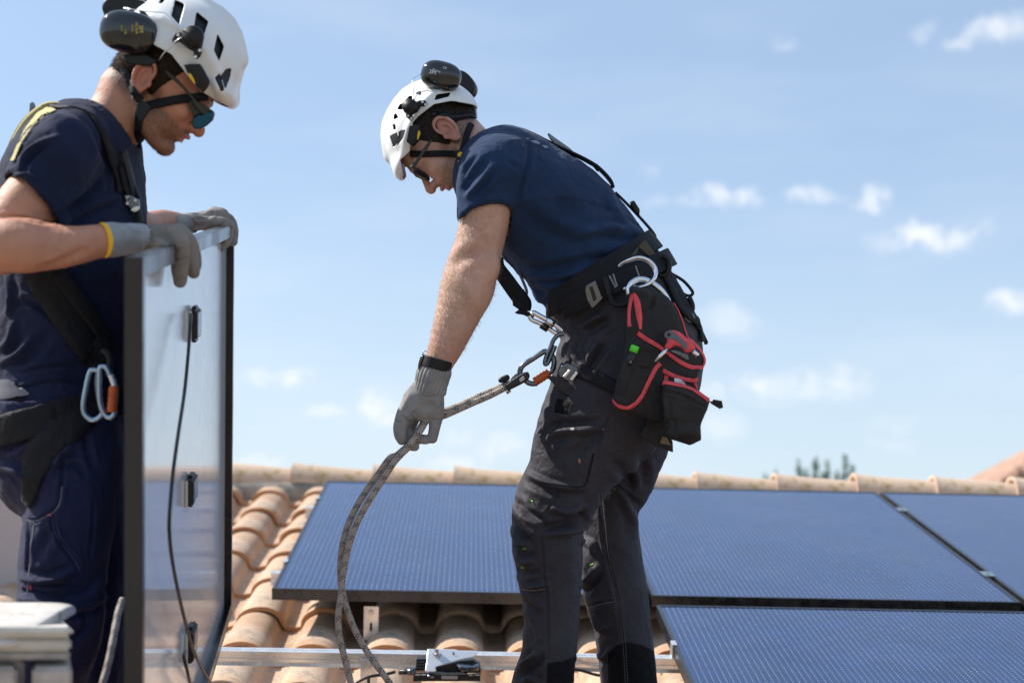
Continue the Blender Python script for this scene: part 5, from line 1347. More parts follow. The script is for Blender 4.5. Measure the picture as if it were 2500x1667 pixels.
strap('pocket_seam', bvt, R6((930, 1060), (1010, 1038), (1110, 1015)), .0022, m_stitch, pr, th=.0006, sub=6)
m_lime = mat('lime_bartack', (.22, .60, .03), .6)
for P_ in (((490, 662), (512, 658)), ((480, 787), (496, 783)), ((945, 770), (968, 762)), ((543, 330), (555, 343))): strap('bar_tack', bvt, R6(*P_), .0028, m_lime, pr, th=.0012, sub=3)
patch('hem_patch', R6((655, 1430), (760, 1418), (848, 1380), (835, 1600), (650, 1600)), m_patch, bvt, pr)
patch('hem_patch', R6((1062, 1360), (1120, 1310), (1190, 1290), (1290, 1310), (1368, 1345), (1395, 1600), (1070, 1600)), m_patch, bvt, pr)
m_rust = mat('orange_paint_spot', (.45, .16, .05), .8)
patch('paint_stain', R6((862, 60), (875, 50), (880, 75), (868, 90)), m_rust, bvt, pr, step=1.2)
for P_ in (((425, 1250), (470, 1245), (485, 1262), (450, 1275)), ((795, 1255), (830, 1250), (830, 1256), (800, 1262)), ((70, 1320), (95, 1300), (100, 1325), (75, 1345))): patch('dust_spot', R4(*P_), mat('pale_dust', (.45, .42, .40), .9), bvt, pr, step=1.2)

# ------------------------------------------------------------------ loose gear (each hangs from the harness)
def stiff(name, P, z, r, m, par, closed=False, flat=1.0, sub=6, n=12): return tube(name, campath(P, z), r, m, par, n, sub, closed, flat)
R7 = Qc(1200, 740, .1403)
zq = D - .125
k1 = empty('carabiner', W(1350, 880, zq), 'large grey carabiner with orange gate linking the rope device to the harness', 'carabiner')
stiff('hook_body', R7((800, 1395), (700, 1400), (620, 1370), (560, 1290), (500, 1230), (505, 1150), (560, 1070), (720, 965), (900, 850), (960, 850), (1030, 890), (1080, 970), (1085, 1080), (1050, 1170), (1000, 1215)), zq, .0062, m_gun, k1)
stiff('gate_sleeve', R7((745, 1370), (830, 1320), (920, 1260), (1005, 1210)), zq - .001, [.0092, .0098, .0098, .0090], m_orange, k1)
for i in range(5):
    x, y = 775 + i * 52, 1352 - i * 33; P_ = R7((x, y))[0]; a_ = W(*P_, zq - .001); b_ = W(P_[0] + 2.0, P_[1] - 1.3, zq - .001); MB().cyl(a_, b_, .0108, 14).build('gate_ring', m_orange, k1, True)
k2 = empty('carabiner', W(1340, 850, zq), 'slim blue-grey maillon link between the big orange-gated carabiner and the belt', 'carabiner')
stiff('link', R7((1250, 530), (1160, 560), (1080, 640), (1030, 760), (965, 900), (930, 1010), (935, 1060), (970, 1050), (1000, 1000), (1060, 860), (1110, 740)), zq - .004, .0050, m_gun, k2)
k3 = empty('carabiner', W(1330, 785, zq), 'long silver screw-gate carabiner joining the hanging chest strap to the belt', 'carabiner')
stiff('spine', R7((690, 200), (740, 170), (830, 220), (960, 290), (1090, 370), (1180, 430), (1240, 490)), zq - .002, [.0050, .0058, .0060, .0058, .0052, .0050], m_silver, k3)
stiff('screw_gate', R7((950, 285), (1095, 375)), zq - .003, .0098, m_silver, k3, sub=1, n=8)
stiff('gate', R7((660, 220), (700, 290), (830, 345), (960, 420), (1080, 500), (1160, 555)), zq + .008, .0052, m_silver, k3)
stiff('gate_collar', R7((860, 375), (985, 455)), zq + .004, .0085, m_black, k3, sub=1, n=8)
dv = empty('rope_adjuster', W(1262, 930, zq), 'black rope adjuster with small white logo box above the gripped rope', 'rope device')
plate('side_plate', R7((240, 1420), (330, 1345), (450, 1265), (560, 1205), (635, 1190), (668, 1250), (660, 1300), (620, 1355), (480, 1430), (340, 1500), (290, 1530), (265, 1500)), zq - .004, .020, m_black, dv, .004)
plate('back_plate', R7((330, 1330), (380, 1250), (450, 1215), (520, 1215), (480, 1260), (400, 1320), (330, 1380)), zq + .008, .006, m_gun, dv, .002)
plate('camming_wheel', R7((118, 1330), (150, 1290), (270, 1240), (310, 1270), (318, 1320), (250, 1370), (140, 1385)), zq + .002, .020, m_rubber, dv, .005, smooth_poly=4)
plate('lever', R7((155, 1400), (300, 1350), (380, 1330), (300, 1410), (180, 1420)), zq + .003, .008, m_gun, dv, .002)
stiff('rivet', R7((280, 1520), (310, 1560)), zq - .004, .0055, mat('bronze', (.50, .26, .12), .3, metal=.9), dv, sub=1)
plate('logo_box', R7((478, 1332), (555, 1262), (578, 1325), (505, 1372)), zq - .0148, .0010, m_white, dv, .0003, h=.0006)
text('logo', 'PETZL', W(*R7((528, 1320))[0], zq - .0158), CW @ np.array([.83, -.56, 0]), CW @ np.array([-.4, -.9, 0]), .0040, m_black, dv)

# gear ring and hook on the belt, tool pouch
zp = D - .235
kr = empty('gear_ring', W(1580, 700, zp), 'open silver holster ring through which the red-trimmed pouch hangs', 'ring')
stiff('ring', R3c((1110, 1030), (1100, 960), (1140, 895), (1210, 860), (1290, 862), (1380, 905), (1460, 965), (1520, 1040), (1560, 1110)), [zp - .006, zp - .004, zp, zp + .004, zp + .004, zp, zp - .002, zp, zp + .004], .0066, m_silver, kr)
kh = empty('gear_hook', W(1570, 665, zp), 'curved silver tool holder hook clipped over the belt above the pouch', 'hook')
stiff('hook', R3c((992, 712), (1040, 672), (1110, 645), (1180, 620), (1260, 622), (1340, 660), (1395, 730), (1405, 800), (1380, 865), (1320, 915), (1240, 940), (1160, 938), (1040, 960)), [zp + .012, zp + .008, zp + .002, zp, zp, zp, zp, zp - .004, zp - .010, zp - .008, zp, zp + .01, zp + .014], [.0052, .0060, .0072, .0074, .0078, .0082, .0088, .0088, .0082, .0074, .0060, .0050, .0044], m_silver, kh, flat=.55)
zk = D - .235
tp = empty('tool_pouch', W(1600, 980, zk), 'black fabric tool pouch with coral red binding on the bending man\'s hip', 'pouch')
flp = [(R3c((1400, 1040), (1370, 1140), (1350, 1230)), 5, -.006), (R3c((1160, 1000), (1260, 1000), (1360, 1050)), 8, .005), (R3c((1430, 1040), (1520, 1030), (1580, 1090)), 8, .005), (R4((1180, 180), (1500, 330), (1700, 480)), 6, -.003), (R4((960, 900), (1000, 700), (1060, 500)), 8, .005), (R4((1130, 960), (1180, 700), (1290, 580)), 7, -.003)]
o_, Vq, Qq = plate('pouch_body', [(1536, 706), (1552, 700), (1600, 714), (1640, 738), (1662, 780), (1680, 829), (1708, 858), (1722, 880), (1714, 900), (1704, 925), (1700, 960), (1685, 1012), (1619, 1028), (1560, 1012), (1515, 1000), (1498, 976), (1508, 930), (1521, 882), (1527, 820), (1530, 760)], zk, .040, m_pouch, tp, .010, h=.0026, bulge=.016, smooth_poly=2, fl=flp, rum=[(.0026, 12, (1, 1, 1), 3)], dz=(.32, 0))
bvp = bvh(Vq, Qq)
def trim(P_, w_=.0095, n_='binding', bv=None, **kw): return strap(n_, bv or bvp, P_, w_, m_red, tp, th=.0025, off=.0015, **kw)
trim(R4((1205, 150), (1330, 240), (1480, 340), (1600, 430), (1700, 495), (1800, 540), (1900, 558), (1960, 545), (1990, 490), (1985, 420), (1930, 340), (1870, 285), (1800, 235)))
trim(R4((1465, 505), (1410, 560), (1370, 640), (1310, 760), (1260, 865), (1200, 940), (1130, 995), (1060, 1010), (990, 985), (935, 930)), .0095)
trim(R3c((1165, 1010), (1200, 1120), (1225, 1300), (1238, 1430)), [.006, .014, .013, .005], 'hanging_tape')
trim(R3c((1150, 1030), (1120, 1180), (1112, 1300), (1118, 1400)), .0085, 'hanging_tape')
trim(R3c((1615, 1125), (1680, 1240), (1730, 1360), (1760, 1480), (1790, 1560)), [.006, .012, .011, .008, .006], 'hanging_tape')
# second layer: front pockets
o_, Vf, Qf = plate('pocket', R4((1190, 200), (1480, 370), (1650, 480), (1850, 570), (1950, 560), (1900, 660), (1880, 700), (1640, 660), (1490, 590), (1470, 610), (1420, 620), (1330, 740), (1250, 880), (1170, 970), (1080, 1000), (960, 960), (945, 900), (1040, 480), (1130, 300)), zk - .030, .012, m_pouch, tp, .004, h=.0022, bulge=.008, smooth_poly=1, rum=[(.0018, 14, (1, 1, 1), 3)], dz=(.32, 0), fl=[(R4((1165, 540), (1260, 560), (1400, 600)), 4, -.003), (R4((1180, 290), (1400, 420), (1600, 520)), 4, -.002)])
bvf = bvh(np.vstack([Vf, Vq]), np.vstack([Qf, Qq + len(Vf)]))
for o_ in [x for x in tp.children if x.name.startswith('binding')]: bpy.data.objects.remove(o_)
trim(R4((1205, 150), (1330, 240), (1480, 340), (1600, 430), (1700, 495), (1800, 540), (1900, 558), (1960, 545), (1990, 490), (1985, 420), (1930, 340), (1870, 285), (1800, 235)), bv=bvf)
trim(R4((1465, 505), (1410, 560), (1370, 640), (1310, 760), (1260, 865), (1200, 940), (1130, 995), (1060, 1010), (990, 985), (935, 930)), bv=bvf)
trim(R4((1492, 580), (1560, 620), (1650, 660), (1760, 690), (1885, 690)), bv=bvf)
z2 = zk - .050
o_, V2_, Q2_ = plate('side_pocket', R4((1500, 715), (1700, 745), (1900, 830), (2025, 925), (1995, 1020), (1960, 1115), (1920, 1215), (1925, 1375), (1860, 1410), (1800, 1435), (1700, 1412), (1620, 1385), (1545, 1340), (1520, 1150), (1490, 900)), z2, .040, m_pouch, tp, .008, h=.0024, bulge=.012, fl=[(R4((1510, 830), (1700, 860), (1980, 1010)), 4, -.004), (R4((1530, 1240), (1600, 1200), (1560, 1330)), 5, .006), (R4((1540, 1330), (1700, 1300), (1900, 1280)), 12, .005), (R4((1510, 900), (1540, 1020), (1530, 1180)), 5, .005)], rum=[(.0028, 14, (1, 1, 1), 3)])
bv2 = bvh(V2_, Q2_)
trim(R4((1505, 728), (1640, 745), (1800, 790), (1920, 855), (2020, 930)), .012, bv=bv2)
trim(R4((1535, 640), (1520, 735)), .010, bv=bvf, sub=3); trim(R4((1850, 725), (1890, 800)), .008, bv=bvf, sub=3)
plate('plastic_wrapper', R4((1630, 670), (1700, 680), (1750, 730), (1770, 775), (1700, 760), (1625, 725)), z2 - .006, .004, mat('clear_wrapper', (.55, .58, .62), .15, var=.5, vscale=90), tp, .001)
plate('pull_tab', R4((2030, 935), (2065, 940), (2075, 915), (2175, 932), (2190, 1010), (2150, 1025), (2050, 965)), z2 + .01, .006, m_rubber, tp, .002)
plate('back_pocket', [(1585, 1018), (1622, 1030), (1642, 1078), (1643, 1104), (1600, 1088), (1570, 1070), (1560, 1064)], zk + .045, .020, m_pouch, tp, .004)
plate('mesh_label', R4((1490, 1340), (1540, 1350), (1590, 1445), (1460, 1420)), zk + .030, .004, mat('ochre_webbing', (.20, .16, .08), .8, var=.3, vscale=200), tp, .001)
# marker pen in its sleeve
f_ = Field(C(1500, 830, zk - .06) - [0, 0, .03], C(1560, 990, zk - .06) + [0, 0, .03], .0015); f_.chain([C(*R4((1100, 500))[0], zk - .055), C(*R4((1060, 640))[0], zk - .055), C(*R4((1010, 880))[0], zk - .05)], [.0108, .0112, .0090], 0); soft('pen_sleeve', f_, m_pouch, tp, 1, rum=[(.0012, 25, (1, 1, 1), 2)])
pen = empty('marker_pen', W(*R4((1150, 400))[0], zk - .058), 'black marker pen with bright green cap in the pouch sleeve', 'pen')
m_green = mat('bright_green_cap', (.10, .75, .03), .4)
stiff('cap', R4((1181, 300), (1155, 375)), zk - .058, [.0090, .0092], m_green, pen, sub=1, n=20); stiff('barrel', R4((1155, 375), (1095, 530)), zk - .058, .0085, m_black, pen, sub=1, n=20)
text('print', '12', W(*R4((1128, 490))[0], zk - .0669), CW @ np.array([.35, -.93, 0]), CW @ np.array([-.93, -.35, 0]), .0055, m_white, pen)
# pistol-grip saw
sw = empty('pistol_grip_saw', W(*R4((1650, 250))[0], zk - .055), 'red and grey pistol-grip hand tool sticking out of the pouch', 'hand tool')
zs = zk - .058
plate('grip', R4((1515, 175), (1545, 135), (1610, 122), (1680, 140), (1760, 205), (1862, 312), (1850, 350), (1800, 382), (1750, 372), (1715, 330), (1650, 305), (1600, 318), (1560, 345), (1515, 312), (1545, 265), (1538, 215)), zs, .024, m_red, sw, .007, h=.0013, smooth_poly=2)
plate('grip_inlay', R4((1512, 178), (1545, 138), (1605, 128), (1680, 190), (1760, 260), (1780, 320), (1740, 340), (1700, 280), (1620, 230), (1560, 225), (1530, 210)), zs - .0115, .004, mat('grey_rubber', (.13, .14, .17), .6), sw, .0015, h=.001, smooth_poly=2)
P_ = R4((1565, 172))[0]; MB().cyl(W(*P_, zs - .0128), W(*P_, zs - .0145), .004, 14).build('hole', m_black, sw)
stiff('blade_rod', R4((1545, 335), (1408, 482)), zs - .008, .0042, m_silver, sw, sub=1)
stiff('stub', R4((1815, 345), (1900, 418)), zs, .0055, m_silver, sw, sub=1); stiff('collar', R4((1795, 325), (1840, 365)), zs, .0088, m_gun, sw, sub=1)
plate('blade', R4((1570, 345), (1640, 350), (1780, 395), (1800, 460), (1775, 465), (1700, 420), (1600, 375)), zs + .006, .003, m_gun, sw, .001)

# ------------------------------------------------------------------ the rope
rp = empty('safety_rope', W(900, 1300, zq), 'doubled beige rope with black flecks looping from adjuster through gloved hand', 'rope')
rr_ = .0073
def rope(P, z, par, name='strand', r=rr_): return tube(name, campath(P, z), r, m_rope, par, 14, 7)
zh = D - .155
rope(R5((1600, 765), (1400, 868), (1200, 955), (1000, 1045), (860, 1105), (760, 1120), (700, 1150), (655, 1175), (600, 1265), (520, 1370), (440, 1480), (380, 1540)) + [(962, 1128), (938, 1165), (905, 1215), (878, 1262), (860, 1305), (846, 1355), (837, 1405), (832, 1455), (826, 1500), (828, 1550), (840, 1600), (856, 1665), (866, 1740), (872, 1800)],
     [zq, zq, zh + .01, zh + .012, zh + .018, zh + .016, zh + .008, zh - .004, zh - .014, zh - .022, zh - .022, zh - .02, zh - .02] + [zh - .015] * 13, rp)
rope(R5((1590, 740), (1420, 820), (1250, 890), (1050, 985), (870, 1050), (780, 1090), (700, 1120), (640, 1170), (560, 1290), (480, 1420), (390, 1500), (320, 1560)) + [(950, 1120), (920, 1162), (893, 1200), (866, 1245), (845, 1295), (834, 1345), (831, 1400), (836, 1445), (850, 1495), (872, 1548), (905, 1603), (948, 1662), (985, 1720), (1010, 1790)],
     [zq + .02, zq + .02, zh + .03, zh + .03, zh + .035, zh + .03, zh + .02, zh + .008, zh + .0, zh - .006, zh - .004, zh] + [zh + .003] * 14, rp)
# ================================================================== THE MAN HOLDING THE PANEL (left)
L1 = Qc(0, 0, .2979); L2 = Qc(0, 400, .2979); L3 = Qc(0, 800, .2979); L4 = Qc(0, 1200, .2979)
DL = 3.0
pl = empty('person', [*(W(120, 1500, DL)[:2]), RW(0, -1.6, CREST)[2]], 'man in white helmet, mirrored sunglasses and grey gloves holding up a solar panel', 'person')
HL = Head(384, 217, DL, 1.25, 35, 1)
neckL = [(278, 160, 366, 300, DL, .058), (252, 212, 345, 335, DL, .058), (206, 266, 316, 372, DL, .062), (160, 300, 290, 410, DL, .075)]
fhL = head_field(HL, neckL); VhL, QhL = fhL.mesh(); VhL, QhL = clean(VhL, QhL); VhL = smooth(VhL, QhL, 1)
tRL, tGL = head_tint(HL, VhL, .72)
torsoL = [(196, 300, 282, 366, DL, .07), (128, 298, 318, 412, DL, .15), (48, 370, 332, 450, DL, .20), (8, 470, 344, 500, DL, .205), (4, 570, 350, 575, DL, .20), (8, 655, 348, 660, DL, .19), (0, 740, 336, 750, DL, .18), (-12, 850, 322, 850, DL, .175), (-18, 935, 310, 935, DL, .175), (-14, 985, 306, 985, DL, .175)]
fl_ = Field([-1.12, -.50, DL - .32], [-.68, .22, DL + .32], .0040)
fl_.edges(torsoL, 0)
body_onlyL = fl_.copy()
fl_.chain([C(200, 330, DL - .06), C(170, 345, DL - .15)], [.045, .045], .04, 2)
slL = [(160, 300, 238, 376, DL - .13, .05), (84, 325, 232, 410, DL - .185, .075), (36, 386, 195, 470, DL - .20, .078), (14, 435, 165, 522, DL - .215, .076), (-10, 480, 140, 575, DL - .23, .074)]
fl_.edges(slL, .02)
fl_.edges([(230, 330, 300, 390, DL + .13, .06), (230, 340, 320, 440, DL + .20, .075), (250, 400, 340, 480, DL + .24, .068)], .03)
_, X_, Y_, Z_ = fl_._sub(fl_.lo - 1, fl_.lo + 9)
q1 = C(10, 440, DL - .215); q2 = C(135, 552, DL - .215); q3 = C(100, 470, DL - .29)
nL = np.cross(q2 - q1, q3 - q1); nL /= np.linalg.norm(nL); nL = nL if nL[1] > 0 else -nL
vL = (X_ - q1[0]) * nL[0] + (Y_ - q1[1]) * nL[1] + (Z_ - q1[2]) * nL[2]
fl_.d = np.maximum(fl_.d, np.minimum(vL, body_onlyL.d + .004)).astype(np.float32)
armL = [(85, 365, 175, 425, DL - .20, .042), (38, 425, 136, 490, DL - .215, .047), (0, 470, 134, 533, DL - .23, .053), (-38, 530, 70, 590, DL - .25, .050), (-50, 590, 50, 640, DL - .265, .046)]
foreL = [(-20, 540, -5, 655, DL - .30, .046), (20, 531, 20, 664, DL - .31, .049), (60, 531, 66, 667, DL - .31, .047), (125, 546, 128, 658, DL - .305, .042), (190, 552, 186, 645, DL - .30, .036), (245, 548, 250, 629, DL - .295, .030), (330, 552, 332, 612, DL - .27, .025)]
ho = fl_.like(); ho.edges(armL[:4], 0, grow=.006); fl_.d = np.maximum(fl_.d, -np.maximum(ho.d, -(vL + .06))).astype(np.float32)
nkl = fl_.like(); nkl.edges(neckL[1:], 0, grow=.007)
cp = (X_ - C(262, 355, DL)[0]) * -.45 + (Y_ - C(262, 355, DL)[1]) * .9
fl_.d = np.maximum(fl_.d, -np.maximum(nkl.d, cp - .035)).astype(np.float32)
FLl = [(L1((870, 1567), (890, 1400), (820, 1200), (760, 1080)), 7, -.004), (L1((150, 1330), (300, 1200), (480, 1120)), 8, .005), (L1((180, 1420), (260, 1280), (420, 1160)), 7, -.005), (L1((100, 1440), (210, 1430), (300, 1470)), 5, .005), (L2((430, 500), (600, 350), (760, 220), (880, 60)), 9, -.007), (L2((520, 470), (660, 380), (860, 300), (980, 260)), 9, .005), (L2((600, 480), (800, 380), (960, 340)), 9, -.004),
       (L3((0, 290), (150, 220), (270, 60)), 10, .007), (L3((60, 350), (250, 250), (400, 60)), 12, -.005), (L3((0, 180), (80, 100), (110, -60)), 10, .006), (L3((60, 400), (260, 380), (480, 340), (700, 300)), 12, -.006), (L3((180, 470), (350, 400), (560, 380)), 10, .005), (L2((60, 900), (90, 1100), (60, 1250)), 8, .006), (L2((90, 1180), (220, 1130), (360, 1190), (480, 1300)), 9, -.005), (L3((760, 60), (820, 200), (880, 340)), 10, .004)]
FLl = [(p_, w_, a_ * 1.5) for p_, w_, a_ in FLl]
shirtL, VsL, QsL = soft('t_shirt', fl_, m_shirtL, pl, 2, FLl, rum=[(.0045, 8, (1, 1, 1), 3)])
hipL = [(-14, 920, 305, 930, DL, .168), (-20, 1000, 302, 1005, DL, .178), (-22, 1070, 300, 1080, DL, .182), (0, 1130, 298, 1130, DL, .18)]
lnL = [(-5, 1080, 295, 1090, DL - .09, .10), (40, 1150, 290, 1160, DL - .095, .10), (66, 1210, 284, 1225, DL - .10, .098), (57, 1298, 272, 1305, DL - .105, .095), (52, 1367, 260, 1368, DL - .11, .092), (48, 1438, 256, 1440, DL - .11, .090), (43, 1490, 254, 1488, DL - .11, .090), (38, 1545, 244, 1540, DL - .11, .088), (25, 1600, 228, 1600, DL - .105, .085), (0, 1670, 196, 1680, DL - .10, .082), (-15, 1760, 165, 1770, DL - .095, .080), (-25, 1900, 140, 1900, DL - .09, .078), (-25, 2060, 130, 2060, DL - .09, .078)]
lfL = [(60, 1080, 300, 1090, DL + .09, .10), (120, 1180, 305, 1190, DL + .11, .095), (170, 1290, 312, 1300, DL + .13, .09), (185, 1380, 315, 1385, DL + .14, .085), (190, 1460, 314, 1460, DL + .15, .082), (195, 1550, 310, 1550, DL + .15, .08), (192, 1640, 308, 1640, DL + .15, .08), (180, 1800, 300, 1800, DL + .15, .08), (170, 2000, 290, 2000, DL + .15, .08)]
gl_ = Field([-1.16, .04, DL - .22], [-.62, 1.02, DL + .27], .0036)
gl_.edges(hipL, 0); gl_.edges(lnL, .025); g2 = gl_.like(); g2.edges(lfL, 0)
hh = np.clip(.5 + .5 * (g2.d - gl_.d) / .01, 0, 1); gl_.d = (g2.d + (gl_.d - g2.d) * hh - .01 * hh * (1 - hh)).astype(np.float32)
FLtl = [(L4((220, 230), (300, 240), (380, 190), (470, 130), (510, 0)), 4, -.004), (L4((430, 200), (440, 300), (500, 420), (640, 600)), 5, -.005), (L4((770, 100), (760, 300), (735, 550)), 4, -.003), (L4((180, 680), (250, 715), (420, 720), (600, 660)), 8, .009), (L4((180, 740), (240, 770), (420, 770), (690, 770)), 5, -.006), (L4((170, 870), (300, 885), (500, 930), (690, 945), (860, 850)), 9, .010), (L4((160, 920), (260, 940), (500, 980), (700, 990)), 9, -.008), (L4((180, 800), (300, 830), (560, 850)), 8, -.006),
        (L4((230, 250), (240, 450), (225, 680)), 4, -.003), (L4((560, 900), (750, 850), (850, 700)), 9, .007), (L4((600, 1200), (700, 1100), (720, 950)), 9, -.006), (L4((290, 560), (380, 400), (430, 300)), 12, -.005), (L3((400, 1190), (520, 1020), (660, 920)), 9, .008), (L3((540, 1140), (620, 1130), (700, 1200)), 8, -.006), (L3((520, 1010), (510, 1250), (480, 1400)), 5, -.004), (L3((700, 860), (720, 1000), (760, 1150)), 8, -.005), (L3((0, 1130), (120, 1160), (240, 1260)), 10, .009), (L3((20, 1000), (150, 940), (380, 800)), 10, -.007)]
FLtl = [(p_, w_ * 1.1, a_ * 1.7) for p_, w_, a_ in FLtl]
trL, VtL, QtL = soft('trousers', gl_, m_trouL, pl, 2, FLtl, rum=[(.0065, 6.5, (1, .55, 1), 3)])
afl = Field([-1.10, -.36, DL - .42], [-.68, -.08, DL - .06], .0026); afl.edges(armL, 0); afl.edges(foreL, .008)
VaL, QaL = afl.mesh(); VaL, QaL = clean(VaL, QaL); VaL = smooth(VaL, QaL, 10)
VaL = folds(VaL, QaL, [(L2((300, 870), (450, 820), (620, 740), (760, 680)), 10, -.003), (L2((0, 430), (150, 440), (330, 480), (420, 490)), 5, -.004), (L2((600, 620), (700, 680), (850, 720)), 9, .002)])
# far forearm reaching along the panel
zf = 3.86
ffa = Field(C(300, 480, 3.35) - [.02, .02, .10], C(470, 600, zf) + [.08, .04, .08], .0032)
ffa.chain([C(285, 500, 3.42), C(345, 549, 3.62), C(395, 541, 3.74), C(432, 545, 3.80)], [.040, .034, .029, .027], 0, 3)
Vf2, Qf2 = ffa.mesh(); Vf2, Qf2 = clean(Vf2, Qf2); Vf2 = smooth(Vf2, Qf2, 4)
parts = [(VhL, QhL), (VaL, QaL), (Vf2, Qf2), body_onlyL.copy(-.032).mesh(), gl_.copy(-.034).mesh()]
VV = np.vstack([p[0] for p in parts]); off_ = np.cumsum([0] + [len(p[0]) for p in parts[:-1]]); QQ = np.vstack([p[1] + o_ for p, o_ in zip(parts, off_)])
bodyL = mesh_obj('body', cam2w(VV), QQ, m_skinL, pl, True); set_tint(bodyL, tRL, tGL)
NaL = normals(VaL, QaL); ok = np.where((VaL[:, 2] < DL - .2))[0]; ok = np.random.default_rng(3).choice(ok, 900, replace=False)
ah = strands('arm_hair', VaL[ok], NaL[ok], m_blond, bodyL, .007, .00028, lambda p, n: np.array([.8, .3, 0]) + n * .6, .4); ah['kind'] = 'stuff'
hairL = hair_shell(HL, m_hair, pl, 3, -32, .007, 3)
# beard fringe
bvhL = bvh(VhL, QhL); NhL = normals(VhL, QhL)
PL_ = HL.inv(VhL); sel = np.where((tRL > .55) & (PL_[:, 0] > 15) & (PL_[:, 2] < 25) & (PL_[:, 1] < -25))[0]; sel = np.random.default_rng(1).choice(sel, min(1500, len(sel)), replace=False)
bs = strands('beard_stubble', VhL[sel], NhL[sel], m_hair, bodyL, .0035, .00035, lambda p, n: n + HL.ax[0] * .3 - HL.ax[1] * .4, .4); bs['kind'] = 'stuff'
NhR = normals(Vh, Qh); PR_ = HR.inv(Vh); sel = np.where((tR > .34) & (PR_[:, 0] > 15) & (PR_[:, 2] < 25) & (PR_[:, 1] < -25))[0]; sel = np.random.default_rng(1).choice(sel, min(2200, len(sel)), replace=False)
bs = strands('beard_stubble', Vh[sel], NhR[sel], m_hairR, bodyR, .0025, .0003, lambda p, n: n + HR.ax[0] * .3 - HR.ax[1] * .4, .4); bs['kind'] = 'stuff'
# helmet
edL = [(160, 50), (140, 52), (112, 46), (92, 44), (75, 47), (45, 58), (14, 68), (-30, 63), (-60, 50), (-96, 20), (-130, 8)]
vL_ = [L1((1437, 0), (1512, 38), (1468, 205), (1405, 135)), L1((1610, 98), (1708, 180), (1660, 320), (1590, 225)), L1((1783, 278), (1835, 385), (1795, 502), (1753, 415)), L1((1300, 30), (1330, -20), (1400, -60), (1330, 30)), L1((1760, 640), (1800, 600), (1838, 740), (1812, 752)), L1((1812, 620), (1850, 570), (1892, 562), (1888, 620), (1845, 735))]
heL, bvHL = helmet(HL, pl, (4, 80, 0), (124, 112, 108), edL, vL_, peak=((110, 72, 0), (36, 24, 84), -30))
for v_ in vL_[4:]: patch('vent_insert', v_, m_rubber, bvHL, heL, off=-.0015, step=2)
plate('lamp_clip', L1((1520, 545), (1570, 535), (1645, 530), (1665, 560), (1712, 655), (1700, 700), (1660, 755), (1600, 700), (1548, 610)), DL - .100, .012, m_rubber, heL, .003, bulge=.002, dz=(.35, .2))
plate('clip_wheel', L1((1552, 600), (1575, 610), (1590, 640), (1605, 680), (1598, 694), (1575, 670), (1555, 640)), DL - .104, .012, m_yellow, heL, .002, dz=(.3, .2))
plate('ear_defender_mount', L1((1410, 325), (1430, 280), (1500, 262), (1560, 235), (1630, 250), (1670, 310), (1660, 370), (1650, 400), (1655, 430), (1640, 470), (1605, 490), (1585, 470), (1590, 430), (1540, 400), (1470, 345), (1420, 362)), DL - .122, .010, m_rubber, heL, .003, bulge=.003)
cc = C(*L1((1580, 305))[0], DL - .130); MB().cyl(cam2w(cc), cam2w(cc + np.array([0, 0, -.010])), .0215, 32, .019).build('pivot', m_rubber, heL, True)
for q in L1((1460, 290), (1638, 415), (1602, 468)):
    cc = C(*q, DL - .1290); MB().cyl(cam2w(cc), cam2w(cc + np.array([0, 0, -.0012])), .0030, 10).build('rivet', m_helm, heL)
prtL = [('3M', *L1((1155, 240))[0], .0115, .05, 1, m_ytext), ('PELTOR', *L1((1118, 235))[0], .0064, .05, 1, m_ytext), ('OPTIME', *L1((1085, 232))[0], .0042, .05, 1, m_ytext), ('CE', *L1((1028, 265))[0], .0068, .05, 1, m_ytext), ('EN 352', *L1((998, 235))[0], .0034, .05, 1, m_ytext)]
ear_cup(HL, heL, *L1((1055, 265))[0], 71, 51, 10, -.098, 27, prtL)
ear_cup(HL, heL, *L1((1040, 75))[0], 58, 38, -8, .09, 25)
plate('cup_rim', L1((1130, 90), (1190, 100), (1260, 170), (1300, 260), (1280, 350), (1230, 400), (1180, 430), (1230, 330), (1240, 250), (1200, 160)), DL - .082, .014, m_rubber, heL, .004)
tube('wire_arm', campath(L1((1015, 68), (1100, 82), (1200, 96), (1350, 106), (1400, 150), (1500, 275)), [DL - .12, DL - .125, DL - .128, DL - .13, DL - .133, DL - .138]), .0011, m_silver, heL, 6, 1)
tube('wire_arm', campath(L1((1540, 312), (1480, 312), (1440, 340), (1340, 440), (1300, 500)), [DL - .138, DL - .136, DL - .13, DL - .12, DL - .115]), .0013, m_silver, heL, 6, 1)
tube('wire_arm', campath(L1((1090, -10), (1170, 5), (1240, 40)), DL + .05), .0013, m_silver, heL, 6, 1)
strap('chin_strap', bvhL, L1((1690, 790), (1560, 800), (1400, 830), (1270, 860), (1200, 880)), .017, m_web, heL, off=.004)
strap('chin_strap', bvhL, L1((1000, 480), (1030, 590), (1090, 720), (1150, 830)), .017, m_web, heL, off=.004, depth=None)
strap('chin_strap', bvhL, L1((1150, 900), (1140, 1000), (1140, 1080), (1150, 1170)), .017, m_web, heL, off=.003)
h_ = hit(bvhL, *L1((1180, 880))[0])[0]
plate('strap_slider', L1((1120, 850), (1150, 820), (1210, 840), (1240, 880), (1220, 920), (1180, 980), (1140, 1010), (1118, 950)), (h_[2] if h_ is not None else DL - .06) - .006, .009, m_rubber, heL, .003)
plate('head_cradle', L1((1010, 450), (1200, 440), (1240, 470), (1300, 500), (1230, 545), (1100, 535), (1030, 515)), DL - .086, .010, m_rubber, heL, .003)
gll = empty('glasses', cam2w(HL.L(95, 12)), parent=pl)
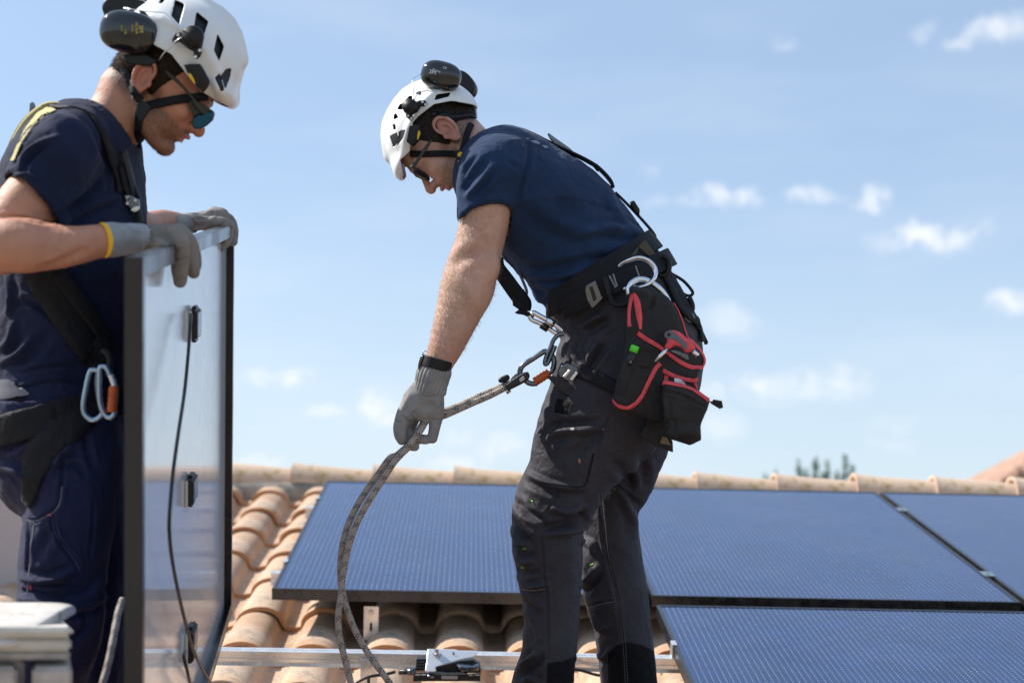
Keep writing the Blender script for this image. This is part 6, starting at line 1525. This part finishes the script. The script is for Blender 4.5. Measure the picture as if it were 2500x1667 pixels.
plate('temple', L1((1370, 600), (1390, 598), (1470, 660), (1530, 730), (1600, 820), (1680, 910), (1660, 935), (1600, 880), (1560, 800), (1490, 720), (1400, 640)), DL - .078, .003, m_frameg, gll, .001, dz=(.35, .25))
lens_ = L1((1588, 1030), (1592, 990), (1640, 950), (1700, 925), (1735, 925), (1745, 945), (1735, 980), (1690, 1025), (1640, 1052), (1605, 1055))
plate('rim', [(x + (x - 497) * .10, y + (y - 295) * .10) for x, y in lens_], DL - .042, .005, m_frameg, gll, .0015, dz=(.5, .3))
plate('lens', lens_, DL - .0455, .004, m_lens, gll, .0012, dz=(.5, .3), bulge=.001)
plate('lens', [(x + 3, y - 2) for x, y in lens_], DL + .040, .004, m_lens, gll, .0012, dz=(-.5, -.3))
plate('rim', [(x + 3 + (x - 497) * .10, y - 2 + (y - 295) * .10) for x, y in lens_], DL + .037, .004, m_frameg, gll, .0012, dz=(-.5, -.3))
plate('browbar', L1((1562, 832), (1640, 838), (1700, 876), (1748, 912), (1738, 926), (1700, 924), (1640, 948), (1602, 975), (1585, 985), (1570, 900)), DL - .0440, .006, m_frameg, gll, .002, dz=(.5, .3))
tube('bridge', [cam2w(C(519, 275, DL - .03)), cam2w(C(523, 279, DL)), cam2w(C(519, 275, DL + .03))], .002, m_frameg, gll, 8)
# ---- gloves
DG = DL - .14; zg = DG - .10
gf = Field(C(225, 530, zg) - [.0, .01, .085], C(505, 715, zg) + [.02, .01, .10], .0016)
gf.edges([(296, 553, 298, 611, DG - .142, .025), (315, 552, 300, 612, DG - .14, .027), (345, 550, 346, 606, DG - .115, .026), (385, 548, 380, 606, DG - .095, .030), (420, 549, 408, 604, DG - .08, .036)], 0)
gf.edges([(408, 548, 400, 600, DG - .06, .030), (436, 556, 418, 608, DG - .04, .030)], .012)
J = lambda x, y, d: C(x, y, DG + d)
gf.chain([J(424, 574, -.105), J(436, 592, -.112), J(440, 628, -.105), J(439, 662, -.098), J(440, 686, -.092)], [.020, .0190, .0170, .0150, .0125], .006)
gf.chain([J(432, 572, -.075), J(452, 592, -.072), J(464, 625, -.065), J(470, 655, -.060), J(473, 666, -.056)], [.020, .0180, .0150, .0130, .0110], .005)
gf.chain([J(436, 572, -.045), J(458, 590, -.040), J(470, 615, -.034), J(476, 640, -.028), J(477, 652, -.026)], [.020, .0170, .0140, .0125, .0105], .005)
gf.chain([J(436, 572, -.015), J(458, 588, -.008), J(468, 610, -.002), J(474, 628, .002), J(474, 640, .004)], [.018, .0155, .0130, .0115, .0100], .005)
gf.chain([J(370, 592, -.10), J(392, 606, -.14), J(404, 640, -.155), J(400, 668, -.15)][:2], [.018, .015], .01)
FLgl = [(L2((1180, 640), (1260, 620), (1350, 680)), 6, .003), (L2((1160, 690), (1280, 690), (1380, 720)), 5, -.003), (L2((1360, 700), (1420, 720), (1480, 690)), 4, -.003), (L2((1400, 780), (1480, 790), (1540, 770)), 4, -.002), (L2((1380, 640), (1400, 580), (1460, 560)), 7, -.002), (L2((1240, 560), (1300, 620), (1400, 660)), 8, .002)]
gv_, VgL, QgL = soft('glove', gf, m_gloveB, pl, 1, FLgl, rum=[(.0010, 45, (1, 1, 1), 2, False)])
cf = Field(C(235, 525, DG - .17) - [.0, .01, .06], C(365, 640, DG - .1) + [.01, .01, .05], .0014)
cf.edges([(253, 545, 257, 628, DG - .163, .036), (275, 545, 280, 626, DG - .15, .035), (300, 546, 302, 622, DG - .14, .033), (325, 547, 326, 618, DG - .127, .031), (346, 548, 349, 612, DG - .115, .030)], 0)
cfa = C(252, 587, DG - .163); cax = C(346, 580, DG - .115) - cfa; cax /= np.linalg.norm(cax); cf.cut(cfa, -cax); cf.cut(cfa + cax * .078, cax)
hol = cf.like(); hol.edges(foreL[3:6], 0, grow=.0012); cf.d = np.maximum(cf.d, -hol.d)
def ribsL(V, Q):
    N = normals(V, Q); x = V - cfa; t = x @ cax; u_ = np.cross(cax, [0, 0, 1.0]); ang = np.arctan2(x[:, 2], x @ u_); n2 = pnoise(V * 40)
    return V + N * (np.sin(ang * 34 + n2) * .0009 + .002 * pnoise(V * np.array([45, 20, 20])))[:, None]
soft('glove_cuff', cf, mat('light_grey_rib_knit', (.33, .33, .34), .9, var=.15, vscale=40), pl, 0, post=ribsL)
cy = Field(cf.lo, cf.lo + .14, .0014); cy.edges([(253, 543, 256, 630, DG - .163, .0365), (262, 543, 266, 630, DG - .158, .0365)], 0); cy.cut(cfa - cax * .0015, -cax); cy.cut(cfa + cax * .0015, cax)
hol = cy.like(); hol.edges(foreL[3:6], 0, grow=.0008); cy.d = np.maximum(cy.d, -hol.d); soft('cuff_edging', cy, m_yellow, pl, 0)
# far glove
gf = Field(C(395, 495, zf) - [.0, .0, .06], C(592, 630, zf + .1) + [.01, .01, .06], .0019)
gf.edges([(430, 525, 432, 562, 3.80, .027), (470, 520, 474, 562, 3.84, .030), (505, 514, 506, 562, 3.88, .034), (530, 508, 528, 560, 3.92, .036)], 0)
J = lambda x, y, z: C(x, y, z)
gf.chain([J(478, 545, 3.80), J(510, 543, 3.82), J(540, 543, 3.86), J(560, 549, 3.89)], [.018, .0160, .0140, .0120], .006)        # thumb lying on the rim
gf.chain([J(525, 525, 3.95), J(556, 538, 3.97), J(568, 562, 3.96), J(568, 590, 3.94)], [.021, .0175, .0150, .0125], .006)
gf.chain([J(528, 530, 3.92), J(552, 552, 3.91), J(556, 578, 3.89), J(549, 596, 3.87)], [.020, .0160, .0135, .0120], .005)
gf.chain([J(524, 538, 3.88), J(545, 556, 3.86), J(544, 585, 3.84), J(538, 604, 3.83)], [.018, .0150, .0135, .0120], .005)
soft('glove', gf, m_gloveB, pl, 1, [(L2((1700, 440), (1760, 400), (1800, 430)), 6, -.004), (L2((1560, 440), (1620, 480), (1700, 470)), 5, .003), (L2((1820, 590), (1880, 600)), 4, -.003)], rum=[(.0012, 35, (1, 1, 1), 2, False)])
cf = Field(C(395, 505, zf - .1) - [.0, .01, .06], C(485, 580, zf) + [.01, .01, .06], .0020)
cf.edges([(408, 522, 424, 566, 3.77, .030), (428, 522, 442, 568, 3.80, .031), (448, 522, 458, 570, 3.82, .031), (466, 520, 474, 568, 3.84, .031)], 0)
def ribsF(V, Q):
    N = normals(V, Q); return V + N * (np.sin(V[:, 1] * 1100 + 2 * pnoise(V * 30)) * .0014 + .0025 * pnoise(V * 50))[:, None]
soft('glove_cuff', cf, m_glove, pl, 0, post=ribsF)
# ---- harness
bvl = bvh(np.vstack([VsL, VtL]), np.vstack([QsL, QtL + len(VsL)])); bvlt = bvh(VtL, QtL); bvls = bvh(VsL, QsL)
hzl = empty('safety_harness', cam2w(C(150, 700, DL)), parent=pl)
strap('shoulder_strap', bvls, L1((415, 884), (500, 892), (620, 905), (740, 960), (820, 1080), (900, 1240), (960, 1400), (990, 1567)), [.010, .012, .016, .020, .030, .036, .036, .034], m_web, hzl, th=.004, off=.003)
strap('chest_strap', bvls, L2((960, 0), (1000, 140), (1040, 260), (1090, 360), (1110, 480)), .030, m_web, hzl, th=.004, off=.009, depth=None)
strap('strap_end', bvls, L1((960, 1240), (1000, 1400), (1030, 1520), (1060, 1640)), .020, m_rubber, hzl, th=.003, off=.014)
h_ = hit(bvls, *L2((1060, 300))[0])[0]; zc_ = (h_[2] if h_ is not None else DL - .12) - .016
bkl = empty('chest_buckle', cam2w(C(320, 490, zc_)), parent=hzl)
plate('buckle_frame', L2((1010, 260), (1040, 240), (1140, 290), (1148, 340), (1130, 385), (1070, 370), (1035, 330)), zc_, .008, m_gun, bkl, .002)
plate('buckle_tongue', L2((1070, 370), (1100, 350), (1148, 345), (1142, 380), (1110, 396), (1078, 390)), zc_ - .006, .004, m_alu, bkl, .001)
for q in L2((1045, 270), (1045, 325), (1110, 300)): MB().cyl(W(*q, zc_ - .004), W(*q, zc_ - .008), .003, 10).build('rivet', m_steel, bkl)
plate('side_buckle', L2((1075, 155), (1110, 170), (1155, 265), (1150, 300), (1120, 280), (1090, 220)), zc_ + .01, .010, m_rubber, hzl, .003)
yl = mat('pale_yellow_pad', (.46, .40, .17), .8, var=.12, vscale=30)
def edgestrap(name, P, w_, dz, m, th=.008, par=hzl, z0=DL):
    pts = np.array([C(x, y, z0 + dz) for x, y in spline(np.array(P, float), 5)]); T = np.gradient(pts, axis=0); nr = np.cross(T, [0, 0, 1.0]); nr /= np.linalg.norm(nr, axis=1)[:, None]; nr *= -1 if nr[len(nr) // 2][1] > 0 else 1
    return ribbon(name, pts, nr, w_, m, par, th, 0)
edgestrap('back_pad', [(30, 400), (46, 352), (72, 308), (100, 280), (126, 266), (160, 268)], .050, -.075, yl, .012)
edgestrap('back_pad', [(24, 396), (42, 348), (68, 304), (98, 276), (124, 261), (150, 262)], .060, -.03, yl, .008)
edgestrap('shoulder_strap', [(110, 264), (130, 259), (165, 262), (200, 276), (225, 292)], .040, -.08, m_web, .005)
patch('back_pad', L1((98, 1325), (128, 1325), (190, 1175), (275, 1050), (385, 955), (470, 915), (400, 885), (310, 940), (210, 1070)), yl, bvls, hzl, off=.004, step=3)
plate('back_ring', L1((245, 845), (262, 835), (285, 850), (298, 930), (290, 990), (250, 1010), (212, 1080), (235, 1000), (240, 920)), DL + .01, .006, m_gun, hzl, .002)
plate('yellow_tag', L1((285, 880), (298, 900), (296, 960), (265, 990), (275, 930)), DL + .016, .003, m_yellow, hzl, .001)
strap('torso_strap', bvls, L2((330, 880), (400, 1000), (560, 1250), (720, 1480)) + L3((760, 160), (830, 260)), .062, m_web, hzl, th=.004, off=.004)
strap('torso_strap', bvls, L2((470, 880), (620, 1100), (800, 1350), (900, 1520)), .030, m_web, hzl, th=.003, off=.009)
strap('thigh_strap', bvl, L3((760, 640), (620, 760), (430, 920), (330, 1060), (270, 1220), (240, 1440)), [.050, .062, .066, .060, .045, .030], m_web, hzl, th=.004, off=.005)
# waist: black sash and dark patches
def wrapL(name, ya, yb, sl_, grow, th, m, par):
    f = Field([-1.16, .02, DL - .28], [-.66, .32, DL + .28], .0042); f.edges(torsoL[5:], 0, grow=grow); f.edges(hipL, .03, grow=grow); inn = f.copy(); _, X, Y, Z = f._sub(f.lo - 1, f.lo + 9)
    px_ = X / DL * F + 1250; py_ = Y / DL * F + 833.5; yc = py_ - sl_ * px_
    f.d = np.maximum(np.maximum(f.d, (np.abs(yc - (ya + yb) / 2) - (yb - ya) / 2) / F * DL * .9), -(inn.d + th)).astype(np.float32)
    return soft(name, f, m, par, 1, rum=[(.003, 14, (1, 1, 1), 2)])
wrapL('trouser_waistband', 972, 1022, -.02, .006, .006, m_trouL, pl)
wrapL('hip_belt_pad', 1024, 1098, -.28, .016, .012, m_web, hzl)
patch('shirt_hem_lining', L3((0, 440), (90, 430), (180, 470), (260, 550), (120, 575), (0, 590)), mat('pale_lining', (.19, .19, .22), .8, var=.2, vscale=40), bvl, pl, off=.010)
patch('belt_loop_patch', L3((70, 590), (190, 580), (215, 700), (80, 712)), m_patch, bvl, pl, off=.009)
patch('red_bartack', L4((385, 190), (425, 178), (415, 200), (390, 205)), m_red, bvlt, pl, step=1.5); patch('red_bartack', L4((245, 765), (262, 768), (258, 800), (248, 800)), m_red, bvlt, pl, step=1.5)
strap('pocket_seam', bvlt, L4((218, 232), (300, 240), (390, 200), (440, 170), (500, 80), (510, -40)), .0022, m_stitch, pl, th=.0006)
strap('pocket_seam', bvlt, L4((285, 250), (262, 420), (235, 690), (215, 920)), .0020, m_stitch, pl, th=.0006)
strap('pocket_seam', bvlt, L4((430, 200), (440, 320), (500, 430), (600, 540), (650, 640)), .0018, mat('indigo_thread', (.06, .07, .15), .8), pl, th=.0006)
# carabiners at his belt
zk_ = DL - .215
stiff('gear_loop', L3((835, 180), (890, 230), (900, 320), (880, 400)), zk_ + .02, .006, m_rubber, hzl)
m_blue = mat('pale_blue_anodised_steel', (.36, .47, .60), .25, metal=.9)
ka = empty('carabiner', W(215, 960, zk_), 'pale blue steel carabiner hanging at the left man\'s belt, left of the orange-gated one', 'carabiner')
stiff('hook_body', L3((800, 350), (750, 345), (725, 400), (700, 520), (682, 640), (695, 710), (750, 755), (810, 735), (840, 700)), zk_, .0050, m_blue, ka)
stiff('gate', L3((800, 350), (790, 450), (810, 600), (838, 700)), zk_ + .004, .0045, m_gun, ka)
kb = empty('carabiner', W(265, 960, zk_), 'carabiner with orange screw sleeve hanging beside the panel frame', 'carabiner')
stiff('hook_body', L3((905, 400), (870, 330), (825, 320), (815, 400), (818, 600), (850, 700), (890, 735), (930, 715), (935, 680)), zk_ - .008, .0048, m_blue, kb)
stiff('gate_top', L3((905, 390), (925, 440), (935, 480)), zk_ - .008, .0055, m_alu, kb)
stiff('gate_sleeve', L3((932, 480), (925, 580), (915, 690)), zk_ - .008, .0085, m_orange, kb)
for i in range(5): q = L3((930 - i * 3, 505 + i * 38))[0]; MB().cyl(W(q[0], q[1], zk_ - .008), W(q[0] - .3, q[1] + 2.2, zk_ - .008), .0098, 14).build('gate_ring', m_orange, kb, True)
# boots
bt = Field([-1.20, .96, DL - .20], [-.62, 1.24, DL + .28], .005)
for (x0, z) in ((60, DL - .09), (235, DL + .15)):
    yf = (1.336 - z * .0982) / .9951 * F / z + 833
    bt.chain([C(x0, 2040, z), C(x0, yf - 90, z)], [.062, .058], 0, 2, e=[.055, .052])
    bt.chain([C(x0 - 25, yf - 55, z), C(x0 + 70, yf - 50, z), C(x0 + 150, yf - 46, z)], [.046, .046, .036], .03, 3, e=[.045, .05, .046]); bt.ell(C(x0 + 65, yf - 22, z), (.14, .026, .05), .006)
soft('boots', bt, m_rubber, pl, 1)

# ================================================================== HELD PANEL
hA = C(303, 628, 2.3); hD = np.array([877 - 1250, 438 - 833.5, F]); hD /= np.linalg.norm(hD)
hN = -RC[:, 1]; hN = hN - hD * (hN @ hD); hN /= np.linalg.norm(hN); hS = np.cross(hD, hN); hS = hS if hS[0] > 0 else -hS
X_w, Y_w, Z_w = CW @ hS, CW @ hD, CW @ hN          # thickness (to the right), length, height
PLN, PHT, PTH = 1.715, 1.035, .0275
o0 = cam2w(hA) - Z_w * PHT
hp = empty('photovoltaic_module', o0, 'upright solar panel held on its long edge by the man on the left', 'solar panel')
def hbox(a, b): return MB().frame_box(o0, X_w, Y_w, Z_w, a, b)
fr = MB()
w_ = .0022
for (a, b) in (((0, 0, 0), (PTH, w_, PHT)), ((0, PLN - w_, 0), (PTH, PLN, PHT)), ((0, w_, PHT - w_), (PTH, PLN - w_, PHT)), ((0, w_, 0), (PTH, PLN - w_, w_)),
               ((PTH - .0018, w_, w_), (PTH, .028, PHT - w_)), ((PTH - .0018, PLN - .028, w_), (PTH, PLN - w_, PHT - w_)), ((PTH - .0018, .028, PHT - .030), (PTH, PLN - .028, PHT - w_)), ((PTH - .0018, .028, w_), (PTH, PLN - .028, .030))):
    fr.frame_box(o0, X_w, Y_w, Z_w, a, b)
fr.build('frame', mat('satin_black_frame', (.030, .030, .034), .26, metal=.2, var=.05, vscale=6), hp, bevel=.0006)
def back_build(t, b, g):
    m1 = t.new('ShaderNodeMapping', ins={'Vector': g, 'Scale': (60.0, 60.0, 1.4)}).outputs[0]
    st = t.noise(m1, 6, 4, .6)
    c = t.mix(t.maprange(st, .35, .65), (.68, .72, .78), (.74, .78, .83)); t.l.new(c, b.inputs['Base Color'])
    t.l.new(t.maprange(st, .3, .7, .01, .045), b.inputs['Roughness'])
    bn = t.new('ShaderNodeBump', ins={'Height': t.noise(m1, 8, 3, .5), 'Strength': 1.0, 'Distance': .00012}); t.l.new(bn.outputs[0], b.inputs['Normal'])
    b.inputs['IOR'].default_value = 2.1
m_back = mat('glossy_white_back_glass', (.7, .7, .72), .08, build=back_build)
hbox((.0075, w_, w_), (.0085, PLN - w_, PHT - w_)).build('back_sheet', m_back, hp)
o = hbox((.0008, w_, w_), (.0065, PLN - w_, PHT - w_)).build('cell_glass', m_cell, hp)
def onback(px, py, off=0.0):       # where a sight line meets the back sheet (or a plane off metres in front of it)
    d = C(px, py, 1.0); p0 = hA + hS * (.0088 + off); s_ = (p0 @ hS) / (d @ hS); return d * s_
m_cream = mat('cream_label_plastic', (.60, .55, .47), .5)
def jbox(px, py, hh, lab=True, tail=False):
    c = cam2w(onback(px, py)) ; b_ = empty('junction_box', c, parent=hp)
    mb = MB().frame_box(c, X_w, Y_w, Z_w, (0, -.045, -hh), (.0165, .045, hh)); mb.build('box', m_black, b_, bevel=.004)
    MB().frame_box(c, X_w, Y_w, Z_w, (.0, -.056, -hh * 1.03), (.006, -.045, hh * 1.03)).build('base', m_cream, b_, bevel=.002)
    MB().frame_box(c, X_w, Y_w, Z_w, (.0166, -.030, -hh * .8), (.0172, .030, hh * .8)).build('lid', m_gun, b_, bevel=.0003)
    for s_ in (-1, 1): MB().frame_box(c, X_w, Y_w, Z_w, (.003, -.02, s_ * hh - .006), (.012, .02, s_ * hh + .006)).build('clip', m_black, b_, bevel=.001)
    return b_
jbox(467, 790, .031); jbox(458, 1194, .027, True); jbox(458, 1567, .032)
def hangcable(P, offs, name='lead'):
    pts = [cam2w(onback(x, y, o_)) for (x, y), o_ in zip(P, offs)]
    return tube(name, pts, .0033, m_black, hp, 10, 8)
hangcable([(466, 768), (464, 800), (459, 870), (450, 960), (435, 1060), (423, 1150), (415, 1240), (413, 1290), (418, 1350), (432, 1430), (453, 1520), (478, 1600), (515, 1667), (560, 1730)], [.018, .022, .026, .030, .034, .036, .036, .034, .032, .030, .028, .026, .024, .022])
hangcable([(452, 1588), (449, 1604), (458, 1640), (466, 1680), (470, 1730)], [.014, .018, .022, .02, .02])
# his rope, running down beside the frame
r2_ = empty('safety_rope', W(262, 1600, 2.42), 'single rope running down between the left man\'s leg and the panel edge', 'rope')
rope([(300, 1462), (289, 1495), (282, 1530), (274, 1572), (264, 1620), (251, 1667), (236, 1720), (215, 1800)], [2.66, 2.64, 2.62, 2.60, 2.58, 2.56, 2.54, 2.52], r2_, r=.0062)

# ================================================================== HARDWARE ON THE RAIL
m_bright = mat('brushed_aluminium_plate', (.78, .81, .86), .28, metal=.55)
N7 = Qc(1000, 1530, .08738)
po = empty('power_optimizer', W(1100, 1640, 4.06), 'black power optimizer with aluminium mounting plate resting on the bare rail', 'power optimizer')
zo = 4.05
def slab(name, P, z, th, m, par, rnd=.001, h=.0012, dz=None): return plate(name, P, z, th, m, par, rnd, h, dz=dz)
slab('mounting_plate', N7((505, 645), (1280, 655), (1360, 680), (1880, 690), (1870, 800), (1760, 840), (1400, 900), (740, 1060), (725, 1170), (470, 1175), (450, 1130), (480, 960), (480, 830)), zo - .016, .003, m_bright, po, .0006, dz=(0, -1.0))
slab('plate_slot', N7((1190, 690), (1262, 692), (1262, 780), (1190, 778)), zo - .0118, .0012, mat('slot_shadow_grey', (.28, .27, .32), .5), po, .0003)
slab('heat_sink', N7((200, 860), (470, 850), (470, 1170), (170, 1190)), zo + .006, .03, m_black, po)
for i in range(4): slab('fin', N7((185, 880 + i * 80), (470, 872 + i * 80), (470, 890 + i * 80), (185, 900 + i * 80)), zo - .011, .004, m_gun, po, .0004, .0008)
slab('housing', N7((740, 1070), (1400, 910), (1760, 880), (1960, 1000), (1980, 1250), (740, 1260)), zo + .008, .030, m_black, po, .003)
slab('lower_body', N7((120, 1300), (480, 1290), (1500, 1320), (1975, 1310), (1985, 1490), (100, 1495)), zo - .012, .020, m_black, po, .002)
slab('rating_label', N7((885, 1350), (1345, 1352), (1345, 1452), (885, 1450)), zo - .0228, .0012, mat('grey_label', (.36, .35, .37), .5), po, .0003, .0008)
slab('top_cover', N7((560, 1220), (860, 1240), (1120, 1260), (1480, 1240), (1620, 1290), (1600, 1320), (700, 1320), (520, 1300)), zo - .020, .012, m_gun, po, .002)
for P_ in (((130, 1335), (180, 1310), (300, 1310), (300, 1345), (160, 1350)), ((330, 1312), (460, 1310), (470, 1345), (335, 1346)), ((1640, 1320), (1770, 1322), (1770, 1350), (1650, 1350)), ((1810, 1322), (1950, 1325), (1955, 1350), (1812, 1350))): slab('rib', N7(*P_), zo - .023, .002, m_bright, po, .0004, .0008)
c = W(*N7((1630, 1040))[0], zo - .014); up = (RW(0, 0, 1) - RW(0, 0, 0)); MB().cyl(c - up * .012, c, .0290, 40, .0295).build('round_lid', m_gloss, po, True); MB().cyl(c, c + up * .0012, .0288, 40, .028).build('lid_face', m_gun, po)
c = W(*N7((600, 1330))[0], zo - .022); MB().cyl(c - up * .006, c, .011, 24).build('screw_boss', m_gun, po, True)
c = W(*N7((755, 740))[0], zo - .013); MB().cyl(c, c + up * .0012, .0115, 20).build('washer', m_steel, po); MB().cyl(c + up * .0012, c + up * .0125, .0058, 6).build('bolt_head', m_steel, po)
for (x, l_) in ((180, 1), (1990, -1)):
    a_ = W(*N7((x, 1240))[0], zo - .014); b_ = W(*N7((x - 480 if l_ > 0 else x + 60, 1255))[0], zo - .014)
    if l_ > 0: MB().cyl(a_, b_, .0070, 14).build('plug', m_black, po, True); MB().cyl(a_, a_ + (b_ - a_) * .5, .0085, 8).build('plug_collar', m_gun, po, True)
tube('cable', campath([(965, 1639), (940, 1645), (905, 1650), (880, 1660), (850, 1680)], zo - .01), .0042, m_black, po, 10)
slab('clip', N7((1950, 1090), (2050, 1150), (2040, 1220), (2000, 1340), (1950, 1330), (1960, 1230)), zo + .004, .012, mat('copper_tab', (.55, .40, .26), .35, metal=.6), po, .002)
tube('cable', campath([(1395, 1632), (1420, 1636), (1450, 1645), (1480, 1652), (1510, 1670)], 4.12), .0040, m_black, tag(empty('solar_cable', W(1400, 1640, 4.12), 'black cable lying on the tiles between the bending man\'s legs', 'cable')), 10)

# ================================================================== STONE CAP, near left corner
zb_ = 2.2
m_stone = mat('weathered_concrete', (.44, .40, .37), .92, var=.22, vscale=18, bump=.002, bscale=60)
def stone_cap_build(t, b, g):
    n = t.noise(g, 16, 5, .65); c = t.mix(t.maprange(n, .3, .7), (.50, .47, .43), (.64, .61, .57)); c = t.mix(t.maprange(t.noise(g, 24, 5, .7), .58, .72, 0, .8), c, (.22, .18, .07)); t.l.new(c, b.inputs['Base Color'])
m_cap = mat('lichened_concrete_cap', (.5, .47, .43), .9, build=stone_cap_build)
ch = empty('chimney', W(40, 1660, zb_), 'blurred weathered concrete chimney cap in the near left corner', 'chimney')
def cap_box(name, x0, x1, ytop, ybot, zf_, zb2, m, bev, slope=0):
    P = [W(x0, ybot, zf_), W(x1, ybot, zf_), W(x1 - 14, ybot, zb2), W(x0, ybot, zb2)]
    P[2][2] = P[1][2]; P[3][2] = P[0][2]
    up_ = W(x1, ytop, zf_) - W(x1, ybot, zf_); Q_ = [p + up_ for p in P]
    if slope: Q_[2] = Q_[2] + np.array([0, 0, slope]); Q_[3] = Q_[3] + np.array([0, 0, slope])
    return MB().hexa(P + Q_).build(name, m, ch, bevel=bev)
cap_box('cap_slab', -330, 178, 1530, 1556, zb_, zb_ + .34, m_cap, .006)
cf = Field(C(-330, 1470, zb_) - [.02, 0, .02], C(190, 1545, zb_ + .36) + [.02, .01, .02], .0028); cc_ = C(-86, 1529, zb_ + .15)
cf.raw(lambda d, X, Y, Z: ((np.abs((X - cc_[0] + .42 * (Z - cc_[2]) * 0 ) / .147) ** 7 + np.abs((Z - cc_[2]) / .150) ** 7 + np.abs((Y - cc_[1]) / .019) ** 2) ** (1 / 2) - 1).astype(np.float32) * .02)
cf.cut(cc_ + [0, .004, 0], [0, 1, 0]); soft('cap_crown', cf, m_cap, ch, 1)
cap_box('upper_band', -330, 174, 1558, 1588, zb_ + .012, zb_ + .32, m_cap, .004)
cap_box('shaft', -310, 172, 1588, 1610, zb_ + .02, zb_ + .31, m_stone, .004)
cap_box('shaft', -310, 60, 1610, 1900, zb_ + .05, zb_ + .28, m_stone, .004)
for (x0, x1) in ((78, 176), (-60, 42), (-200, -100)):
    cap_box('louvre_block', x0, x1, 1630, 1900, zb_ + .0, zb_ + .22, m_stone, .005, slope=.022)
cap_box('shaft', -310, 172, 1700, 2600, zb_ + .03, zb_ + .30, m_stone, .004)

# ------------------------------------------------------------------ keep the tree to thing > part > sub-part
def _depth(o):
    d = 0
    while o.parent is not None: o = o.parent; d += 1
    return d
for o in [x for x in bpy.data.objects if _depth(x) > 2]:
    while _depth(o) > 2:
        p = o.parent; g = p.parent; mb_ = Matrix.Translation(p.location) @ o.matrix_basis
        o.parent = g; o.matrix_basis = mb_
for o in [x for x in bpy.data.objects if x.type == 'EMPTY' and x.parent is not None and not x.children]:
    bpy.data.objects.remove(o)
